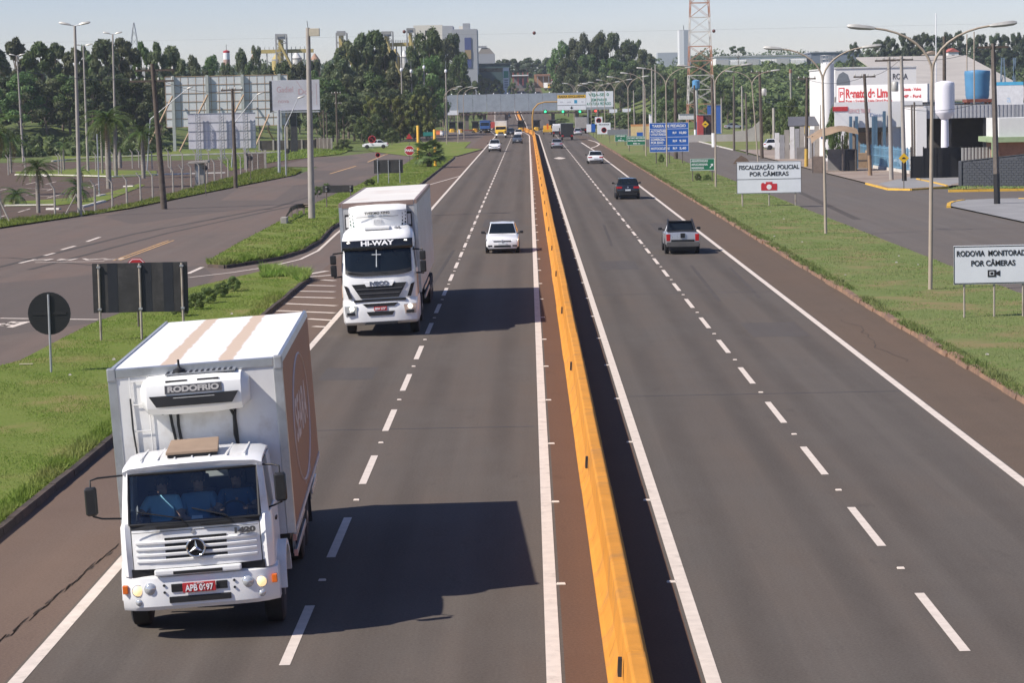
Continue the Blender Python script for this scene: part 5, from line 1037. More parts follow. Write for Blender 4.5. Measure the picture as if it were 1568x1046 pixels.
# ------------------------------------------------------------------ signs
def sign(name, label, cat, xc, Y, W, zt, zb, face, posts, post_m=POST, z0=.1, pr=.035, rot=0, back=False, border=None, frame=None, th=.03, hgt_post=None):
    """front face looks towards -y; posts behind the panel unless the back is shown"""
    t = thing(name, label, cat, (xc, Y, z0), rot); zt -= z0; zb -= z0
    p = MB().bx(-W / 2, W / 2, -th / 2, th / 2, zb, zt).build('panel', face, t, bevel=min(.008, th / 4), seg=1)
    if border: MB().bx(-W / 2 - .0, W / 2, -th / 2 - .004, -th / 2 - .001, zt - .05, zt - .02).bx(-W / 2, W / 2, -th / 2 - .004, -th / 2 - .001, zb + .02, zb + .05).bx(-W / 2 + .0, -W / 2 + .03, -th / 2 - .004, -th / 2 - .001, zb + .05, zt - .05).bx(W / 2 - .03, W / 2, -th / 2 - .004, -th / 2 - .001, zb + .05, zt - .05).build('border', border, p)
    yp = th / 2 + pr if not back else -th / 2 - pr
    for x in posts:
        q = MB().tube([(x, yp, -.1), (x, yp, (hgt_post or zt - .03))], pr, 8).build('post', post_m, t, smooth=50)
    if back:
        for z in (zt - .12, zb + .12):
            for x in posts: MB().bx(x - .06, x + .06, -th / 2 - pr * 2 - .02, -th / 2, z - .03, z + .03).build('clamp', STEEL, t)
    return t, p
def at_px(pxl, pxr, py, Y):
    a = at(pxl, py, Y); b = at(pxr, py, Y); return (a.x + b.x) / 2, b.x - a.x

# big dark sign backs on the left islands
P = g(214, 527); Y = 79.8; xa, W = at_px(142, 288, 440, Y)
t, p = sign('road_sign', 'large dark road sign seen from behind on three posts beside the near truck', 'sign', xa, Y, W, at(215, 402, Y).z, at(215, 478, Y).z, SIGNBACK, (-W / 2 + .22, .0, W / 2 - .18), POST, .13, .04, back=True)
for x0 in (-1.05, .05, .75): MB().bx(x0, x0 + .32, -.02, -.0155, at(215, 478, Y).z - .13, at(215, 402, Y).z - .13).build('panel_strip', mat('sign_back_strip', (.022, .024, .03), .5, .2), p)
# red stop sign behind it
Y = 84.5; c = at(209, 412, Y); t = thing('stop_sign', 'red octagonal stop sign whose top shows above the large dark sign', 'sign', (c.x, Y, .13))
oc = [(.40 * math.cos(R(22.5 + 45 * k)), .40 * math.sin(R(22.5 + 45 * k)) + c.z - .13) for k in range(8)]
MB().prism(oc, -.01, .01, 'y').build('panel', SIGN_R, t); MB().prism([(a * .93, (b - c.z + .13) * .93 + c.z - .13) for a, b in oc], -.013, -.0105, 'y').build('border', INKW, t); MB().prism([(a * .88, (b - c.z + .13) * .88 + c.z - .13) for a, b in oc], -.016, -.0135, 'y').build('face', SIGN_R, t)
text('PARE', .26, INKW, t, (0, -.018, c.z - .13)); MB().tube([(0, .045, -.1), (0, .045, c.z + .2)], .035, 8).build('post', POST_D, t)
def disc_sign(label, px, py, rpx, base_py, face, post=POST, ring_m=None, mark=None, back=False, z0=.1, name='round_sign', Y=None):
    b = g(px, base_py, z0); Y = Y or b.y; c = at(px, py, Y); r = rpx * Y / FPX
    t = thing(name, label, 'sign', (c.x, Y, z0)); zc = c.z - z0
    MB().lathe([(r, .012), (r, -.012), (.001, -.012)], 28, (0, 0, zc), 'y').build('disc', face, t, smooth=30)
    if ring_m: MB().lathe([(r * .99, -.012), (r * .99, -.018), (r * .8, -.018), (r * .8, -.012)], 28, (0, 0, zc), 'y').build('ring', ring_m, t)
    if mark == 'turn':
        MB().bar((-r * .6, -.017, zc + r * .6), (r * .6, -.017, zc - r * .6), r * .14, .006, up=(0, 1, 0)).build('slash', INKR, t)
        MB().bx(r * .2, r * .38, -.016, -.013, zc - r * .5, zc + r * .3).bx(-r * .4, r * .2, -.016, -.013, zc + r * .12, zc + r * .3).build('arrow', INK, t)
    elif mark: text(mark, r * 1.0, INK, t, (0, -.017, zc), bold=.01)
    yy = -.05 if back else .05
    MB().tube([(0, yy, -.1), (0, yy, zc + r * .9)], .035, 8).build('post', post, t, smooth=50)
    if back: MB().bx(-r * .8, r * .8, -.03, -.012, zc - .04, zc + .04).build('bracket', BLACKP, t)
    return t
disc_sign('black back of a round road sign on a steel post at the left edge', 75.5, 480, 33, 570, mat('disc_black', (.012, .012, .013), .45, var=.1), STEEL, back=True, z0=.13)
disc_sign('small round dark sign back beside the concrete kiosk', 314, 257, 4.2, 298, SIGNBACK, POST_D, back=True)
disc_sign('small round dark sign back near the foot of the lattice billboard', 383, 242, 4.2, 277, SIGNBACK, POST_D, back=True)
disc_sign('small round dark sign back by the car park entrance', 440, 231, 4.0, 264, SIGNBACK, POST_D, back=True)
disc_sign('small round no-parking sign above the wide dark sign back', 578.5, 237, 3.6, 281, SIGN_W, STEEL, ring_m=INKR, mark='E', Y=236)
disc_sign('round no-left-turn sign beside the parked white car', 569.5, 213, 5.8, 228, SIGN_W, STEEL, ring_m=INKR, mark='turn')
# low wide sign back and second sign back
Y = g(500, 320).y; xa, W = at_px(494.5, 541, 290, Y); sign('road_sign', 'low wide dark sign seen from behind next to the concrete pole', 'sign', xa, Y, W, at(517, 283.5, Y).z, at(517, 294.5, Y).z, SIGNBACK, (-W / 2 + .25, W / 2 - .2), POST_D, .13, .045, back=True)
Y = g(595, 282.5).y; xa, W = at_px(572.5, 617, 255, Y); sign('road_sign', 'dark road sign back on three thin posts near the palm island', 'sign', xa, Y, W, at(595, 244.5, Y).z, at(595, 265, Y).z, SIGNBACK, (-W / 2 + .35, 0, W / 2 - .3), STEEL, .13, .04, back=True)
# stop sign facing the junction
Y = g(627, 251).y; c = at(627, 230.3, Y); t = thing('stop_sign', 'red octagonal stop sign reading PARE beside the fan palm', 'sign', (c.x, Y, .13)); zc = c.z - .13; r = 7.8 * Y / FPX
for k, (kk, m_, y_) in enumerate(((1, INKW, .0), (.94, SIGN_R, -.006))): MB().prism([(r * kk * math.cos(R(22.5 + 45 * i)), zc + r * kk * math.sin(R(22.5 + 45 * i))) for i in range(8)], y_ - .006, y_ + .004, 'y').build('panel' if k == 0 else 'face', m_, t)
text('PARE', .42, INKW, t, (0, -.016, zc), bold=.02, width=1.0); MB().tube([(0, .05, -.1), (0, .05, zc + r * .8)], .04, 8).build('post', POST_D, t)
Y = 400; c = at(626.5, 209, Y); t = thing('warning_sign', 'small red triangular sign top behind the stop sign', 'sign', (c.x, Y, .1)); MB().prism([(-.55, c.z - .45), (.55, c.z - .45), (0, c.z + .45)], -.01, .01, 'y').build('panel', SIGN_R, t); MB().tube([(0, .05, -.1), (0, .05, c.z)], .04, 6).build('post', POST_D, t)
# yellow posts by the palm
for lab, px, pb, ptop in (('taller yellow round post just left of the fan palm', 641, 250.5, 193), ('shorter yellow round post just right of the fan palm', 666.6, 255.6, 199)):
    P = g(px, pb); t = thing('yellow_post', lab, 'post', (P.x, P.y, .1)); h = at(px, ptop, P.y).z
    MB().lathe([(.17, -.1), (.17, h - .05), (.13, h), (.001, h)], 16).build('shaft', YPOLE, t, smooth=40); MB().lathe([(.26, -.05), (.26, .06), (.17, .1)], 16).build('collar', YPOLE, t, smooth=40)
Y = 420; xa, W = at_px(648, 664, 205, Y); sign('board_sign', 'small teal board between the two yellow posts', 'sign', xa, Y, W, at(656, 202, Y).z, at(656, 208, Y).z, mat('sign_teal', (.02, .18, .16), .5), (-W / 3, W / 3), POST_D)

# ------------------------------------------------------------------ right-hand signs
Y = g(1474, 492).y; xa = at(1520.5, 405, Y).x; W = 2 * (at(1520.5, 405, Y).x - at(1460, 405, Y).x); zt, zb = at(1515, 375.5, Y).z, at(1515, 435, Y).z
t, p = sign('information_sign', 'white sign reading RODOVIA MONITORADA POR CAMERAS at the right edge', 'sign', xa, Y, W, zt, zb, SIGN_W, (-W / 2 + .36, .05, W / 2 - .3), POST, .12, .035, border=INK, rot=R(1))
zc = zt - .12
text('RODOVIA  MONITORADA', .25, INK, p, (0, -.022, zc - .27), width=W * .93, bold=.006); text('POR CÂMERAS', .25, INK, p, (0, -.022, zc - .60), width=W * .56, bold=.006)
MB().bx(-.18, .10, -.026, -.018, zc - 1.05, zc - .82).prism([(.10, zc - .97), (.23, zc - 1.03), (.23, zc - .84), (.10, zc - .90)], -.026, -.018, 'y').build('camera_symbol', INK, p); MB().bx(-.12, .03, -.030, -.027, zc - 1.0, zc - .87).build('camera_window', SIGN_W, p); MB().bx(-.095, .005, -.034, -.031, zc - .98, zc - .89).build('camera_core', INK, p)
Y = g(1177, 318).y; xa, W = at_px(1128, 1227, 270, Y); zt, zb = at(1177, 247, Y).z, at(1177, 296, Y).z
t, p = sign('information_sign', 'white sign reading FISCALIZACAO POLICIAL POR CAMERAS with a red camera', 'sign', xa, Y, W, zt, zb, SIGN_W, (-W / 2 + .38, 0, W / 2 - .4), POST, .12, .05, border=INK)
zc = zt - .12; MB().bx(-W / 2, W / 2, -.02, -.0165, zc - 1.21, zc - 1.17).build('divider', INK, p)
text('FISCALIZAÇÃO  POLICIAL', .40, INK, p, (0, -.024, zc - .40), width=W * .93, bold=.008); text('POR CÂMERAS', .40, INK, p, (0, -.024, zc - .85), width=W * .60, bold=.008)
MB().bx(-.54, .54, -.03, -.018, zc - 1.95, zc - 1.5).bx(-.22, .22, -.03, -.018, zc - 1.5, zc - 1.38).bx(-.5, -.34, -.03, -.018, zc - 1.5, zc - 1.44).build('camera_symbol', INKR, p); MB().lathe([(.17, 0), (.17, -.01), (.001, -.01)], 20, (0, -.03, zc - 1.72), 'y').build('camera_lens', INKW, p)
Y = g(1136, 312).y - 0; Y = 172; c = at(1136, 246, Y); t = thing('warning_sign', 'brown back of a small triangular sign peeking above the white camera sign', 'sign', (c.x, Y, .1)); MB().prism([(-.62, c.z - .3), (.62, c.z - .3), (.35, c.z + .05), (-.05, c.z + .28), (-.4, c.z + .0)], -.02, .02, 'y').build('panel', mat('rust_brown', (.16, .11, .08), .8), t); MB().tube([(0, .05, -.1), (0, .05, c.z)], .05, 8).build('post', POST, t)
Y = g(1061, 280).y; xa, W = at_px(1057, 1094, 252, Y); zt, zb = at(1075, 242.5, Y).z, at(1075, 261, Y).z
t, p = sign('direction_sign', 'green direction sign reading ARAPONGAS APUCARANA MARINGA', 'sign', xa, Y, W, zt, zb, SIGN_G, (-W / 2 + .2, W / 2 - .2), POST_D, .12, .04, border=INKW)
for i, s_ in enumerate(('ARAPONGAS', 'APUCARANA', 'MARINGÁ')): text(s_, .27, INKW, p, (-W / 2 + .1, -.022, zt - .12 - .22 - i * .31), width=(1.45, 1.45, 1.1)[i], bold=.006, align='LEFT')
MB().bar((W / 2 - .42, -.022, zt - .95), (W / 2 - .18, -.022, zt - .66), .07, .01, up=(0, 1, 0)).prism([(W / 2 - .36, zt - .62), (W / 2 - .12, zt - .58), (W / 2 - .14, zt - .82)], -.026, -.018, 'y').build('arrow', INKW, p)
Y = g(1020, 251.5).y; xa, W = at_px(994.5, 1054.5, 210, Y); zt, zb = at(1025, 187.5, Y).z, at(1025, 232.5, Y).z
t, p = sign('toll_sign', 'blue toll price sign reading TARIFA DE PEDAGIO', 'sign', xa, Y, W, zt, zb, SIGN_B, (-W / 3, 0, W / 3), POST_D, .12, .06, border=INKW)
zc = zt - .12; h = zt - zb
for f in (.21, .49, .77): MB().bx(-W / 2 + .05, W / 2 - .05, -.02, -.0165, zc - h * f - .02, zc - h * f + .02).build('divider', INKW, p)
text('TARIFA DE PEDÁGIO', .42, INKW, p, (0, -.024, zc - h * .115), width=W * .86, bold=.012)
for s_, x, z, w_ in (('AUTOMÓVEIS', -W / 2 + .15, .29, 1.75), ('UTILITÁRIOS', -W / 2 + .15, .40, 1.75), ('COMERCIAL', -W / 2 + .15, .57, 1.6), ('POR EIXO', -W / 2 + .15, .68, 1.4), ('MOTOCICLETAS', -W / 2 + .15, .88, 2.1), ('R$  10,80', .4, .35, 1.55), ('R$  9,30', .4, .63, 1.5), ('R$  5,40', .4, .88, 1.5)):
    text(s_, .36, INKW, p, (x, -.024, zc - h * z), width=w_, bold=.012, align='LEFT')
for lab, pxl, pxr, pt, pb, base, lines in (('green sign reading ULTIMO RETORNO ANTES DO PEDAGIO', 960, 989, 208, 222, 232.5, ('ÚLTIMO RETORNO', 'ANTES DO PEDÁGIO', '500 m')), ('smaller green sign reading RETORNO A 500 m', 941.5, 960, 206, 216.5, 223.5, ('RETORNO', 'A', '500 m'))):
    Y = g((pxl + pxr) / 2, base).y; xa, W = at_px(pxl, pxr, pt, Y); zt, zb = at((pxl + pxr) / 2, pt, Y).z, at((pxl + pxr) / 2, pb, Y).z
    t, p = sign('direction_sign', lab, 'sign', xa, Y, W, zt, zb, SIGN_G, (-W / 2 + .3, W / 2 - .3), POST_D, .12, .05, border=INKW); h = zt - zb
    for i, s_ in enumerate(lines): text(s_, .26, INKW, p, (0, -.022, zt - .12 - h * (.22 + .3 * i)), width=min(W * .9, .19 * len(s_)), bold=.01)
Y = 418; xa, W = at_px(930, 963, 202, Y); sign('road_sign', 'grey sign panel seen from behind above the small green sign', 'sign', xa, Y, W, at(945, 198, Y).z, at(945, 206.5, Y).z, mat('sign_grey', (.2, .21, .22), .6), (-W / 2 + .4, W / 2 - .4), POST_D)
Y = 452; xa, W = at_px(914.5, 935, 195, Y); zt = at(925, 187.5, Y).z; zb = at(925, 205, Y).z
t, p = sign('speed_sign', 'large white board with a round speed limit on the right verge before the toll', 'sign', xa, Y, W, zt, zb, SIGN_W, (-W / 2 + .3, W / 2 - .3), POST_D)
MB().lathe([(.5, 0), (.5, -.01), (.40, -.01), (.40, 0)], 24, (0, -.018, (zt + zb) / 2 - .4), 'y').build('ring', INKR, p); text('60', .5, INK, p, (0, -.02, (zt + zb) / 2 - .4), bold=.015); text('VELOCIDADE', .25, INK, p, (0, -.02, zt - .45), width=W * .8, bold=.01)
Y = 470; xa, W = at_px(911, 922.5, 184, Y); zt = at(917, 178.5, Y).z; zb = at(917, 190, Y).z
t, p = sign('speed_sign', 'smaller white board with a round red ring above the large speed board', 'sign', xa, Y, W, zt, zb, SIGN_W, (-W / 2 + .2, W / 2 - .2), POST_D); MB().lathe([(.5, 0), (.5, -.01), (.40, -.01), (.40, 0)], 24, (0, -.018, (zt + zb) / 2 - .1), 'y').build('ring', INKR, p); text('40', .5, INK, p, (0, -.02, (zt + zb) / 2 - .1), bold=.015)
Y = 480; xa, W = at_px(898, 905, 195, Y); sign('board_sign', 'white notice board with a red figure left of the speed board', 'sign', xa, Y, W, at(905, 190, Y).z, at(905, 202, Y).z, SIGN_W, (0,), POST_D)
xa, W = at_px(905.4, 911.5, 195, Y); sign('board_sign', 'blue notice board left of the speed board', 'sign', xa, Y, W, at(905, 189.5, Y).z, at(905, 202, Y).z, SIGN_B, (0,), POST_D)
def diamond(label, px, py, rpx, base_py, z0=.1, Y=None):
    Y = Y or g(px, base_py, z0).y; c = at(px, py, Y); r = rpx * Y / FPX; t = thing('warning_sign', label, 'sign', (c.x, Y, z0)); zc = c.z - z0
    MB().prism([(-r, zc), (0, zc - r), (r, zc), (0, zc + r)], -.012, .012, 'y').build('panel', SIGN_Y, t)
    MB().prism([(-r * .45, zc - r * .15), (r * .45, zc - r * .15), (r * .2, zc + r * .15), (0, zc + r * .22), (-r * .2, zc + r * .15)], -.02, -.013, 'y').build('symbol', INK, t)
    MB().tube([(0, .05, -.1), (0, .05, zc + r * .5)], .035, 8).build('post', POST_D, t); return t
diamond('yellow diamond speed-bump sign in front of the blue fence', 1384, 242, 8, 289)
diamond('yellow diamond warning sign on the lawn beyond the blue toll sign', 1080, 190, 5.5, 212, Y=430)
diamond('tiny yellow diamond sign above the toll canopy roof', 890, 137, 3.4, 150, Y=860, z0=gz(16, 860))

# ------------------------------------------------------------------ poles and lamps
def conc_pole(label, px, base_py, top_px, top_py, r0, r1, m=CONC_P, z0=.1, box=None, Y=None, group=None, name='concrete_pole', arms=(), base_m=None, n=10, gear=False, cap=None):
    P = g(px, base_py, z0) if Y is None else at(px, base_py, Y); Y = P.y; T = at(top_px, top_py, Y); z0 = P.z
    t = thing(name, label, 'pole', (P.x, Y, z0)); t_ = T - P
    MB().tube([(0, 0, -.3), t_], [r0, r1], n).build('shaft', m, t, smooth=50)
    if base_m:
        hb = min(2.0, t_.z * .2); MB().tube([(0, 0, -.2), t_ * (hb / t_.z)], [r0 + .006, r0 + (r1 - r0) * hb / t_.z + .006], n).build('painted_base', base_m, t, smooth=50)
    for (dz, wl, wr) in arms:
        z = t_.z - dz; x = t_.x * z / t_.z
        a = MB().bx(x - wl, x + wr, -.07, .07, z - .07, z + .07).build('crossarm', m if m is WOOD else WOOD, t)
        k = 4; 
        for i in range(k):
            xx = x - wl + .12 + (wl + wr - .24) * i / (k - 1); MB().lathe([(.05, .07), (.07, .12), (.05, .16), (.08, .2), (.04, .26), (.001, .26)], 8, (xx, 0, z)).build('insulator', LAMPHEAD, a)
    if gear: MB().lathe([(.26, 0), (.3, .06), (.3, .75), (.22, .85), (.001, .86)], 12, (t_.x * .72 + .45, -.1, t_.z * .72)).build('transformer', LAMPHEAD, t, smooth=40); MB().bx(t_.x * .7, t_.x * .7 + .4, -.1, .0, t_.z * .75, t_.z * .78).build('bracket', STEEL, t)
    if box: MB().bx(t_.x + .1, t_.x + .75, -.25, .25, t_.z - .55, t_.z - .05).build('camera_box', mat('box_cream', (.55, .5, .38), .6), t, bevel=.02); MB().bar((t_.x, 0, t_.z - .3), (t_.x + .15, 0, t_.z - .3), .12).build('bracket', DARK, t); MB().tube([t_, (t_.x - .05, 0, t_.z + .45)], .02, 5).build('rod', DARK, t)
    return t
conc_pole('tall thick concrete pole with a boxy camera on top by the left ramp', 477.5, 335, 471.5, 42, .235, .14, box=True, n=14)
conc_pole('dark wooden utility pole with crossarm leaning beside the big billboard', 251.5, 318, 233, 97, .25, .15, WOOD, name='utility_pole', arms=((.5, 1.3, 1.6), (1.3, 1.8, 1.5)))
conc_pole('dark utility pole with crossarm in front of the lattice billboard', 361, 286, 355.5, 135, .2, .13, WOOD, name='utility_pole', arms=((.15, 1.05, 1.0),))
conc_pole('utility pole between the dark wall and the bush on the left', 517, 229, 514.5, 140, .2, .13, WOOD, name='utility_pole', arms=((.3, .8, .8), (2, .3, .9)))
conc_pole('short dark pole left of the round bush', 527.5, 196, 525.5, 152, .17, .12, WOOD, name='utility_pole', Y=520)
conc_pole('dark paired pole at the dark wall, left one', 497, 228, 495, 168, .16, .12, WOOD, name='utility_pole'); conc_pole('dark paired pole at the dark wall, right one', 501.5, 226, 499.5, 172, .14, .1, WOOD, name='utility_pole')
for i, (px, pb, pt) in enumerate(((617, 210, 107), (632, 208, 109), (651.5, 207, 103), (685, 211, 109))):
    t = conc_pole(f'tall pale pole with white cap, {ORD[i]} of four before the big tree', px, pb, px - 2.5, pt, .19, .13, CONC_P, Y=505 + i * 5)
    T = at(px - 2.5, pt, 505 + i * 5) - at(px, pb, 505 + i * 5); MB().lathe([(.25, -.2), (.3, .1), (.2, .4), (.001, .45)], 8, T).build('cap_lamp', INKW, t); MB().tube([T, (T.x, 0, T.z + 2.2)], .03, 4).build('rod', STEEL, t)
# car park floodlight masts with two heads
def mast(label, px, base_py, tx, ty, Y=None, z0=.0):
    P = g(px, base_py) if Y is None else at(px, base_py, Y); T = at(tx, ty, P.y) - P; t = thing('light_mast', label, 'lamp post', P, 0, 'car park light masts')
    MB().tube([(0, 0, -.2), T], [.17, .09], 10).build('shaft', CONC_P, t, smooth=50)
    for sx in (-1, 1):
        a = MB().tube([T, (T.x + sx * .35, 0, T.z + .06)], .04, 6).build('arm', STEEL, t)
        MB().loft([[(T.x + sx * x, y * k, T.z + z + zz * k) for y, zz in ((-.16, 0), (-.1, .12), (.1, .12), (.16, 0), (.1, -.05), (-.1, -.05))] for x, z, k in ((.3, .06, .5), (.5, .1, 1), (.95, .18, 1), (1.1, .22, .5))]).build('lamp_head', LAMPHEAD, a, smooth=40)
    return t
for lab, a in (('tall twin-headed car park lamp standing nearest, by the wire fence', (122.5, 331, 114.5, 39)), ('twin-headed car park lamp just right of the tall nearest one', (135, 262, 127.5, 70)), ('twin-headed car park lamp rising behind the tall royal palm', (178, 266, 172.5, 52)), ('twin-headed car park lamp furthest left', (36, 250, 26, 85)), ('short-headed car park lamp far behind the first palm', (70, 196, 67, 150))):
    mast(lab, *a) if a[1] > 200 else mast(lab, *a, Y=470)
# curved double-arm road lamps on the right verge
def road_lamp(label, x, Y, hf, reach, ht, lean=0, left=True, right=True, z0=.12, hr=None):
    t = thing('road_lamp', label, 'street lamp', (x, Y, z0), R(RNG.uniform(-5, 5)), 'curved road lamps along the right verge')
    MB().tube([(0, 0, -.2), (lean * .5, 0, hf * .5), (lean, 0, hf)], [.085, .075, .06], 10).build('shaft', LAMPPOLE, t, smooth=50)
    for sx, on in ((-1, left), (1, right)):
        if not on: continue
        rc = reach if sx < 0 else (hr or reach)
        pts = [(lean + sx * rc * (1 - math.cos(a)) * 1.0, 0, hf + (ht - hf) * math.sin(a)) for a in np.linspace(0, R(82), 9)]
        am = MB().tube(pts, [.05] * 5 + [.04] * 4, 8).build('arm', LAMPPOLE, t, smooth=60)
        e = Vector(pts[-1]); 
        MB().loft([[(e.x + sx * xx, yy * k, e.z + xx * .1 + zz * k) for yy, zz in ((-.15, -.02), (-.1, .1), (.1, .1), (.15, -.02), (.09, -.1), (-.09, -.1))] for xx, k in ((-.05, .45), (.12, .8), (.55, 1), (.85, .9), (.98, .45))]).build('lamp_head', LAMPHEAD, am, smooth=40)
    return t
P = g(1424.5, 448); road_lamp('nearest curved double-arm road lamp by the RODOVIA sign', P.x, P.y, 8.2, 2.55, 9.95, .1)
P = g(1264.5, 361); road_lamp('second curved double-arm road lamp, right of the FISCALIZACAO sign', P.x, P.y, 8.15, 2.5, 9.95, -.1)
P = g(1096, 288); road_lamp('curved double-arm road lamp by the green ARAPONGAS sign', P.x, P.y, 8.4, 2.5, 10.0, .05)
P = g(1161, 249); road_lamp('leaning double-arm road lamp across the right service road', P.x, P.y, 8.6, 2.5, 10.2, -.6)
for i, (px, y, l, r_) in enumerate(((1018, 268, 1, 1), (984, 318, 1, 0), (964, 372, 1, 1), (951, 430, 1, 1), (941, 486, 1, 1), (934, 540, 1, 1), (928, 590, 1, 1))):
    road_lamp(f'far curved road lamp, {ORD[i]} beyond the ARAPONGAS sign towards the toll', 15.0 if i else 14.9, y, 8.6, 2.5, 10.6, 0, l, r_)
for i, (x, y) in enumerate(((-17.5, 520), (-14.5, 440), (-12.8, 452), (-12.6, 486))):
    road_lamp(f'far curved road lamp on the left before the toll, {ORD[i]} from the left', x, y, 8.2, 2.3, 10.0, 0, False, True)
for i, (x, y) in enumerate(((12.6, 640), (13.2, 700), (14, 760))):
    road_lamp(f'very far road lamp behind the toll canopy, {ORD[i]} beyond it', x, y, 9, 2.5, 11.5, 0, True, True, z0=gz(x, y))
# slanting lamp poles in the left car park
for lab, (bx0, by0), (hx, hy), Y in (('slender slanting lamp pole in front of the big billboard, left one', (243, 190), (294, 133), 300), ('slender slanting lamp pole in front of the big billboard, right one', (372, 172), (401, 142), 300), ('grey lamp post with a slanting arm right of the white billboard', (438, 262), (464, 147.5), 262)):
    base = at(bx0, by0, Y); t = thing('lamp_post', lab, 'lamp post', (base.x - (0 if Y == 262 else 1.6), Y, 0)); H_ = at(hx, hy, Y); b0 = Vector((0, 0, 0)); 
    k = H_ - t.location; el = Vector((0 if Y == 262 else .6, 0, k.z * .62)); MB().tube([(0, 0, -.1), el], [.09, .07], 8).build('shaft', STEEL, t, smooth=50); MB().tube([el, k - Vector((.5, 0, .12))], [.06, .04], 8).build('arm', STEEL, t)
    MB().loft([[(k.x + xx, yy * q, k.z + xx * .3 + zz * q) for yy, zz in ((-.15, 0), (-.1, .12), (.1, .12), (.15, 0), (.09, -.08), (-.09, -.08))] for xx, q in ((-.6, .4), (-.4, 1), (0, 1), (.15, .5))]).build('lamp_head', LAMPHEAD, t, smooth=40)
conc_pole('galvanised square post right of the white billboard', 427.5, 266, 426.5, 168, .16, .16, STEEL, name='steel_post', n=4)
# yellow cantilever with the lane sign
t = thing('sign_gantry', 'yellow curved cantilever gantry rising from the median before the toll', 'gantry', (.9, 515, 0))
GANT = mat('gantry_ochre', (.45, .25, .05), .6, var=.15)
q = [(0, 0, 0), (0, 0, 4.0), (.25, 0, 5.6), (1.2, 0, 6.7), (2.6, 0, 7.05), (6.0, 0, 7.05)]; MB().tube(q, [.17, .16, .15, .14, .13, .12], 10).build('post', GANT, t, smooth=60); MB().tube([(a + .0, .5, b) for a, _, b in q], [.12] * 6, 8).build('post', GANT, t, smooth=60)
a0, a1 = at(853.5, 157, 514), at(897, 157, 514); zt, zb = at(875, 145, 514).z, at(875, 168, 514).z
t, p = sign('lane_sign', 'white overhead lane sign with a yellow FAIXA EXCLUSIVA heading and a down arrow', 'sign', (a0.x + a1.x) / 2, 514, a1.x - a0.x, zt, zb, SIGN_W, (), z0=0); W = a1.x - a0.x; h = zt - zb
MB().bx(-W / 2, W / 2, -.024, -.016, zt - h * .22, zt).build('heading', SIGN_Y, p); text('FAIXA EXCLUSIVA', .6, INK, p, (0, -.03, zt - h * .115), width=W * .9, bold=.02)
MB().bx(-W / 2, W / 2, -.02, -.0165, zb + h * .3, zb + h * .33).build('divider', INK, p)
MB().bx(.55, 1.15, -.02, -.0165, zt - h * .56, zt - h * .34).build('logo_square', mat('logo_cyan', (.03, .3, .5), .5), p); text('visa', .45, mat('ink_grey', (.3, .3, .32), .6), p, (-2.1, -.02, zt - h * .46)); text('pass', .45, MATS['ink_grey'], p, (-.5, -.02, zt - h * .46)); text('tag', .4, MATS['ink_grey'], p, (2.2, -.02, zt - h * .46))
MB().prism([(-.12, zb + .75), (.12, zb + .75), (.12, zb + .5), (.4, zb + .5), (0, zb + .12), (-.4, zb + .5), (-.12, zb + .5)], -.026, -.017, 'y').build('arrow', INK, p)

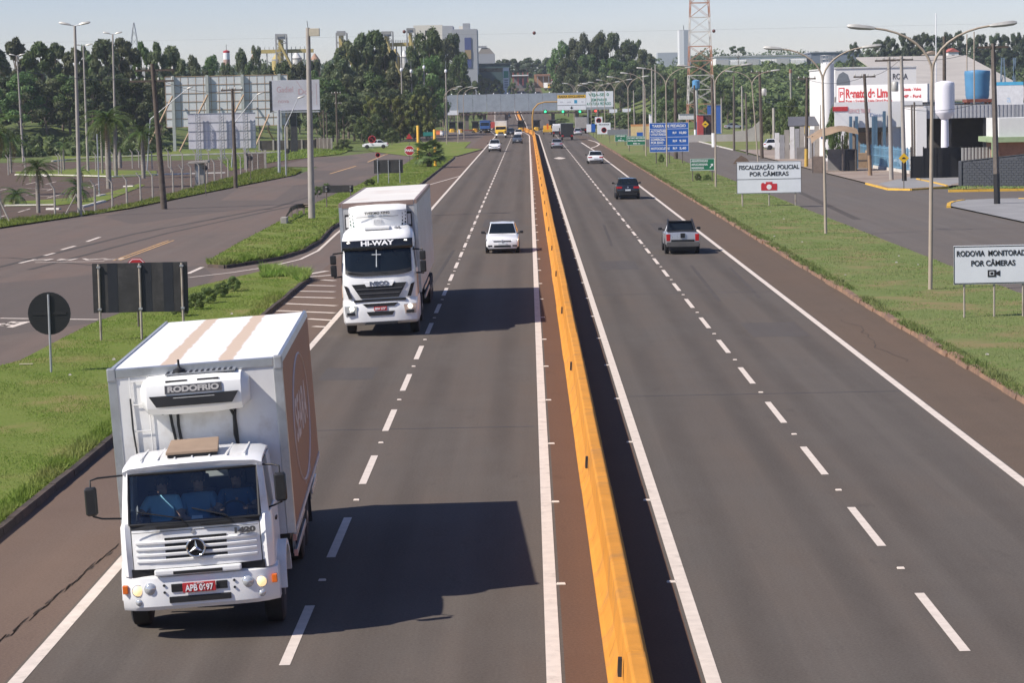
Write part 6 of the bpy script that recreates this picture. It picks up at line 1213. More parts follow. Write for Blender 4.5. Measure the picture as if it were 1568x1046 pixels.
# right-hand utility poles
for lab, a, kw in (('thick square utility pole with crossarm and black base by the dark wall', (1527, 312, 1520.5, 66, .21, .15), dict(arms=((.25, 1.0, 1.0),), base_m=BLACKP, n=4, m=POST_D)),
                   ('utility pole directly behind the speed-bump sign', (1385, 277, 1380, 85, .2, .14), dict(arms=((.35, 1.6, 1.0),), base_m=BLACKP, m=CONC_P)),
                   ('utility pole standing left of the speed-bump sign', (1365, 275, 1361, 87, .2, .14), dict(arms=((.3, 1.2, .6),), m=CONC_P, gear=True)),
                   ('wooden utility pole with an orange foot at the blue fence', (1332.5, 268.5, 1323.5, 113, .2, .13), dict(arms=((.25, 1.0, 1.0),), m=WOOD, base_m=mat('foot_orange', (.3, .2, .12), .9))),
                   ('dark utility pole with a yellow foot by the tarpaulin shelter', (1234.5, 255, 1236, 118, .2, .14), dict(arms=((.15, 1.0, .9),), m=WOOD, base_m=mat('foot_yellow', (.5, .32, .06), .8))),
                   ('dark utility pole with a transformer left of the parked white hatchback', (1167, 241, 1163, 109, .22, .15), dict(arms=((.15, 1.1, 1.1),), m=WOOD, gear=True)),
                   ('grey concrete pole on the pavement edge left of the parked white hatchback', (1124, 229, 1123.5, 115, .17, .12), dict(m=POST_D)),
                   ('short grey pole in front of the low white wall', (1144, 236, 1142, 142, .14, .1), dict(m=POST_D)),
                   ('thick dark pole with a white-banded base behind the green sign', (1093, 224, 1090, 118, .3, .2), dict(m=WOOD, base_m=INKW, Y=372)),
                   ('dark pole with a white-banded base behind the blue toll sign', (1065, 215, 1063, 130, .22, .16), dict(m=WOOD, base_m=INKW, Y=428)),
                   ('twin dark pole behind the blue toll sign', (1035, 245, 1034, 120, .26, .18), dict(m=WOOD, Y=300)),
                   ('pale pole standing on the lawn by the low wall', (1105, 201, 1104.5, 150, .15, .13), dict(Y=470)), ('pale pole with stacked fittings near the low wall', (1137, 199, 1136, 131, .2, .15), dict(Y=480, arms=((2, .3, .3), (4, .3, .3)))),
                   ('square concrete pole behind the parked white hatchback', (1185, 214, 1184.5, 165, .22, .2), dict(Y=360, n=4)),
                   ('tall pale pole rising above the toll price sign', (1004, 210, 1003.5, 100, .17, .12), dict(Y=420)), ('tall pale pole left of the toll price sign', (986, 208, 985, 105, .17, .12), dict(Y=440)), ('tall pale pole above the last-return sign', (971.5, 190, 970, 138, .15, .1), dict(Y=520)), ('tall pale pole second from the toll price sign', (999, 206, 998, 103, .15, .11), dict(Y=460)),
                   ('thin white flagpole behind the white water tower', (1434, 250, 1433, 20, .06, .05), dict(Y=262, m=INKW)), ('thin orange pole left of the blue tank', (1480.5, 170, 1480.5, 52, .07, .06), dict(Y=262, m=LAMPPOLE)), ('thin orange pole in front of the blue tank', (1492, 170, 1491.5, 48, .08, .06), dict(Y=258, m=LAMPPOLE)),
                   ('short wooden pole behind the white water tower', (1446, 125, 1446, 55, .22, .2), dict(Y=300, m=WOOD)),
                   ('brown pole pair left of the black gate, left one', (1397, 236, 1396, 160, .1, .09), dict(Y=228, m=POST_D)), ('brown pole pair left of the black gate, right one', (1400.5, 236, 1400, 156, .1, .09), dict(Y=228, m=POST_D)),
                   ('leaning pole left of the tarpaulin shelter', (1275, 205, 1279, 148, .1, .08), dict(Y=275, m=CONC_P)), ('dark pole at the foot of the white silo', (1273, 175, 1273.5, 130, .14, .12), dict(Y=290, m=WOOD)), ('rust pole in front of the shelter', (1257, 200, 1257.5, 160, .12, .1), dict(Y=280, m=POST_D))):
    conc_pole(lab, *a, **dict(dict(name='utility_pole'), **kw))

# power lines and marker balls
def wire(label, a, b, sag, r=.018, n=14):
    a = Vector(a); b = Vector(b); pts = [a + (b - a) * (k / n) - Vector((0, 0, sag * 4 * (k / n) * (1 - k / n))) for k in range(n + 1)]
    o = MB().tube(pts, r, 4).build('power_line', mat('wire', (.05, .05, .052), .6), None); tag(o, label, 'cable'); return pts
for i, (pa, pb, Y) in enumerate((((-30, 112), (1600, 95), 380), ((-30, 66), (1600, 34), 379))):
    wire(f'thin overhead power line crossing the sky, {ORD[i]} of two', at(*pa, Y), at(*pb, Y), .1, .007)
for lab, px, py in (('dark marker ball on the overhead line left of the office tower', 619, 48), ('dark red marker ball on the overhead line above the road', 818, 50), ('dark red marker ball on the overhead line right of the lattice mast', 1093, 47)):
    c = at(px, py, 379); o = MB().lathe([(.001, -.27), (.12, -.24), (.22, -.15), (.265, 0), (.22, .15), (.12, .24), (.001, .27)], 14, (0, 0, 0)).build('marker_ball', mat('ball_red', (.11, .035, .03), .5), None, smooth=60); o.location = c; tag(o, lab, 'marker ball')
wire('cable strung between the two right-hand utility poles', at(1380, 89, 205), at(1323.5, 117, 212), .4); wire('cable from the square pole to the pole behind the speed-bump sign', at(1520.5, 69, 166), at(1380, 89, 205), .5); wire('lower cable from the square pole to the speed-bump pole', at(1521, 150, 166), at(1382, 165, 205), .5); wire('cable from the wooden pole to the pole by the shelter', at(1323.5, 117, 215), at(1236, 121, 246), .5)
wire('cable from the shelter pole to the transformer pole', at(1236, 121, 246), at(1163, 112, 285), .5); wire('lower cable from the shelter pole to the transformer pole', at(1236, 160, 246), at(1163, 150, 285), .5)
wire('cable from the leaning utility pole to the pole before the lattice billboard', at(233, 116, 187), at(355.5, 137, 231), .6); wire('cable from the leaning utility pole towards the left edge', at(233, 116, 187), at(-20, 95, 150), .6)

# ------------------------------------------------------------------ toll plaza
Y = 628.0; xl = at(681, 150, Y).x; xr = at(938, 150, Y).x; ztp, zbt = 9.15, 4.75
t = thing('toll_canopy', 'long toll plaza canopy with grey metal fascia spanning both carriageways', 'canopy', (0, Y, 0))
FASC = mat('fascia_grey', (.33, .37, .40), .5, .2, var=.1, scale=.7, col2=(.27, .30, .33), amt=.4)
n = 12; wp = (xr - xl) / n
for k in range(n):
    MB().bx(xl + k * wp + .03, xl + (k + 1) * wp - .03, -.12, .0, zbt, ztp + (.05 if k % 2 else 0)).build('fascia_panel', FASC, t)
    MB().lathe([(.001, .3), (.15, .2), (.15, 0)], 6, (xl + (k + .5) * wp, 0, ztp + .05)).build('roof_lamp', INKW, t)
MB().bx(xl, xr, 0.02, 14, ztp - 1.0, ztp - .7).build('roof', mat('canopy_roof', (.3, .31, .32), .6), t)
RUST = mat('truss_brown', (.16, .11, .085), .8, var=.2)
MB().bx(xl, xr, .0, 14, zbt - .75, zbt - .45).build('soffit_beam', RUST, t)
for k in range(44): MB().bar((xl + k * .98, -.02, zbt - .45), (xl + k * .98 + .7, -.02, zbt + .05), .28, .1).build('truss_web', RUST, t)
COLM = mat('column_concrete', (.15, .13, .115), .85, var=.15)
for px in (776, 847, 884, 742, 715): 
    c = at(px, 190, Y + 1); MB().bx(c.x - .45, c.x + .45, .6, 1.5, -.2, zbt - .45).build('column', COLM, t)
for i, (px, m_) in enumerate(((835, LITG), (862, LITG), (888, LITG), (912, LITR))):
    c = at(px, 170.5 if i < 3 else 169.5, Y - .3); s_ = thing('lane_signal', f'{"red cross" if m_ is LITR else "green arrow"} lane signal under the toll canopy, {ORD[i]} from the median', 'signal', (c.x, Y - .3, c.z)); MB().bx(-.42, .42, -.1, .1, -.42, .42).build('housing', BLACKP, s_, bevel=.03); MB().lathe([(.3, 0), (.3, -.02), (.001, -.03)], 12, (0, -.11, 0), 'y').build('lamp', m_, s_); MB().bar((0, 0, .42), (0, 0, max(.5, zbt - c.z)), .06).build('hanger', DARK, s_)
a0, a1 = at(897.5, 150, 622), at(939, 150, 622); zt, zb = at(918, 139.5, 622).z, at(918, 163.5, 622).z
t, p = sign('toll_board', 'white board with green lettering on the right end of the toll canopy', 'sign', (a0.x + a1.x) / 2, 622, a1.x - a0.x, zt, zb, SIGN_W, (), z0=0); W = a1.x - a0.x
MB().bx(-W / 2 + .2, -W / 2 + .5, .02, .3, 0, zb).bx(W / 2 - .5, W / 2 - .2, .02, .3, 0, zb).build('leg', STEEL, p)
GI = mat('ink_green', (.02, .2, .12), .5)
for s_, z, w_ in (('VEJA-SE: 0', .22, .75), ('SEM PARAR', .55, .6), ('A FATURA PEDÁGIO', .8, .9)): text(s_, 1.0, GI, p, (-W * .03, -.02, zt - (zt - zb) * z), width=W * w_, bold=.03)
# booths with yellow crash bumpers
for i, (px, py) in enumerate(((746, 203), (798, 203), (822, 203), (705, 206), (728, 205), (693, 206), (846, 201))):
    P = g(px, py); x, y = P.x, 590 + (i % 3) * 4; b = thing('toll_booth', f'dark toll booth on its island, {ORD[sorted((746, 798, 822, 705, 728, 693, 846)).index(px)]} from the left', 'booth', (x * y / P.y, y, 0))
    MB().bx(-.8, .8, .0, 2.2, 0, 1.1).build('wall', mat('booth_dark', (.035, .037, .04), .6), b, bevel=.03); MB().bx(-.75, .75, .05, 2.15, 1.1, 2.5).build('window', GLASSD, b); MB().bx(-1.0, 1.0, -.2, 2.4, 2.5, 2.75).build('roof', MATS['booth_dark'], b, bevel=.03)
    MB().loft([[(x_ * k, y_, z_) for x_, z_ in ((-.7, 0), (-.75, .6), (-.5, 1.0), (.5, 1.0), (.75, .6), (.7, 0))] for y_, k in ((-1.8, .5), (-1.4, .9), (-.4, 1))]).build('crash_bumper', YPOLE, b, smooth=40)
    MB().bx(-.9, .9, -2.2, 8, 0, .16).build('island', CONC, b)
P = g(814, 192); tr = thing('arrow_board', 'yellow maintenance vehicle parked on the median by the toll lanes', 'vehicle', (4.2, 540, 0)); MB().bx(-1.0, 1.0, 0, 4.2, .5, 1.1).build('deck', YPOLE, tr, bevel=.05); MB().bx(-.9, .9, 2.6, 4.1, 1.1, 1.9).build('cab', YPOLE, tr, bevel=.1); MB().bx(-.2, .2, .2, .4, 1.1, 2.3).build('beacon_mast', ORANGE, tr)
for sx in (-1, 1):
    for y in (.8, 3.4): wheel(tr, sx * .85, y, .36, .22, sx)
for i, (a, b, w_) in enumerate(((704, 204.5, 'left'), (857, 203.5, 'right'))):
    P = g(a, b); o = thing('boom_barrier', f'red and white boom across the {w_} toll lane', 'barrier', (P.x, 575, 0)); MB().bx(-.25, .25, -.2, .2, 0, 1.0).build('cabinet', INKW, o, bevel=.03); MB().bx(.2, 4.2, -.05, .05, .85, .95).build('boom', SIGN_R, o)
for i, (px, py) in enumerate(((626, 207), (641.5, 205), (645, 206), (655, 206.5), (672, 206), (680, 206.5))):
    P = g(px, py); o = thing('road_works_barrier', f'low orange and white plastic barrier near the tall pale poles, {ORD[i]} from the left', 'barrier', (P.x, P.y, 0)); MB().loft([[(x, -.3 * k, z), (x, .3 * k, z)] for x, z, k in ((0, 0, 1),)] * 2) if False else None
    MB().prism([(-.35, 0), (-.3, .25), (-.1, .6), (-.08, 1.0), (.08, 1.0), (.1, .6), (.3, .25), (.35, 0)], -.9, .9, 'x').build('shell', mat('plastic_orange', (.6, .16, .05), .5) if i % 2 == 0 else INKW, o)
for i, (pa, pb, pt) in enumerate(((933, 945, 167), (953, 966, 166))):
    xa, W = at_px(pa, pb, pt, 600); sign('lane_board', f'small grey lane board by the canopy end, {("left", "right")[i]} one', 'sign', xa, 600, W, at(pa, pt, 600).z, at(pa, pt + 5.5, 600).z, SIGN_W, (0,), LAMPPOLE)
xa, W = at_px(668, 702, 172, 600); sign('lane_board', 'row of three small pale lane boards at the left end of the canopy', 'sign', xa, 600, W, at(685, 169, 600).z, at(685, 176, 600).z, SIGN_W, (-W / 3, W / 3), LAMPPOLE)
# cream and yellow banner wall on the right
Y = 452; a0, a1 = at(966, 196, Y), at(994, 196, Y); zt = at(980, 190, Y).z
t = thing('banner_wall', 'cream banner wall with an orange top band behind the green signs', 'wall', ((a0.x + a1.x) / 2, Y, 0)); W = a1.x - a0.x
MB().bx(-W / 2, W / 2, 0, .2, 0, zt - .35).build('wall', mat('banner_cream', (.68, .52, .25), .7), t); MB().bx(-W / 2, W / 2, -.01, .21, zt - .35, zt).build('band', mat('banner_orange', (.6, .28, .1), .7), t); MB().bx(-.6, .5, -.02, -.005, .6, 1.3).build('print', SIGN_B, t)

# ------------------------------------------------------------------ billboards on the left (seen from behind)
SHEET = mat('billboard_sheet', (.55, .57, .58), .6, 0, var=.07, scale=.5, col2=(.46, .47, .47), amt=.4)
Y = 424; a0, a1 = at(253.5, 155, Y), at(441, 150, Y); zt, zb = at(347, 115.5, Y).z, at(347, 193, Y).z; xc = (a0.x + a1.x) / 2; W = a1.x - a0.x; z0 = gz(xc, Y)
t = thing('billboard', 'largest billboard seen from behind, pale sheets on a brown timber grid', 'billboard', (xc, Y, 0)); zt -= 0; nx, nz_ = 16, 6
for i in range(nx):
    MB().bx(-W / 2 + i * W / nx + .01, -W / 2 + (i + 1) * W / nx - .01, .1, .14 + .02 * (i % 2), zb, zt).build('sheet', SHEET, t)
for i in range(nx + 1): x = -W / 2 + i * W / nx; MB().bx(x - .04, x + .04, .06, .1, zb, zt).build('batten', BATTEN, t)
for j in range(nz_ + 1): z = zb + (zt - zb) * j / nz_; MB().bx(-W / 2, W / 2, .02, .06, z - .05, z + .05).build('rail', BATTEN, t)
for px in (265.5, 318, 372, 428.5):
    x = at(px, 150, Y).x - xc; MB().bx(x - .25, x + .25, -.5, .02, -.2, zt + .15).build('post', mat('post_grey', (.36, .38, .36), .7, var=.1), t)
for pa, pb in (((228, 222), (264, 147)), ((275, 232), (318, 145)), ((355, 180), (373, 145)), ((392, 222), (412, 175))):
    a, b = at(*pa, Y - 6), at(*pb, Y - .9); MB().bar((a.x - xc, -6, max(a.z, -.1)), (b.x - xc, -.9, b.z), .22).build('strut', BATTEN, t)
MB().bar((at(408, 195, Y).x - xc, .5, at(408, 195, Y).z), (at(423, 216, Y).x - xc, 4, 0), .2).build('strut', BATTEN, t)
Y = 352; a0, a1 = at(288, 200, Y), at(391.5, 200, Y); zt, zb = at(340, 173, Y).z, at(340, 227, Y).z; xc = (a0.x + a1.x) / 2; W = a1.x - a0.x
t = thing('billboard', 'smaller white billboard seen from behind on three lattice posts', 'billboard', (xc, Y, 0)); SH3_ = mat('billboard_sheet_white', (.55, .55, .58), .6, var=.1, scale=.5, col2=(.42, .40, .42), amt=.45)
for i in range(9): MB().bx(-W / 2 + i * W / 9 + .01, -W / 2 + (i + 1) * W / 9 - .01, .1, .13 + .02 * (i % 2), zb, zt).build('sheet', SH3_, t)
for j in range(5): z = zb + (zt - zb) * j / 4; MB().bx(-W / 2, W / 2, .04, .09, z - .04, z + .04).build('rail', STEEL, t)
for px in (304, 340, 376.5):
    x = at(px, 200, Y).x - xc; lt = MB().bar((x - .3, -.4, -.2), (x - .3, -.4, zt), .1).bar((x + .3, -.4, -.2), (x + .3, -.4, zt), .1).bar((x, -.95, -.2), (x, -.95, zt - .3), .1)
    for k in range(16): z = k * zt / 16; lt.bar((x - .3, -.4, z), (x, -.95, z + zt / 32), .06).bar((x, -.95, z + zt / 32), (x + .3, -.4, z + zt / 16), .06).bar((x - .3, -.4, z), (x + .3, -.4, z + zt / 16), .06)
    lt.build('lattice_post', STEEL, t)
Y = 393; a0, a1 = at(416, 145, Y), at(490, 145, Y); zt, zb = at(453, 122, Y).z, at(453, 168.5, Y).z; xc = (a0.x + a1.x) / 2; W = a1.x - a0.x
t = thing('billboard', 'white billboard facing the road with faint red handwriting', 'billboard', (xc, Y, 0), R(-4))
fc = MB().bx(-W / 2, W / 2, -.15, .15, zb, zt).build('panel', mat('billboard_face', (.40, .40, .44), .6, var=.08, scale=.4, col2=(.33, .32, .35), amt=.4), t, bevel=.03)
MB().bx(-W / 2 - .35, -W / 2, -.2, .6, zb - .3, zt - .1).build('end_frame', BLACKP, t)
MB().bx(-W / 2, W / 2, -.9, -.15, zb - .35, zb - .15).build('catwalk', STEEL, t)
FR = mat('faded_red', (.38, .24, .26), .7)
text('Gadiel', 1.3, FR, fc, (-W * .22, -.16, zt - 1.5), bold=.0, width=2.6); text('nova', .9, FR, fc, (-W * .26, -.16, zt - 3.3), width=1.7); text('Doe', 1.3, FR, fc, (W * .2, -.16, zt - 1.9), width=2.2)
MB().bar((.2, -.16, zt - .2), (1.1, -.16, zt - 1.6), .06, .02, up=(0, 1, 0)).bar((W / 2 - .5, -.16, zt - .6), (W / 2 - .5, -.16, zb + .8), .06, .02, up=(0, 1, 0)).build('scrawl', FR, fc)
for px in (449,): x = at(px, 200, Y).x - xc; MB().bx(x - .5, x + .5, .2, 1.0, -.2, zb).build('post', DARK, t)
MB().bx(-1.8, -1.5, .2, .5, -.2, zb).build('post', POST, t)
Y = 500; xa, W = at_px(611, 648, 174, Y); zt, zb = at(630, 165, Y).z, at(630, 183, Y).z
t, p = sign('billboard', 'small billboard half pale half green below the big dark tree', 'billboard', xa, Y, W, zt, zb, SIGN_W, (-W / 3, W / 3), POST_D, 0, .1); MB().bx(-W * .08, W / 2, -.03, -.018, zb, zt).build('green_half', mat('board_green', (.04, .18, .12), .6), p); MB().bx(-W * .38, -W * .12, -.03, -.018, zt - 1.4, zt - .5).build('picture', DARK, p)

# kiosk with slab roof, dark wall, fence posts
P = g(306, 284); t = thing('concrete_kiosk', 'narrow concrete kiosk with an overhanging flat slab roof by the fence', 'kiosk', (P.x, P.y, 0)); s_ = P.y / FPX
MB().bx(-.4, .45, -.3, .5, 0, 2.15).build('wall', CONC, t, bevel=.02); MB().hexa([(-.95, -.8, 2.12), (.95, -.8, 2.2), (.95, .9, 2.2), (-.95, .9, 2.12), (-.95, -.8, 2.32), (.95, -.8, 2.42), (.95, .9, 2.42), (-.95, .9, 2.32)]).build('roof_slab', CONC_P, t, bevel=.03)
MB().bx(-.25, .0, -.33, -.29, .3, 1.9).build('panel', STEEL, t)
for lab, (x0, y0), (x1, y1), h in (('low dark stone wall right of the white billboard', (397, 231), (484, 229), 1.7), ('darker end of the low wall beside the paired poles', (484, 229), (508, 230), 1.9)):
    a, b = g(x0, y0), g(x1, y1); t = thing('boundary_wall', lab, 'wall', (a.x, a.y, 0)); d = b - a
    MB().hexa([(0, 0, -.2), (d.x, d.y, -.2), (d.x, d.y + .3, -.2), (0, .3, -.2), (0, 0, h), (d.x, d.y, h), (d.x, d.y + .3, h), (0, .3, h)]).build('masonry', mat('wall_dark', (.09, .075, .065), .9, var=.3, scale=.6, col2=(.05, .04, .035), amt=.4), t); k = int(d.length / 2.2)
    for i in range(k + 1): p_ = d * (i / k); MB().bx(p_.x - .14, p_.x + .14, p_.y - .06, p_.y + .36, -.1, h + .12).build('pier', CONC, t)
a, b = g(376, 260), g(404, 260); t = thing('gate_wall', 'brown gate panel framed by concrete posts at the car park entrance', 'gate', (a.x, a.y, 0)); W = b.x - a.x
MB().bx(0, W, 0, .1, .2, 1.9).build('panel', mat('gate_brown', (.14, .105, .085), .85, var=.2, scale=.6), t); MB().bx(-.15, .12, -.1, .2, -.1, 2.3).build('post', CONC_P, t); MB().bx(W - .12, W + .15, -.1, .2, -.1, 2.3).build('post', CONC_P, t); MB().bx(0, W, -.02, .12, 1.9, 2.02).build('rail', CONC_P, t)
# wire fence round the car park: angled concrete posts, wires joined per bay run
fl = [(-46, 165), (-41, 166.5), (-36.1, 168.5), (-33.6, 175), (-31.8, 181)] + [(-31.6 + .4 * sstep(181, 206, y) - .4 * sstep(206, 295, y), y) for y in np.arange(187, 300, 6)]
fpost = MB().tube([(0, 0, -.2), (0, 0, 2.0), (-.33, 0, 2.42)], [.085, .07, .05], 6).mesh('fence_post', smooth=50); fpost.materials.append(CONC_P)
fw = thing('wire_fence', 'wire fence on cranked concrete posts along the left car park', 'fence', (0, 0, 0))
for i, (x, y) in enumerate(fl): o = obj('post', fpost, fw); o.location = (x, y, 0); o.rotation_euler = (0, 0, R(RNG.uniform(-14, 14) - (30 if i < 3 else 0)))
WIRE = mat('wire_grey', (.35, .34, .32), .5, .5)
for z in (.25, .7, 1.15, 1.6, 1.95, 2.15, 2.35):
    dx = -.33 * max(0, (z - 2.0) / .42); MB().tube([(x + dx, y, z) for x, y in fl], .008, 4).build('wire', WIRE, fw)
for x, y in ((-36.1, 168.5), (-32.6, 178)):
    for dx, dy in ((-.9, .3), (.7, -.3)): MB().tube([(x + dx, y + dy, 0), (x, y, 1.5)], .05, 6).build('brace', CONC_P, fw)
fl2 = [g(*q) for q in ((262, 264), (280, 262), (300, 260), (320, 258), (340, 257), (358, 256), (376, 255))]
fw2 = thing('wire_fence', 'second row of cranked concrete fence posts below the lattice billboard', 'fence', (0, 0, 0))
for p_ in fl2: o = obj('post', fpost, fw2); o.location = (p_.x, p_.y, 0)
for z in (.5, 1.1, 1.7, 2.1): MB().tube([(p_.x, p_.y, z) for p_ in fl2], .009, 4).build('wire', WIRE, fw2)
fl3 = [g(*q) for q in ((13, 268), (39, 268), (90, 267), (94, 266), (147, 262), (174, 262), (203, 258), (213, 257), (233, 259), (258, 256))]
fw3 = thing('wire_fence', 'far row of cranked concrete posts between the royal palms', 'fence', (0, 0, 0))
for p_ in fl3: o = obj('post', fpost, fw3); o.location = (p_.x, p_.y, 0)
for z in (.5, 1.1, 1.7, 2.1): MB().tube([(p_.x, p_.y, z) for p_ in fl3], .009, 4).build('wire', WIRE, fw3)
a, b = g(151.5, 300), g(151.5, 206); 
t = thing('steel_post', 'thin galvanised post left of the tall royal palm', 'post', g(152, 300)); MB().tube([(0, 0, -.1), (0, 0, at(151, 205, g(152, 300).y).z)], .06, 8).build('shaft', STEEL, t)
# guard rail stub by the concrete pole
t = thing('guard_rail', 'short dark end of a steel guard rail beside the thick concrete pole', 'guard rail', (0, 0, .13)); gp = [g(441, 344), g(446, 336), g(455, 331.5), g(465, 330.5), g(474, 330.5)]
secs = [[(p_.x, p_.y + dy, z) for dy, z in ((0, .42), (-.06, .50), (0, .57), (-.06, .64), (0, .72), (.03, .72), (.03, .42))] for p_ in gp]; secs[0] = [(x - .2, y - .6, z * .3) for x, y, z in secs[0]]
MB().loft(secs).build('rail', mat('rail_rust', (.10, .075, .06), .7, .3, var=.2), t); MB().bx(gp[0].x - .35, gp[0].x + .05, gp[0].y - 1.2, gp[0].y - .2, -.1, .4).build('end_block', CONC, t, bevel=.05)
for p_ in gp[1:]: MB().bx(p_.x - .07, p_.x + .07, p_.y + .03, p_.y + .2, -.1, .7).build('post', mat('rail_post', (.2, .16, .13), .8), t)
# small litter and stones on the grass and shoulder
LIT_M = mat('litter', (.48, .44, .38), .8)
for i in range(26):
    rg = RNG; x, y = (rg.uniform(12.3, 17.5), rg.uniform(60, 230)) if i < 18 else (rg.uniform(-14, -9.9), rg.uniform(45, 95)); s_ = rg.uniform(.025, .06)
    o = MB().hexa([(-s_, -s_, 0), (s_, -s_ * .7, 0), (s_ * .8, s_, 0), (-s_ * .9, s_ * .8, 0), (-s_ * .5, -s_ * .6, s_), (s_ * .6, -s_ * .3, s_ * .7), (s_ * .4, s_ * .5, s_ * .8), (-s_ * .6, s_ * .5, s_ * .5)]).build('litter', LIT_M, None); o.location = (x, y, .15); tag(o, 'tiny pale scrap of litter on the roadside grass', 'litter', 'litter on the roadside grass')
c = g(40, 559, .13); o = MB().bx(-.2, .2, -.05, .05, 0, .02).build('cut_board', mat('board_pale', (.45, .40, .28), .8), None); o.location = (c.x, c.y, .15); tag(o, 'pale strip of board lying in the grass by the round sign', 'board')

# ------------------------------------------------------------------ right-hand buildings
def bldg(name, label, x0, x1, y0, y1, h, m, z0=0, cat='building'):
    t = thing(name, label, cat, ((x0 + x1) / 2, y0, z0)); w_ = (x1 - x0) / 2; MB().bx(-w_, w_, 0, y1 - y0, -.3, h).build('wall', m, t); return t
BW = mat('building_white', (.76, .75, .73), .7, var=.03, scale=.3, col2=(.62, .59, .55), amt=.34)
def span(pxl, pxr, py, Y): a = at(pxl, py, Y); b = at(pxr, py, Y); return a.x, b.x
ROOFG = mat('roof_grey', (.33, .31, .29), .8, var=.12, scale=.5)
# large white hall with a round-headed window
Y = 285; x0, x1 = span(1279, 1403, 120, Y); t = bldg('workshop_hall', 'large white hall with an arched window behind the red-lettered signboard', x0, x1, Y, Y + 26, at(1340, 103.5, Y).z, BW); xc = (x0 + x1) / 2
c = at(1291, 127, Y); MB().prism([(c.x - xc - .75, c.z - 1.6), (c.x - xc + .75, c.z - 1.6), (c.x - xc + .75, c.z + .3), (c.x - xc + .5, c.z + 1.0), (c.x - xc, c.z + 1.3), (c.x - xc - .5, c.z + 1.0), (c.x - xc - .75, c.z + .3)], -.03, .02, 'y').build('window', mat('window_grey', (.2, .22, .24), .3), t)
text('ROSA', .9, mat('ink_soft', (.09, .09, .09), .6), t, (at(1378, 118, Y).x - xc, -.03, at(1378, 117, Y).z), width=1.7, bold=.01)
hh = at(1340, 103.5, Y).z
MB().bx(-(x1 - x0) / 2 - .1, (x1 - x0) / 2 + .1, -.1, 26.1, hh, hh + .15).build('parapet', DULLW, t)
Y = 330; x0, x1 = span(1403, 1600, 130, Y); t = bldg('warehouse', 'long low warehouse with a pale beige roof behind the white hall', x0, x1, Y, Y + 60, at(1450, 160, Y).z, BW); w_ = (x1 - x0) / 2
MB().hexa([(-w_, 0, at(1450, 155, Y).z), (w_, 0, at(1450, 155, Y).z), (w_, 60, 13.0), (-w_, 60, 13.0), (-w_, 0, at(1450, 152, Y).z), (w_, 0, at(1450, 152, Y).z), (w_, 60, 13.2), (-w_, 60, 13.2)]).build('roof', mat('roof_beige', (.40, .37, .33), .8, var=.1, scale=.3), t)
# red-lettered signboard, angled towards the road
Y = 250; a, b = at(1281, 140, Y + 6), at(1420, 143, Y); zt, zb = at(1350, 129, Y + 3).z, at(1350, 157, Y + 3).z
t = thing('signboard', 'long white signboard with red lettering Renato de Lima on the workshop', 'sign', (a.x, a.y, 0), math.atan2(b.y - a.y, b.x - a.x)); L = (b - a).length
pn = MB().bx(0, L, 0, .4, zb, zt).build('panel', mat('signboard_white', (.70, .69, .68), .6, var=.05), t); RL = mat('letter_red', (.5, .035, .04), .6)
text('Renato de Lima', 1.25, RL, pn, (1.05, -.02, zt - .9), width=5.1, bold=.045, align='LEFT'); text('Peças e Serviços - Linha Diesel Pesada', .36, RL, pn, (1.05, -.02, zb + .22), width=5.3, bold=.01, align='LEFT')
MB().bx(.25, .92, -.03, -.005, zt - 1.7, zt - .25).build('emblem', RL, pn, bevel=.0); MB().bx(.35, .82, -.04, -.031, zt - 1.58, zt - .37).build('emblem_field', INKW, pn); text('P', .8, RL, pn, (.585, -.05, zt - .97), bold=.02)
for s_, z in (('Scania - Volvo', .55), ('MB - Ford', 1.25)): text(s_, .42, RL, pn, (L - 1.7, -.02, zt - z), width=2.0, bold=.015)
MB().bx(0, L, .45, 6, zb - .2, zb).build('canopy', ROOFG, t)
Y = 246; x0, x1 = span(1284, 1420, 170, Y); z1, z2 = at(1340, 157, Y).z, at(1340, 200, Y).z
t = thing('workshop', 'white workshop front with a red stripe below the long signboard', 'building', ((x0 + x1) / 2, Y + 3, 0)); w_ = (x1 - x0) / 2; xc = (x0 + x1) / 2
MB().bx(-w_, w_, .0, .3, z2 + .3, z1 + .1).build('fascia', BW, t); MB().bx(-w_ - .2, at(1304, 166, Y).x - xc, -.06, .0, at(1300, 170, Y).z, at(1300, 163, Y).z).build('red_stripe', RL, t)
text('SERVICE TRUCK', .6, mat('letter_pink', (.65, .35, .35), .6), t, (at(1322, 168, Y).x - xc, -.03, at(1322, 170, Y).z), width=2.2); text('Diesel', .5, mat('letter_blue', (.25, .3, .45), .6), t, (at(1350, 172, Y).x - xc, -.03, at(1348, 176, Y).z), width=1.5)
MB().bx(at(1373, 200, Y).x - xc, w_, .3, 8, 0, z2 + .3).build('back_room', BW, t)
for px in (1308, 1317, 1343, 1347, 1360, 1388): x = at(px, 200, Y).x - xc; MB().bx(x - .14, x + .14, -.5, -.2, 0, at(px, 178 if px < 1350 else 170, Y).z).build('pillar', mat('pillar_blue', (.08, .15, .22), .6), t)
MB().bx(-w_ + 2.4, w_, 2, 8, z2 - .2, z2 + .3).build('ceiling', DARK, t); MB().bx(-w_ + 2.4, w_, 7.8, 8, 0, z2).build('back_wall', mat('back_tan', (.3, .24, .19), .9, var=.2, scale=.4), t); mat('back_dark', (.06, .055, .05), .9)
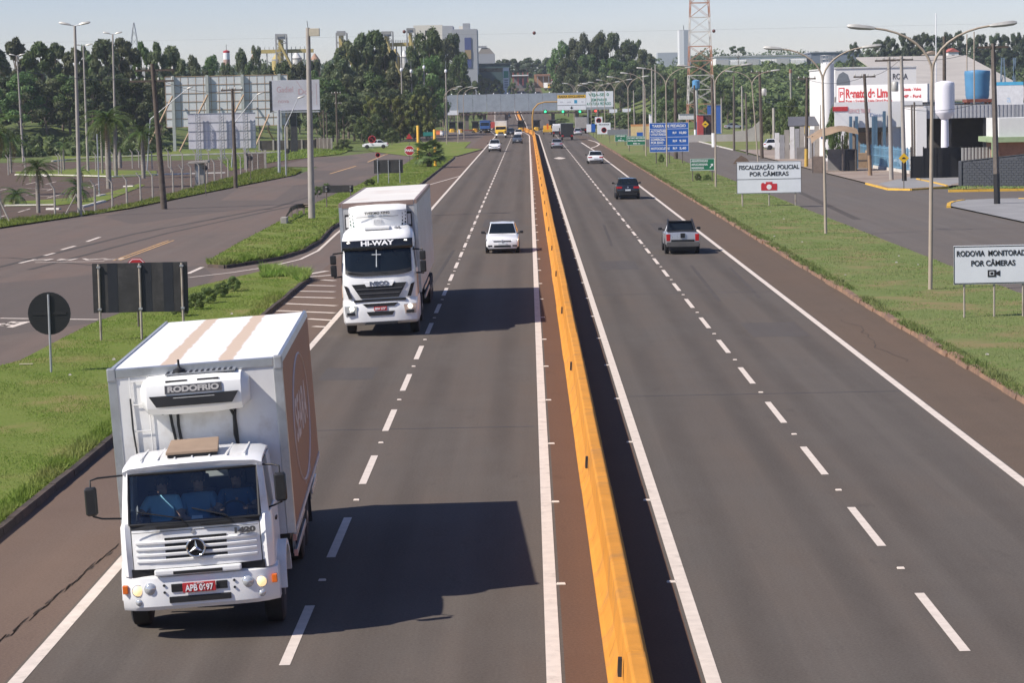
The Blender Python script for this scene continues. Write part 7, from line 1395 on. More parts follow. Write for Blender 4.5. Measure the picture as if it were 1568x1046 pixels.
for i, (px, h_, m_) in enumerate(((1318, 1.5, BATTEN), (1328, 1.1, DULLW), (1340, 1.7, BATTEN), (1352, .9, mat('crate_blue', (.06, .12, .3), .6)), (1368, 1.6, PAVEG), (1380, 1.2, DULLW))):
    x = at(px, 215, Y + 5).x; o = thing('crate', f'stored crate behind the blue picket fence, {ORD[i]} from the left', 'crate', (x, Y + 4 + i % 3, .1)); MB().bx(-.7, .7, 0, 1.2, 0, h_).build('box', m_, o, bevel=.03); MB().bx(-.75, .75, -.02, 1.22, h_ * .45, h_ * .55).build('strap', POST_D, o)
# white silo tower
Y = 278; x0, x1 = span(1257, 1277.5, 150, Y); r = (x1 - x0) / 2; zt = at(1267, 97, Y).z; t = thing('silo', 'tall white cylindrical silo with a railed top left of the workshop', 'silo', ((x0 + x1) / 2, Y, 0))
MB().lathe([(r, 0), (r, zt), (r * .6, zt + .15), (.001, zt + .2)], 24).build('shell', BW, t, smooth=30); MB().lathe([(r + .03, 2.6), (r + .03, 3.4)], 24).build('band', mat('band_navy', (.03, .05, .15), .6), t)
rl = MB()
for k in range(10): a_ = k * .628; rl.tube([(r * math.cos(a_), r * math.sin(a_), zt), (r * math.cos(a_), r * math.sin(a_), zt + .9)], .04, 5)
for z in (.5, .9): rl.tube([(r * math.cos(a_), r * math.sin(a_), zt + z) for a_ in np.linspace(0, 6.283, 17)], .04, 5, False)
rl.build('railing', STEEL, t)
# white water tower by the gate
P = g(1447, 269); Y = P.y; x0, x1 = span(1432, 1461.5, 150, Y); r = (x1 - x0) / 2; z1, z2 = at(1447, 127.5, Y).z, at(1447, 174.5, Y).z; t = thing('water_tower', 'white water tank on a slim column standing by the black gate', 'water tower', ((x0 + x1) / 2, Y, .1))
WT = mat('tank_white', (.74, .73, .78), .6, var=.04, scale=.6)
MB().lathe([(r * .45, z2 - .55), (r * .97, z2), (r, z2 + .1)] + [(r * (1 + .012 * (k % 2)), z2 + .1 + (z1 - z2 - .2) * k / 9) for k in range(1, 9)] + [(r, z1 - .1), (r * .95, z1), (r * .3, z1 + .15), (.001, z1 + .15)], 28).build('tank', WT, t, smooth=30); MB().lathe([(r * .42, 2.3), (r * .38, z2 - .5)], 20).build('column', WT, t, smooth=40); MB().lathe([(r * .43, -.2), (r * .43, 2.3)], 20).build('painted_base', mat('base_grey', (.09, .09, .09), .7), t, smooth=40)
# shed with corrugated fascia
Y = 234; x0, x1 = span(1414, 1600, 170, Y); z1, z2 = at(1490, 160, Y).z, at(1490, 180, Y).z; xc = (x0 + x1) / 2; w_ = (x1 - x0) / 2; t = thing('open_shed', 'dark open shed with a pale corrugated fascia behind the white water tower', 'building', (xc, Y, 0))
rib = MB().bx(-.09, .09, -.05, 0, z2, z1).mesh('rib'); rib.materials.append(mat('corrugated_grey', (.42, .43, .45), .5, .2, var=.1)); nR = int((x1 - x0) / .36)
for k in range(nR): o = obj('corrugation', rib, t); o.location = (-w_ + k * .36 + .18, 0, 0)
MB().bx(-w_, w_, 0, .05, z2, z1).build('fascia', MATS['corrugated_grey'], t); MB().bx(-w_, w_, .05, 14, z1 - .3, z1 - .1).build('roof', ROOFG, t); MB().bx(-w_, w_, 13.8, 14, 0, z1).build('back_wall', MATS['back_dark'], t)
for px in (1419, 1455, 1509, 1545): x = at(px, 200, Y).x - xc; MB().bx(x - .15, x + .15, .2, .5, 0, z2).build('pillar', DARK, t)
MB().bx(at(1402, 200, Y).x - xc, at(1418, 200, Y).x - xc, -.3, 8, 0, z1 - .2).build('end_room', BW, t)
# parked things inside the shed
for i, (px, col) in enumerate(((1400, PW), (1425, PS), (1480, PG))):
    car('parked_car', f'car in the dim shed behind the black gate, {ORD[i]} from the left', 'car', (at(px, 220, 239).x, 240, .1), R(60 + i * 40), 'suv', 4.4, 1.76, 1.7, col)
# blue tank pair on a red frame
Y = 262; x0, x1 = span(1477, 1516, 130, Y); z1, z2 = at(1496, 108, Y).z, at(1496, 151, Y).z; t = thing('blue_tank', 'large ribbed blue tank on a rust red frame above the shed', 'tank', ((x0 + x1) / 2, Y, 0)); r = (x1 - x0) / 2; BT = mat('tank_blue', (.08, .23, .40), .5, var=.12, scale=.7)
MB().lathe([(r * .86, z2), (r * .9, z2 + .2)] + [(r * (.9 + .1 * k / 10 + .02 * (k % 2)), z2 + .2 + (z1 - z2 - .3) * k / 10) for k in range(1, 11)] + [(r * .97, z1), (.001, z1 + .1)], 28).build('shell', BT, t, smooth=25); MB().bx(-r, r, -r, r, z2 - .35, z2 - .02).build('frame', mat('frame_rust', (.2, .06, .04), .7), t)
for sx in (-1, 1):
    for sy in (-1, 1): MB().bx(sx * r * .8 - .12, sx * r * .8 + .12, sy * r * .8 - .12, sy * r * .8 + .12, 0, z2 - .35).build('leg', MATS['frame_rust'], t)
for lab, pa, pb in (('blue-grey lattice support behind the white screen, left one', (1527, 150), (1534, 88)), ('blue-grey lattice support behind the white screen, right one', (1562, 150), (1552, 88))):
    Y = 245; a, b = at(*pa, Y), at(*pb, Y); t = thing('lattice_support', lab, 'lattice', (a.x, Y, 0)); d = b.x - a.x; zz = b.z; lt = MB().bar((0, 0, 0), (d, 0, zz), .12).bar((d + (.4 if d > 0 else -.4) * 2, 0, 0), (d + .2, 0, zz), .12)
    for k in range(12): q0 = k / 12; q1 = (k + 1) / 12; lt.bar((d * q0, 0, zz * q0), (d + (.8 if d > 0 else -.8) * (1 - q1), 0, zz * q1), .07)
    lt.build('lattice', mat('lattice_blue', (.14, .2, .26), .6), t)
Y = 226; x0, x1 = span(1519, 1567, 140, Y); z1, z2 = at(1543, 125, Y).z, at(1543, 160, Y).z; t, p = sign('screen_board', 'white board with a light blue top band at the upper right edge', 'sign', (x0 + x1) / 2, Y, x1 - x0, z1, z2, mat('board_white', (.8, .8, .8), .5), (-.8, .8), STEEL, 0, .06); MB().bx(-(x1 - x0) / 2, (x1 - x0) / 2, -.03, -.016, z1 - .3, z1).build('band', mat('band_cyan', (.1, .45, .7), .5), p); text('a', .9, mat('ink_pale_blue', (.5, .65, .8), .5), p, (.1, -.02, z2 + .5))
# guard house with green ledge
Y = 212; x0, x1 = span(1530, 1600, 200, Y); t = thing('guard_house', 'white guard house with a green ledge and brick base at the right edge', 'building', ((x0 + x1) / 2, Y, .1)); w_ = (x1 - x0) / 2; za, zb_, zc_ = at(1550, 219, Y).z, at(1550, 211, Y).z, at(1550, 182, Y).z
MB().bx(-w_, w_, 0, 6, -.2, za).build('brick_base', mat('brick', (.30, .15, .09), .85, var=.2, scale=2), t); MB().bx(-w_ - .7, w_, -.5, 6, za, zb_).build('ledge', mat('ledge_green', (.28, .36, .20), .7), t); MB().bx(-w_, w_, .05, 6, zb_, zc_).build('upper_wall', mat('guard_white', (.62, .62, .60), .7, var=.04), t); MB().bx(-w_ - .7, -w_ - .45, -.5, -.2, -.1, za).build('pillar', MATS['ledge_green'], t)
# black gate wall, corrugated panel, dark block wall
Y = g(1430, 274).y; x0, x1 = span(1395, 1472, 250, Y); t = thing('black_gate', 'tall black sheet metal gate at the workshop entrance', 'gate', ((x0 + x1) / 2, Y, .1)); w_ = (x1 - x0) / 2; zt = at(1430, 226, Y).z
for k in range(4): MB().bx(-w_ + k * w_ / 2 + .02, -w_ + (k + 1) * w_ / 2 - .02, 0, .06, 0, zt - (.8 if k == 0 else .1)).build('leaf', mat('gate_black', (.013, .013, .014), .5, .1, var=.2, scale=.8), t)
for k in range(5): MB().bx(-w_ + k * w_ / 2 - .05, -w_ + k * w_ / 2 + .05, -.04, .1, -.1, zt).build('post', MATS['gate_black'], t)
Y = 216; x0, x1 = span(1472, 1520, 240, Y); t = thing('corrugated_fence', 'grey corrugated sheet fence between the black gate and the guard house', 'fence', ((x0 + x1) / 2, Y, 0)); w_ = (x1 - x0) / 2; zt = at(1495, 225.5, Y).z
shp = MB().prism([(-.15, 0), (-.05, -.05), (.05, -.05), (.15, 0), (.15, .02), (-.15, .02)], 0, zt, 'z').mesh('sheet'); shp.materials.append(mat('sheet_grey', (.26, .26, .25), .6, var=.12)); 
for k in range(int(2 * w_ / .3)): o = obj('sheet_rib', shp, t); o.location = (-w_ + .15 + k * .3, 0, 0)
a, b = g(1472, 287), (48, 189); a = Vector((a.x, a.y, 0)); b = Vector((b[0], b[1], 0)); d = b - a; L = d.length; t = thing('block_wall', 'dark grey painted block wall in front of the guard house', 'wall', a, math.atan2(d.y, d.x)); hL = at(1475, 247, a.y).z
BLK = mat('block_dark', (.055, .06, .072), .75, var=.15, scale=1.5)
hx = lambda x: hL + .10 * x if x < 9 else hL + .9
bk = MB().bx(-.19, .19, -.025, .0, -.085, .085).mesh('block', bevel=.008, seg=1); bk.materials.append(BLK)
MB().prism([(0, -.2), (8.5, -.2), (8.5, hx(8.5)), (0, hL)], 0, .2, 'y').build('core', BLK, t); MB().bx(-.2, .08, -.12, .3, -.2, hL + .05).build('end_pier', BLK, t, bevel=.03)
cnt = 0
for j in range(13):
    for k in range(22):
        x = .3 + k * .4 + (.2 if j % 2 else 0); z = .1 + j * .19
        if z < hx(x) - .12 and x < 8.2 and cnt < 290: o = obj('block', bk, t); o.location = (x, 0, z); cnt += 1
MB().hexa([(0, -.06, hL), (8.5, -.06, hx(8.5)), (8.5, .26, hx(8.5)), (0, .26, hL), (0, -.06, hL + .06), (8.5, -.06, hx(8.5) + .06), (8.5, .26, hx(8.5) + .06), (0, .26, hL + .06)]).build('coping', BLK, t)
# blue picket fence
a, b = g(1311, 253, .1), g(1394, 266, .1); t = thing('picket_fence', 'blue steel picket fence on a low white plinth beside the workshop', 'fence', (a.x, a.y, .1), math.atan2(b.y - a.y, b.x - a.x)); L = (b - a).length; BF = mat('fence_blue', (.16, .32, .45), .5, var=.1)
pk = MB().bx(-.022, .022, -.02, .02, .3, 2.3).mesh('picket'); pk.materials.append(BF); nP = int(L / .34)
for k in range(nP): o = obj('picket', pk, t); o.location = (k * .34, 0, 0)
for z in (.45, 1.3, 2.1): MB().bx(0, L, -.03, .03, z - .03, z + .03).build('rail', BF, t)
for k in range(int(L / 2.4) + 1): MB().bx(k * 2.4 - .06, k * 2.4 + .06, -.05, .05, 0, 2.4).build('post', BF, t)
MB().bx(0, L, -.1, .1, -.1, .3).build('plinth', KERB_W, t)
# tarpaulin shelter
Y = 240; x0, x1 = span(1241, 1313, 205, Y); t = thing('shelter', 'small shelter with a drooping brown tarpaulin roof', 'shelter', ((x0 + x1) / 2, Y, 0)); w_ = (x1 - x0) / 2; z1 = at(1275, 193, Y).z
TARP = mat('tarpaulin', (.27, .19, .125), .85, var=.15, scale=1.2); rows = []
for j in range(6):
    rows.append([(x, -.8 + j * .9, z1 - .75 + .75 * math.sin(min(1, (x + w_) / (1.6 * w_)) * 1.57) - .35 * abs(x / w_) ** 3 + .06 * math.sin(x * 3 + j * 2) - .5 * (1 if j == 0 else 0)) for x in np.linspace(-w_, w_, 13)])
MB().grid(rows).build('tarpaulin', TARP, t, smooth=30)
for px in (1244, 1262, 1290, 1310): x = at(px, 205, Y).x - (x0 + x1) / 2; MB().bx(x - .06, x + .06, 0, .12, 0, z1 - .9).build('post', POST_D, t)
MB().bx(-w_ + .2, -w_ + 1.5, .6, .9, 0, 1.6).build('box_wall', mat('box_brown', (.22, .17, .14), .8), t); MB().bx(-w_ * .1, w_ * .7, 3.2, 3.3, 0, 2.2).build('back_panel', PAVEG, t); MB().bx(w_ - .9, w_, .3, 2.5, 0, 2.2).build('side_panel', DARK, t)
# low sheds left of the shelter, white sheets, low wall
Y = 290; x0, x1 = span(1186, 1255, 205, Y)
t = thing('tin_shed', 'row of white and grey corrugated sheds behind the parked white hatchback', 'shed', ((x0 + x1) / 2, Y, 0)); w_ = (x1 - x0) / 2; zt = at(1220, 192, Y).z
for k in range(9):
    x = -w_ + (x1 - x0) * (k + .5) / 9; MB().bx(x - w_ / 9 + .03, x + w_ / 9 - .03, 0, .1 + (k % 3) * .15, 0, zt - (k * 37 % 5) * .12 - (.8 if k < 2 else 0)).build('wall_sheet', (DULLW, mat('tin_grey', (.3, .3, .31), .6), CONC)[k % 3], t)
MB().hexa([(-w_ * .4, 0, zt - .1), (w_, 0, zt - .1), (w_, 5, zt + .9), (-w_ * .2, 5, zt + .9), (-w_ * .4, 0, zt), (w_, 0, zt), (w_, 5, zt + 1.0), (-w_ * .2, 5, zt + 1.0)]).build('roof', mat('tin_dark', (.09, .09, .1), .6), t)
MB().bx(-w_ * .1, w_ * .35, -2, -1.8, 0, 1.5).build('notice_panel', mat('notice_grey', (.2, .19, .18), .8, var=.25, scale=1), t)
a, b = g(1126, 217), g(1172, 217); t = thing('low_wall', 'low pale wall with a curved end on the lawn left of the sheds', 'wall', (a.x, a.y, 0)); W = b.x - a.x
MB().prism([(0, 0), (W, 0), (W, 3.4), (W - .5, 3.3), (W - 1.6, 2.3), (W - 2.6, 1.85), (0, 1.75)], 0, .2, 'y').build('masonry', mat('wall_pale', (.42, .39, .36), .85, var=.1, scale=.6), t); MB().bx(-12, 0, 5, 5.2, 0, 1.2).build('rear_masonry', MATS['wall_pale'], t)
Y = 400; xa, W = at_px(1207, 1237, 180, Y); t = thing('yellow_kiosk', 'yellow fascia kiosk partly hidden by the white silo', 'building', (xa, 320, 0)); MB().bx(-1.4, 1.6, 0, 3, 0, 2.4).build('wall', BW, t); MB().bx(-1.8, 2.0, -.4, 3.2, 2.6, 3.5).build('fascia', mat('fascia_yellow', (.7, .48, .04), .6), t)
t.location.x = at(1250, 180, 320).x
# lattice mast red and white
Y = 520; t = thing('lattice_mast', 'tall red and white lattice radio mast cut off by the top of the picture', 'mast', (at(1073, 170, Y).x, Y, 0)); RED_O = mat('mast_red', (.46, .23, .15), .7, var=.15); MWH = mat('mast_white', (.62, .58, .54), .7, var=.08)
hb, ht_, HM = 2.9, 1.35, 42.0; ns = 14
for k in range(ns):
    za, zb_ = HM * k / ns, HM * (k + 1) / ns; wa, wb_ = hb + (ht_ - hb) * k / ns, hb + (ht_ - hb) * (k + 1) / ns; m_ = RED_O if (k // 2) % 2 == 0 else MWH; mb = MB(); C = [(-1, -1), (1, -1), (1, 1), (-1, 1)]
    for i in range(4):
        p0, p1 = C[i], C[(i + 1) % 4]; mb.bar((p0[0] * wa, p0[1] * wa, za), (p0[0] * wb_, p0[1] * wb_, zb_), .17); mb.bar((p0[0] * wa, p0[1] * wa, za), (p1[0] * wb_, p1[1] * wb_, zb_), .07); mb.bar((p1[0] * wa, p1[1] * wa, za), (p0[0] * wb_, p0[1] * wb_, zb_), .07); mb.bar((p0[0] * wb_, p0[1] * wb_, zb_), (p1[0] * wb_, p1[1] * wb_, zb_), .12)
    mb.build('mast_section', m_, t)
# small water tower, blue tank and clutter by the mast
Y = 490; c = at(1066, 150, Y); t = thing('water_tower', 'small blue water tank on a white and blue column beside the lattice mast', 'water tower', (c.x, Y, 0)); z1, z2 = at(1066, 123.5, Y).z, at(1066, 134.5, Y).z
BT2 = mat('tank_blue_light', (.10, .28, .5), .5); MB().lathe([(.3, z2 - .4), (.72, z2), (.75, z1), (.5, z1 + .15), (.001, z1 + .2)], 18).build('tank', BT2, t, smooth=30); MB().lathe([(.34, 2.6), (.3, z2 - .3)], 14).build('column', MWH, t, smooth=40); MB().lathe([(.42, 0), (.42, 2.6)], 14).build('base', BT2, t, smooth=40)
for nm, lab, pxs, pys, Y, m_, cat in (('blue_fence', 'blue panel fence right of the lattice mast', (1083, 1104.5), (161, 177), 500, mat('panel_blue', (.04, .12, .40), .6), 'fence'), ('red_kiosk', 'red boxy kiosk at the foot of the lattice mast', (1068, 1077), (176, 190), 470, mat('kiosk_red', (.42, .06, .06), .6), 'kiosk'), ('red_kiosk_shaded', 'kiosk front beside the red kiosk, its shade painted in as a dark colour', (1077, 1092), (176, 190), 471, mat('kiosk_red_shaded', (.08, .035, .035), .7), 'kiosk'), ('white_tent', 'low white roof beside the red kiosk', (1040, 1065), (175, 183), 480, DULLW, 'tent'), ('white_box', 'small white upright cabinet above the toll price sign', (994.5, 999), (175, 186), 470, INKW, 'cabinet')):  # the dark kiosk front has shade put into its colour
    x0, x1 = span(*pxs, pys[0], Y); t = thing(nm, lab, cat, ((x0 + x1) / 2, Y, 0)); w_ = (x1 - x0) / 2; z1, z2 = at(pxs[0], pys[0], Y).z, at(pxs[0], pys[1], Y).z
    MB().bx(-w_, w_, 0, 2.2 if 'fence' not in nm else .15, z2 if nm == 'white_tent' else -.1, z1).build('body', m_, t, bevel=.03); MB().bx(-w_ - .1, w_ + .1, -.1, .1, z1, z1 + .12).build('top_trim', STEEL, t); MB().bx(-w_ * .9, -w_ * .8, .05, .15, -.2, z1).bx(w_ * .8, w_ * .9, .05, .15, -.2, z1).build('frame', POST_D, t)

# ------------------------------------------------------------------ far buildings
def far(name, label, pxl, pxr, ptop, Y, m, depth=25, cat='building', zb=None):
    x0, x1 = span(pxl, pxr, ptop, Y); t = thing(name, label, cat, ((x0 + x1) / 2, Y, 0)); w_ = (x1 - x0) / 2; zt = at((pxl + pxr) / 2, ptop, Y).z; zg = gz((x0 + x1) / 2, Y) - 3
    MB().bx(-w_, w_, 0, depth, zb if zb is not None else zg, zt).build('wall', m, t); return t, w_, zt
GREYB = mat('office_grey', (.33, .34, .36), .8, var=.05, scale=.05); CREAMB = mat('office_cream', (.66, .62, .54), .8, var=.05)
Y = 950; t, w_, zt = far('office_tower', 'grey office tower with a tall banner rising behind the big dark tree', 691, 730, 44, Y, GREYB)
MB().bx(-w_ * .1, w_ * .45, .5, 8, zt, zt + 2.2).build('plant_room', GREYB, t); x = at(716.5, 70, Y).x - t.location.x; MB().bx(x - 1.25, x + 1.25, -.3, -.05, at(716, 103, Y).z, at(716, 57, Y).z).build('banner', mat('banner_blue', (.06, .08, .2), .6), t); MB().bx(x - 1.2, x + 1.2, -.4, -.31, at(716, 90, Y).z, at(716, 76, Y).z).build('banner_photo', mat('banner_tan', (.3, .22, .12), .6), t)
MB().bx(-w_ * 1.0, -w_ * .55, -.2, -.05, at(700, 72, Y).z, at(700, 57, Y).z).build('window_band', mat('glass_green', (.08, .16, .15), .3), t); MB().bx(-w_ * .4, -w_ * .1, 2, 6, zt, zt + 1.2).build('vent', CREAMB, t)
Y = 955; t, w_, zt = far('office_block', 'cream upper storeys of the office block left of the grey tower', 633, 677, 38, Y, CREAMB); MB().bx(w_, w_ + 4, -.1, 20, zt - 12, zt - .4).build('stair_tower', GREYB, t); MB().bx(-w_ * .2, w_ * .1, -.1, 0, zt - 4, zt - 2).build('window', GLASSD, t)
Y = 1000; t, w_, zt = far('mill_house', 'grey mill house with a pitched roof right of the office tower', 731, 757, 82, Y, GREYB, 12); MB().prism([(-w_, zt), (w_, zt), (w_ * .45, zt + 2.2), (-w_ * .35, zt + 3.0)], 0, 12, 'y').build('roof', mat('roof_brownish', (.30, .27, .24), .8), t); MB().bx(-w_ * .9, w_ * .1, -.2, .2, zt + 2.4, zt + 3.2).build('conveyor', GREYB, t)
Y = 985; t, w_, zt = far('long_shed', 'long dark green shed beside the office tower', 728, 781, 98, Y, mat('shed_green', (.045, .085, .085), .7), 18); MB().bx(-w_ - .4, w_ + .4, -.4, 18.4, zt, zt + .4).build('roof', mat('shed_roof', (.03, .05, .055), .7), t); MB().bx(-w_, w_, -.05, 0, zt - 3.0, zt - 1.5).build('window_band', GLASSD, t)
Y = 972; a = at(775, 120, Y); t = thing('fuel_totem', 'tall white and green fuel station totem above the toll canopy', 'sign', (a.x, Y, gz(a.x, Y) - 1)); z1 = at(775, 103, Y).z - t.location.z; MB().bx(-1.15, 1.15, -.2, .2, 0, z1).build('totem', INKW, t, bevel=.03); MB().bx(-.95, .95, -.24, -.205, z1 - 4.0, z1 - 1.3).build('green_field', mat('totem_green', (.03, .28, .18), .5), t)
for k in range(4): MB().bx(-.75, .75, -.24, -.205, z1 - 5.2 - k * .9, z1 - 4.6 - k * .9).build('price_row', GREYB, t)
Y = 1062; t, w_, zt = far('fuel_station', 'low orange and brown buildings of the fuel station above the canopy', 818, 866, 113, Y, mat('station_orange', (.40, .21, .12), .8, var=.15, scale=.15), 10); MB().bx(-w_ * .9, w_ * .9, -2, 0, zt - .9, zt - .3).build('awning', mat('awning_brown', (.22, .12, .08), .8), t)
for k in range(5): MB().bx(-w_ * .8 + k * w_ * .35, -w_ * .8 + k * w_ * .35 + .25, -2, -1.8, zt - 5, zt - .9).build('pillar', STEEL, t)
Y = 1058; t, w_, zt = far('fuel_kiosk', 'flat canopy with red pillars left of the orange fuel station', 785, 808, 116, Y, mat('kiosk_clutter', (.16, .15, .16), .8, var=.3, scale=.4), 8); MB().bx(-w_ * 1.1, w_ * 1.1, -3, 6, zt, zt + .5).build('canopy', DULLW, t)
for k in range(4): MB().bx(-w_ + k * w_ * .65, -w_ + k * w_ * .65 + .4, -2.5, -2.1, zt - 4, zt + 1.5).build('pillar', mat('pillar_red', (.3, .06, .05), .7), t)
for i, (px, py, m1, m2) in enumerate(((841, 135, YPOLE, DULLW), (853, 133, PW, DULLW), (861, 128, PW, PW))):
    Yv = 1020 + i * 18; c = at(px, py, Yv); lorry(f'far lorry by the fuel station above the canopy, {ORD[i]} from the left', (c.x, Yv, gz(c.x, Yv) + .0), R(200), m1, m2, 2.3, 3.2, 6.5)
Y = 1150; t, w_, zt = far('tower_block', 'tall white and grey tower left of the lattice mast', 1040, 1057, 45, Y, mat('tower_white', (.62, .63, .65), .7, var=.03, scale=.1), 14); MB().bx(-w_ * .2, w_, -.3, -.05, zt - 16, zt - .2).build('grey_face', mat('tower_grey', (.30, .33, .38), .7), t); MB().tube([(-w_ * .2, 0, zt), (-w_ * .2, 0, zt + 2)], .15, 5).build('aerial', DARK, t)
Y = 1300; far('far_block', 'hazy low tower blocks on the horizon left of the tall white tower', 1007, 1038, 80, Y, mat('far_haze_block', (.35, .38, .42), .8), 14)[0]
Y = 1060; t, w_, zt = far('warehouse', 'long white warehouses on the far hill behind the lamps', 1096, 1235, 86, Y, mat('warehouse_white', (.72, .71, .69), .7, var=.05, scale=.05), 30, zb=14)
for k in range(6): MB().bx(-w_ + k * w_ / 3, -w_ + (k + .85) * w_ / 3, -.4, 0, zt - 4.5, zt - 1 - (k % 2) * .8).build('bay', (mat('bay_grey', (.4, .4, .4), .7), DULLW)[k % 2], t)
MB().bx(-w_ - .5, w_ + .5, -.5, 30, zt, zt + .5).build('roof', mat('roof_dull', (.35, .36, .38), .7), t)
Y = 1000; t, w_, zt = far('warehouse', 'second pale warehouse lower on the far hill', 1170, 1260, 102, Y, DULLW, 20, zb=12); MB().bx(-w_ - .5, w_ + .5, -.5, 20, zt, zt + .5).build('roof', mat('roof_dark_hall', (.2, .22, .25), .7), t); MB().bx(-w_ * .6, w_ * .2, -.1, 0, zt - 2.5, zt - 1).build('door', GREYB, t)
Y = 1060; t, w_, zt = far('warehouse', 'dark blue-grey warehouse on the far hill left of the conifers', 1242, 1318, 80, Y, mat('hall_slate', (.16, .19, .24), .7), 30, zb=14); MB().bx(-w_ - .5, w_ + .5, -.5, 30, zt, zt + .4).build('roof', mat('hall_roof', (.24, .26, .3), .7), t)
for lab, pl_, pr_, pt, m1, m2 in (('small house with a red roof on the hill below the conifers', 1452, 1468, 79, BW, mat('house_red_roof', (.4, .1, .08), .8)), ('cream house on the hill left of the red-roofed one', 1418, 1440, 83, mat('house_cream', (.55, .5, .4), .8), mat('house_brown_roof', (.3, .22, .16), .8))):
    t, w_, zt = far('house', lab, pl_, pr_, pt, 720, m1, 8, 'house', zb=3); MB().prism([(-w_ - .3, zt), (w_ + .3, zt), (0, zt + 1.1)], -.3, 8.3, 'y').build('roof', m2, t); MB().bx(-.5, .3, -.05, 0, zt - 1.8, zt - .8).build('window', GLASSD, t)
# chimney-like little water tower in the scrub
Y = 620; c = at(1211, 140, Y); t = thing('water_tower', 'small pale concrete water tower with a rusty top in the scrub', 'water tower', (c.x, Y, 0)); z1, z2, z3 = at(1211, 106, Y).z, at(1211, 123, Y).z, gz(c.x, Y); MB().lathe([(.25, z3 - 1), (.25, z2), (.38, z2 + .3), (.4, z1), (.001, z1 + .1)], 14).build('column', CONC_P, t, smooth=35); MB().lathe([(.41, z1 - .9), (.41, z1 + .02)], 14).build('rusty_top', mat('rust_top', (.25, .13, .09), .9), t)
# grain terminal on the left horizon: yellow lattice towers and conveyor
YEL = mat('plant_yellow', (.42, .33, .12), .7, var=.2, scale=.2); PGR = mat('plant_grey', (.3, .3, .3), .7, var=.15, scale=.2)
def plant_tower(label, px, ptop, w_, body_top, Y=820):
    c = at(px, ptop, Y); t = thing('elevator_tower', label, 'tower', (c.x, Y, 0)); zt = c.z; zm = at(px, body_top, Y).z; z0 = gz(c.x, Y) - 2; mb = MB()
    for sx in (-1, 1):
        for sy in (-1, 1): mb.bar((sx * w_, sy * w_, z0), (sx * w_, sy * w_, zt), .28)
    for k in range(7):
        z = zt - k * 3.0
        for sy in (-1, 1): mb.bar((-w_, sy * w_, z), (w_, sy * w_, z), .2); mb.bar((-w_, sy * w_, z), (w_, sy * w_, z - 3), .12)
    mb.build('frame', PGR, t); MB().bx(-w_ * .55, w_ * .35, -w_ * .5, w_ * .5, z0, zm).build('elevator_leg', YEL, t); MB().bx(-w_ * .9, w_ * .7, -w_ * .7, w_ * .7, zm, zm + 1.5).build('head', PGR, t)
    MB().tube([(-w_ * .3, -w_, zm - 1), (w_ * 3, -w_, z0 + 8)], .5, 6).build('spout', YEL, t); return t
for a in (('lattice grain elevator left of the thick concrete pole', 430.5, 52, 1.7, 60), ('lattice grain elevator behind the left tall trees', 523, 50, 1.7, 54), ('yellow lattice grain elevator between the two big trees', 593, 48, 1.8, 55), ('lattice grain elevator left of the cream office block', 629, 43, 1.3, 50)): plant_tower(*a)
for lab, pa, pb in (('yellow conveyor gallery running left of the thick concrete pole', (385, 79), (480, 77)), ('yellow conveyor gallery between the two big trees', (597, 68), (635, 66))):
    a, b = at(*pa, 822), at(*pb, 822); t = thing('conveyor', lab, 'conveyor', (a.x, 822, 0)); d = b - a; MB().bx(0, d.x, -.7, .7, a.z - .6, a.z + .6).build('gallery', YEL, t)
    n = 14
    for k in range(n): MB().bx(d.x * k / n, d.x * k / n + .2, -.75, -.7, a.z + .6, a.z + 1.5).build('rail_post', PGR, t)
    for k in range(5): MB().bx(d.x * (k + .2) / 5, d.x * (k + .2) / 5 + .35, -.3, .3, a.z - 12, a.z - .6).build('leg', PGR, t)
Y = 830
for i, (pl_, pr_, pt) in enumerate(((383, 393, 87), (416, 432, 86), (446, 462, 84), (474, 490, 87), (598, 612, 80), (612, 626, 82))):
    x0, x1 = span(pl_, pr_, pt, Y); t = thing('grain_silo', f'rust and yellow grain silo of the terminal, {ORD[i]} from the left', 'silo', ((x0 + x1) / 2, Y, 0)); r = (x1 - x0) / 2; zt = at(pl_, pt, Y).z; MB().lathe([(r, gz(x0, Y) - 2), (r, zt - 1), (.2, zt + 1.2), (.001, zt + 1.2)], 18).build('shell', (mat('silo_rust', (.38, .23, .16), .8), YEL, DULLW)[i % 3], t, smooth=30); MB().lathe([(r + .05, zt - 1.4), (r + .05, zt - 1.0)], 18).build('rim', PGR, t)
Y = 760; c = at(347, 90, Y); t = thing('water_tower', 'red and white banded water tower above the trees behind the big billboard', 'water tower', (c.x, Y, 0)); z1 = at(347, 77.5, Y).z; r = 5 * Y / FPX; MB().lathe([(r, gz(c.x, Y) - 2), (r, z1 - 2.6)], 16).build('shaft', mat('tower_salmon', (.42, .28, .23), .8), t, smooth=40); MB().lathe([(r, z1 - 2.6), (r, z1 - .6)], 16).build('white_band', INKW, t, smooth=40); MB().lathe([(r, z1 - .6), (r, z1), (.001, z1 + .3)], 16).build('red_cap', SIGN_R, t, smooth=40); MB().tube([(0, 0, z1), (0, 0, z1 + 2)], .08, 5).build('aerial', DARK, t)
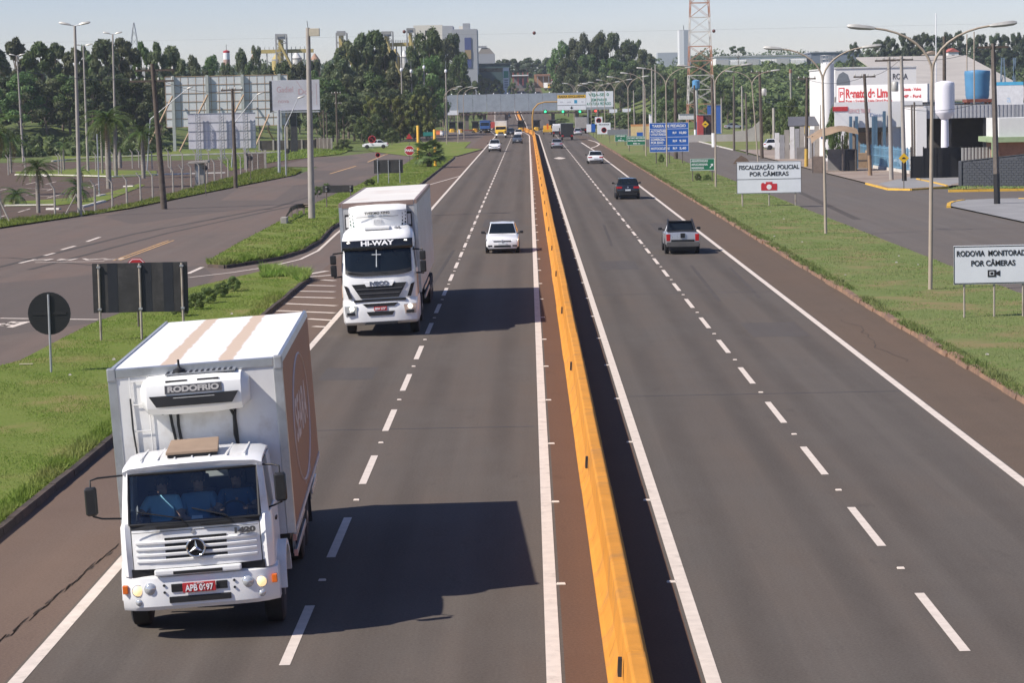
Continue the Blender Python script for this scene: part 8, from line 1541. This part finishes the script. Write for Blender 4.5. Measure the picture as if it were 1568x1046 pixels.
# power pylon behind the left trees
Y = 560; c = at(207, 100, Y); t = thing('pylon', 'thin steel lattice pylon rising among the left trees', 'pylon', (c.x, Y, gz(c.x, Y))); zt = at(207, 34, Y).z - gz(c.x, Y); mb = MB()
prof = [(0, 2.0), (zt * .5, 1.0), (zt * .85, .55), (zt, .05)]; C = [(-1, -1), (1, -1), (1, 1), (-1, 1)]; ns = 12
def pw(z):
    for (a, b), (c_, d_) in zip(prof, prof[1:]):
        if z <= c_: return b + (d_ - b) * (z - a) / (c_ - a)
    return .05
for k in range(ns):
    za, zb_ = zt * k / ns, zt * (k + 1) / ns; wa, wb_ = pw(za), pw(zb_)
    for i in range(4): p0, p1 = C[i], C[(i + 1) % 4]; mb.bar((p0[0] * wa, p0[1] * wa, za), (p0[0] * wb_, p0[1] * wb_, zb_), .12).bar((p0[0] * wa, p0[1] * wa, za), (p1[0] * wb_, p1[1] * wb_, zb_), .07)
mb.build('lattice', STEEL, t)
Y = 540; x0, x1 = span(206, 222, 110, Y); t = thing('white_hut', 'little white building showing through the left trees by the pylon', 'building', ((x0 + x1) / 2, Y, 0)); MB().bx(-(x1 - x0) / 2, (x1 - x0) / 2, 0, 4, 2, at(214, 105, Y).z).build('wall', BW, t); MB().bx(-(x1 - x0) / 2 - .2, (x1 - x0) / 2 + .2, -.2, 4.2, at(214, 105, Y).z, at(214, 105, Y).z + .25).build('roof', CONC, t)

# ------------------------------------------------------------------ vegetation
def blob_points(blobs, n, rng, shell=.55):
    P = []; O = []; tot = sum(b[1] ** 2 for b in blobs)
    for c, r, sq in blobs:
        k = max(6, int(n * r * r / tot)); d = rng.normal(size=(k, 3)); d /= np.linalg.norm(d, axis=1)[:, None]
        rad = r * (shell + (1 - shell) * rng.random(k) ** .7) * rng.uniform(.85, 1.12, k); p = d * rad[:, None]; p[:, 2] *= sq; P.append(p + np.array(c)); O.append(d)
    return np.concatenate(P), np.concatenate(O)
def make_tree(seed, kind):
    """returns trunk mesh, crown mesh for a tree about 10 m tall"""
    r = np.random.default_rng(seed); rg = random.Random(seed); H = 10.0; mb = MB(); blobs = []
    if kind == 'euc': th, nb, wid, leaf, n, lo, stretch = H * .97, 17, 2.7, .25, 5200, .30, 2.2
    elif kind == 'broad': th, nb, wid, leaf, n, lo, stretch = H * .85, 20, 3.8, .27, 5600, .25, 1.5
    elif kind == 'conifer': th, nb, wid, leaf, n, lo, stretch = H * .98, 22, 2.0, .27, 4200, .2, 2.2
    elif kind == 'umbrella': th, nb, wid, leaf, n, lo, stretch = H * .85, 12, 3.6, .3, 2600, .72, 1.4
    elif kind == 'bamboo': th, nb, wid, leaf, n, lo, stretch = H * .85, 26, 3.0, .26, 5200, .12, 3.0
    elif kind == 'bush': th, nb, wid, leaf, n, lo, stretch = H * .6, 20, 5.0, .40, 4200, .22, 1.4
    pts = [Vector((0, 0, -.4))]; x = y = 0
    for k in range(1, 7): x += rg.uniform(-.22, .22); y += rg.uniform(-.22, .22); pts.append(Vector((x, y, th * k / 6 * (.92 if kind != 'euc' else .9))))
    mb.tube(pts, [.22, .19, .165, .14, .11, .075, .035], 7)
    for i in range(nb):
        f = lo + (1 - lo) * (i + rg.random()) / nb; z = f * H * .93
        prof = {'euc': .45 + .65 * math.sin(math.pi * min(1, (f - lo) / (1 - lo) * .85 + .12)), 'broad': .35 + .75 * math.sin(math.pi * min(1, (f - lo) / (1 - lo) * .8 + .18)), 'conifer': 1.05 - .85 * (f - lo) / (1 - lo), 'umbrella': 1.0, 'bamboo': .7 + .3 * math.sin(math.pi * f), 'bush': .3 + .8 * math.sin(math.pi * min(1, (f - lo) / (1 - lo) * .7 + .3))}[kind]
        a = i * 2.4 + rg.uniform(-.5, .5); d = wid * prof * rg.uniform(.45, 1.0); base = pts[min(6, max(1, int(f * 5.2)))]
        c = Vector((base.x + d * math.cos(a), base.y + d * math.sin(a), z)); rad = rg.uniform(.75, 1.25) * {'euc': .85, 'broad': .98, 'conifer': .75, 'umbrella': 1.0, 'bamboo': .85, 'bush': 1.5}[kind]
        blobs.append((tuple(c), rad, .55 if kind == 'umbrella' else .8)); m_ = base.lerp(c, .5) + Vector((0, 0, -.25)); s_ = base - Vector((0, 0, .9))
        if kind != 'bush': mb.tube([s_, m_, c], [.06, .04, .015], 5)
    blobs.append(((pts[-1].x, pts[-1].y, th * .97), .75 if kind != 'bush' else 1.5, .8))
    C, O = blob_points(blobs, n, r); V = leaf_quads(C, leaf, r, stretch, .3, O)
    tm_ = mb.mesh('trunk', smooth=60); tm_.materials.append(BARK)
    return tm_, V
PROT = {}
def proto(kind, var, leafm):
    key = (kind, var, leafm.name)
    if key not in PROT:
        tm_, V = make_tree(hash((kind, var)) % 1000 if False else {'euc': 10, 'broad': 40, 'conifer': 70, 'umbrella': 90, 'bamboo': 120, 'bush': 150}[kind] + var, kind); PROT[key] = (tm_, np_mesh('crown', V, 4, leafm))
    return PROT[key]
def tree(name, label, px, ptop, Y, wpx, kind, var, leafm, group=None, zg=None, cat='tree'):
    T = at(px, ptop, Y); z0 = gz(T.x, Y) if zg is None else zg; h = max(.6, T.z - z0); tm_, cm = proto(kind, var, leafm)
    nat = {'euc': 6.2, 'broad': 8.4, 'conifer': 4.8, 'umbrella': 9.0, 'bamboo': 7.2, 'bush': 12.5}[kind]
    s_ = h / (10.2 if kind != 'bush' else 9.5); w_ = wpx * Y / FPX / nat * (1.25 if kind in ('euc', 'broad', 'conifer') else 1)
    o = thing(name, label, cat, (T.x, Y, z0), RNG.uniform(0, 6.28), group); o.scale = (w_, w_, s_); obj('trunk', tm_, o); obj('crown', cm, o); return o
def row(name, base, items, kind, leafm, group, Y=None, suffix='from the left'):
    for i, it in enumerate(sorted(items, key=lambda q: q[0])):
        px, pt, w_ = it[:3]; tree(name, f'{base}, {ORD[i]} {suffix}', px, pt, (it[3] if len(it) > 3 else Y), w_, kind, i % 5, ((leafm, LEAF_O, leafm, LEAF_G)[(i * 7 + len(base)) % 4] if leafm in (LEAF_E, LEAF_D) else leafm), group)
row('eucalyptus_tree', 'tall dark eucalyptus in the left tree belt', [(-8, 66, 50, 470), (24, 54, 46, 480), (60, 60, 50, 470), (86, 62, 44, 485), (112, 70, 40, 475), (158, 56, 48, 475), (186, 54, 50, 480), (216, 60, 34, 490), (240, 60, 36, 480), (262, 66, 36, 485), (140, 80, 40, 495), (45, 74, 34, 500), (200, 72, 30, 500), (128, 66, 26, 505)], 'euc', LEAF_E, 'dark eucalyptus belt behind the car park')
row('dense_tree', 'lower dense dark tree filling the left belt under the eucalyptus', [(-5, 110, 70, 455), (30, 105, 70, 450), (70, 115, 70, 452), (105, 110, 66, 455), (140, 112, 60, 450), (175, 108, 64, 455), (208, 118, 60, 455), (236, 112, 50, 456), (30, 152, 60, 462), (95, 155, 60, 462), (150, 152, 60, 462), (205, 155, 60, 462), (244, 165, 44, 446)], 'broad', LEAF_D, 'dense lower trees behind the car park')
row('background_tree', 'mid-height tree on the skyline above the big billboard', [(276, 83, 26, 600), (297, 80, 30, 600), (322, 79, 32, 600), (343, 92, 26, 590), (368, 69, 28, 610), (392, 64, 22, 700), (384, 90, 30, 590), (408, 92, 34, 590), (432, 88, 36, 590), (456, 88, 34, 590), (482, 86, 34, 590), (505, 90, 34, 590), (300, 98, 40, 560), (345, 104, 40, 560), (395, 104, 40, 560), (440, 102, 44, 560), (490, 104, 40, 560)], 'broad', LEAF_E, 'skyline trees above the big billboard')
row('eucalyptus_tree', 'large eucalyptus of the clump right of the thick concrete pole', [(530, 58, 50, 540), (552, 46, 48, 545), (573, 42, 44, 550), (590, 62, 36, 545), (515, 80, 44, 535)], 'euc', LEAF_E, 'eucalyptus clump right of the concrete pole')
row('evergreen_tree', 'huge dark evergreen in front of the office tower', [(656, 34, 60, 560), (676, 52, 50, 700), (693, 46, 40, 705), (640, 66, 46, 550), (702, 76, 40, 690), (655, 80, 60, 545)], 'broad', LEAF_D, 'dark evergreens before the office tower')
row('dense_tree', 'rounded dark tree at the foot of the left clumps', [(507, 115, 60, 500), (540, 108, 60, 505), (572, 106, 60, 505), (602, 96, 56, 510), (630, 100, 50, 515), (525, 140, 60, 480), (556, 138, 56, 485), (490, 140, 50, 470), (600, 130, 60, 500), (640, 126, 52, 500), (688, 116, 44, 680), (708, 118, 36, 690), (724, 120, 30, 700)], 'broad', LEAF_E, 'rounded trees at the foot of the clumps')
row('bamboo_clump', 'yellow-green bamboo clump below the big dark evergreen', [(568, 142, 34, 475), (586, 148, 34, 478), (612, 144, 30, 485), (632, 143, 32, 485), (652, 142, 30, 485), (664, 146, 24, 660)], 'bamboo', LEAF_Y, 'bamboo clumps below the evergreen')
row('bush', 'round green bush on the field left of the yellow posts', [(552, 180, 34, 470), (573, 177, 36, 470), (624, 182, 36, 490), (640, 180, 28, 490), (600, 196, 26, 440), (525, 214, 30, 400)], 'bush', LEAF_B, 'bushes on the left field')
row('bush', 'dark hedge bush at the foot of the left tree belt', [(70, 182, 30, 470), (88, 180, 30, 470), (108, 181, 32, 470), (128, 180, 32, 470), (146, 182, 28, 470), (20, 196, 40, 440), (200, 196, 40, 440), (235, 205, 34, 430), (55, 214, 26, 420), (180, 216, 24, 420)], 'bush', LEAF_D, 'hedge bushes at the left tree belt')
row('broad_tree', 'olive tree of the big round grove above the toll canopy', [(862, 58, 40, 850), (880, 52, 40, 850), (903, 46, 40, 855), (920, 41, 40, 860), (938, 46, 40, 855), (956, 56, 36, 855), (972, 56, 30, 860), (985, 72, 34, 850), (868, 84, 44, 830), (900, 80, 46, 830), (932, 84, 46, 830), (964, 88, 44, 830), (992, 96, 40, 830), (880, 108, 44, 800), (915, 106, 44, 800), (950, 108, 44, 800), (985, 112, 40, 800), (1010, 108, 36, 820)], 'broad', LEAF_E, 'grove above the toll canopy')
row('skyline_tree', 'far tree on the horizon between the office tower and the grove', [(735, 100, 26), (752, 94, 26), (770, 88, 28), (788, 88, 28), (806, 86, 28), (824, 88, 26), (840, 86, 26), (852, 92, 22), (762, 104, 26), (796, 104, 26), (828, 106, 24)], 'broad', LEAF_F, 'horizon trees between tower and grove', Y=1170)
row('yard_tree', 'small tree before the dark green shed above the toll canopy', [(730, 112, 22), (746, 117, 22), (760, 119, 18), (785, 124, 14), (812, 122, 14)], 'broad', LEAF_B, 'small trees before the dark green shed', Y=955)
tree('trumpet_tree', 'pink blossoming tree above the toll canopy', 855, 99, 1045, 18, 'broad', 1, LEAF_PINK)
tree('station_tree', 'small brownish tree left of the fuel station totem', 761, 114, 1045, 16, 'umbrella', 1, LEAF_B)
row('hill_tree', 'tall dark tree on the right hill above the workshop roofs', [(1345, 58, 30), (1362, 52, 26), (1384, 48, 24), (1397, 52, 20), (1412, 46, 26), (1430, 50, 26), (1452, 46, 24), (1466, 44, 26), (1486, 54, 26), (1502, 50, 28), (1522, 48, 26), (1540, 50, 26), (1556, 46, 24), (1572, 50, 26), (1306, 62, 18), (1400, 68, 30), (1440, 72, 30), (1500, 72, 34), (1540, 72, 34), (1370, 72, 30)], 'broad', LEAF_F, 'dark trees on the right hill', Y=880)
tree('umbrella_tree', 'lone flat-topped tree against the sky above the white warehouses', 1130, 68, 1000, 27, 'umbrella', 0, LEAF_F)
row('mast_tree', 'tree around the foot of the lattice mast', [(1012, 128, 34, 640), (1032, 120, 36, 650), (1052, 110, 30, 700), (1068, 90, 26, 760), (1086, 108, 34, 680), (1106, 122, 36, 650), (1020, 150, 36, 580), (1044, 152, 32, 560), (1096, 148, 34, 580), (1115, 150, 36, 570), (1150, 160, 34, 560)], 'broad', LEAF_B, 'trees around the lattice mast')
row('shrub_tree', 'leafy shrub tree behind the tin sheds', [(1180, 168, 36, 420), (1200, 158, 40, 410), (1215, 154, 36, 400), (1235, 172, 34, 380), (1275, 172, 30, 262), (1300, 176, 26, 264), (1332, 178, 26, 262)], 'bush', LEAF_B, 'shrubs behind the tin sheds')
row('verge_bush', 'small rough bush beside the green direction sign', [(1068, 266, 13, 222), (1083, 268, 14, 222), (1012, 236, 12, 284)], 'bush', LEAF_B, 'bushes by the green signs')
row('roadside_tree', 'leafy tree by the right end of the toll canopy', [(930, 172, 26, 560), (948, 170, 26, 560), (968, 168, 30, 540), (985, 172, 24, 520), (895, 176, 24, 640), (912, 176, 24, 640), (858, 180, 20, 700)], 'broad', LEAF_B, 'trees by the toll canopy')
# hedge on the near island and by the low sign
for i, (px, py, w_, hpx) in enumerate(((278, 484, 34, 24), (298, 474, 36, 22), (318, 464, 36, 22), (338, 455, 34, 20), (356, 446, 30, 18), (486, 300, 20, 14), (500, 293, 18, 12), (566, 284, 22, 8))):
    P = g(px, py, .13); tree('hedge_bush', f'low hedge bush on the left islands, {ORD[i]} going away from the viewer', px, py - hpx, P.y, w_, 'bush', i % 4, LEAF_B, 'low hedge on the left islands', zg=.1, cat='bush')
# scrub and far woods that read as one mass
def woods(name, label, n, sampler, leafm, seed, nl=70, cat='woods'):
    r = np.random.default_rng(seed); blobs = []
    for k in range(n):
        x, y, rad = sampler(r); z = gz(x, y) + rad * r.uniform(.3, .9); blobs.append(((x, y, z), rad, .75))
    C, O = blob_points(blobs, n * nl, r, .7); V = leaf_quads(C, 1.0, r, 1.4, 0, O); o = obj(name, np_mesh(name, V, 4, leafm)); tag(o, label, cat, kind='stuff')
def sc1(r): y = r.uniform(560, 1000); x = (62 if y < 720 else 42) + r.uniform(0, 1) * (y * .2 - 20); return x, y, r.uniform(1.2, 2.8)
woods('scrub', 'green scrub covering the slope right of the lattice mast', 1200, sc1, LEAF_B, 5)
def sc2(r): y = r.uniform(1150, 1700); return r.uniform(-.24, .26) * y, y, r.uniform(3, 6)
woods('woodland', 'distant woodland along the horizon', 700, sc2, LEAF_F, 6, 90)
def sc3(r): y = r.uniform(700, 860); return r.uniform(-.23, -.04) * y, y, r.uniform(2, 4)
woods('woodland', 'wooded slope below the grain terminal', 420, sc3, LEAF_D, 7, 90)
def sc4(r): y = r.uniform(395, 440); return -60 - r.uniform(0, 1) * 45, y, r.uniform(.35, .9)
woods('scrub', 'weedy scrub on the bank behind the left car park', 150, sc4, LEAF_B, 8, 60)
def sc5(r): y = r.uniform(650, 760); x = r.choice([-1, 1]) * r.uniform(22, 60); return x, y, r.uniform(.5, 1.4)
woods('scrub', 'bushes on the banks behind the toll canopy', 120, sc5, LEAF_B, 9, 50)
def sc6(r): y = r.uniform(760, 1000); x = (.10 + .1 * r.random()) * y + 40; return x, y, r.uniform(2, 4)
woods('scrub', 'dark bushes on the hill below the conifers', 300, sc6, LEAF_F, 10, 70)

# ------------------------------------------------------------------ palms: every frond its own part
def frond_mesh(L, droop, width, seed, m, nseg=9, nl=20):
    rg = random.Random(seed); mb = MB(); sp = []
    for k in range(nseg + 1): u = k / nseg; sp.append(Vector((L * u * (1 - .12 * u * droop), 0, L * (.55 * u - (.62 + .5 * droop) * u * u))))
    mb.tube(sp, [.035 * (1 - .8 * k / nseg) + .004 for k in range(nseg + 1)], 4)
    for k in range(nl):
        u = .1 + .9 * k / nl; i = min(nseg - 1, int(u * nseg)); p = sp[i].lerp(sp[i + 1], u * nseg - i); d = (sp[i + 1] - sp[i]).normalized(); wl = width * math.sin(math.pi * (u * .85 + .12)) * rg.uniform(.85, 1.1)
        for sy in (-1, 1): tip = p + d * wl * .5 + Vector((0, sy * wl, -wl * rg.uniform(.15, .6))); mb.add([p, p + d * .10, tip], [(0, 1, 2)])
    me = mb.mesh('frond'); me.materials.append(m); return me
FR_R = [frond_mesh(2.8, .9, .55, k, LEAF_P) for k in range(3)]; FR_DRY = frond_mesh(2.4, 1.6, .3, 9, LEAF_DRY)
def palm(label, px, base, crown_py, wpx, nf=14, trunk=.22, dry=2, up=.5, z0=0, Y=None):
    P = g(px, base, z0) if Y is None else Vector((at(px, base, Y).x, Y, gz(at(px, base, Y).x, Y))); H = at(px, crown_py, P.y).z - P.z; t = thing('palm_tree', label, 'palm', P, RNG.uniform(0, 6)); s_ = wpx * P.y / FPX / 3.8
    if H > .4: MB().tube([(0, 0, -.2), (0, 0, H * .15), (0, 0, H * .45), (0, 0, H * .8), (0, 0, H)], [trunk * .95, trunk, trunk * 1.08, trunk * .75, trunk * .5], 12).build('trunk', BARK_P, t, smooth=60)
    if H > 2.2: MB().tube([(0, 0, H * .8), (0, 0, H * .92), (0, 0, H + .15)], [trunk * .7, trunk * .62, trunk * .3], 10).build('crownshaft', LEAF_P, t, smooth=60)
    for k in range(nf):
        o = obj('frond', FR_R[k % 3], t); o.location = (0, 0, H); el = up * (1.2 - 1.9 * ((k * 7) % nf) / nf); o.rotation_euler = (RNG.uniform(-.2, .2), -el, k * 2.399); o.scale = (s_ * RNG.uniform(.85, 1.1),) * 3
    for k in range(dry): o = obj('dry_frond', FR_DRY, t); o.location = (0, 0, H - .1); o.rotation_euler = (0, .7, k * 2.9 + 1); o.scale = (s_,) * 3
    return t
palm('tall royal palm with a pale swollen trunk, most prominent in the car park', 167, 289, 186, 66, 26, .26, 3, .8); palm('royal palm just behind the most prominent one', 178, 270, 186, 56, 22, .2, 2, .7); palm('royal palm left of the big billboard', 220, 273, 205, 54, 22, .22, 2, .75); palm('young palm leaning green above the near fence', 59, 326, 258, 52, 22, .15, 1, .8)
palm('small palm with a thin dark trunk in the far car park bed', 98, 261, 224, 28, 14, .13, 1, .6); palm('palm with a dark trunk near the left edge', 17, 265, 216, 52, 16, .14, 3, .5); palm('short palm stump beside the royal palms', 184, 257, 228, 14, 10, .25, 2, .5); palm('big palm cut off by the left edge', -6, 300, 200, 74, 20, .2, 3, .8); palm('thin-trunked palm behind the most prominent one', 157, 266, 190, 40, 14, .13, 2, .6)
palm('low bushy palm at the left fence', 26, 314, 300, 44, 20, .2, 3, .8); palm('low bushy palm around the lamp foot', 120, 310, 290, 48, 22, .2, 4, .9); palm('second low palm near the left edge', 18, 310, 304, 26, 16, .2, 3, .7); palm('young yellow-green palm by the lamp foot', 126, 300, 262, 26, 10, .1, 2, .9)
# fan palm on the island: stiff leaves in a ball
P = g(657, 255, .13); t = thing('fan_palm', 'squat fan palm with a ball of stiff leaves on the left island', 'palm', (P.x, P.y, .13)); fan = []
rg = random.Random(3)
for v in range(2):
    mb = MB(); mb.tube([(0, 0, 0), (1.0, 0, .12)], [.03, .02], 4)
    for k in range(13): a = R(-75 + 150 * k / 12); tip = (1.0 + .85 * math.cos(a), .85 * math.sin(a), .12 - .25 * rg.random()); s_ = Vector((-math.sin(a), math.cos(a), 0)) * .06; c_ = Vector((1.0 + .4 * math.cos(a), .4 * math.sin(a), .14)); mb.add([(1.0, 0, .12), c_ + s_, tip, c_ - s_], [(0, 1, 2, 3)])
    me = mb.mesh('leaf'); me.materials.append((LEAF_P, LEAF_B)[v]); fan.append(me)
MB().tube([(0, 0, -.2), (.05, 0, .9), (0, 0, 1.7)], [.3, .32, .22], 10).build('trunk', BARK, t, smooth=60)
for k in range(48):
    o = obj('fan_leaf', fan[k % 2], t); o.location = (0, 0, 1.55 + rg.uniform(-.2, .2)); el = math.asin(-.75 + 1.6 * (k + .5) / 48); o.rotation_euler = (rg.uniform(-.4, .4), -el, k * 2.399); o.scale = (rg.uniform(1.05, 1.32),) * 3

# ------------------------------------------------------------------ air
hb = MB().bx(-6200, 6200, -260, 9200, -1.2, 47).build('haze', BARK, None); hb.data.materials.clear()
hm = bpy.data.materials.new('haze'); hm.use_nodes = True; ht = hm.node_tree; ht.nodes.remove(ht.nodes['Principled BSDF'])
pv_ = ht.nodes.new('ShaderNodeVolumePrincipled'); pv_.inputs['Color'].default_value = (.80, .88, 1, 1); pv_.inputs['Density'].default_value = .00011; pv_.inputs['Anisotropy'].default_value = .2
ht.links.new(pv_.outputs[0], ht.nodes['Material Output'].inputs['Volume']); hb.data.materials.append(hm); tag(hb, 'thin pale haze over the whole place', 'haze', kind='stuff')
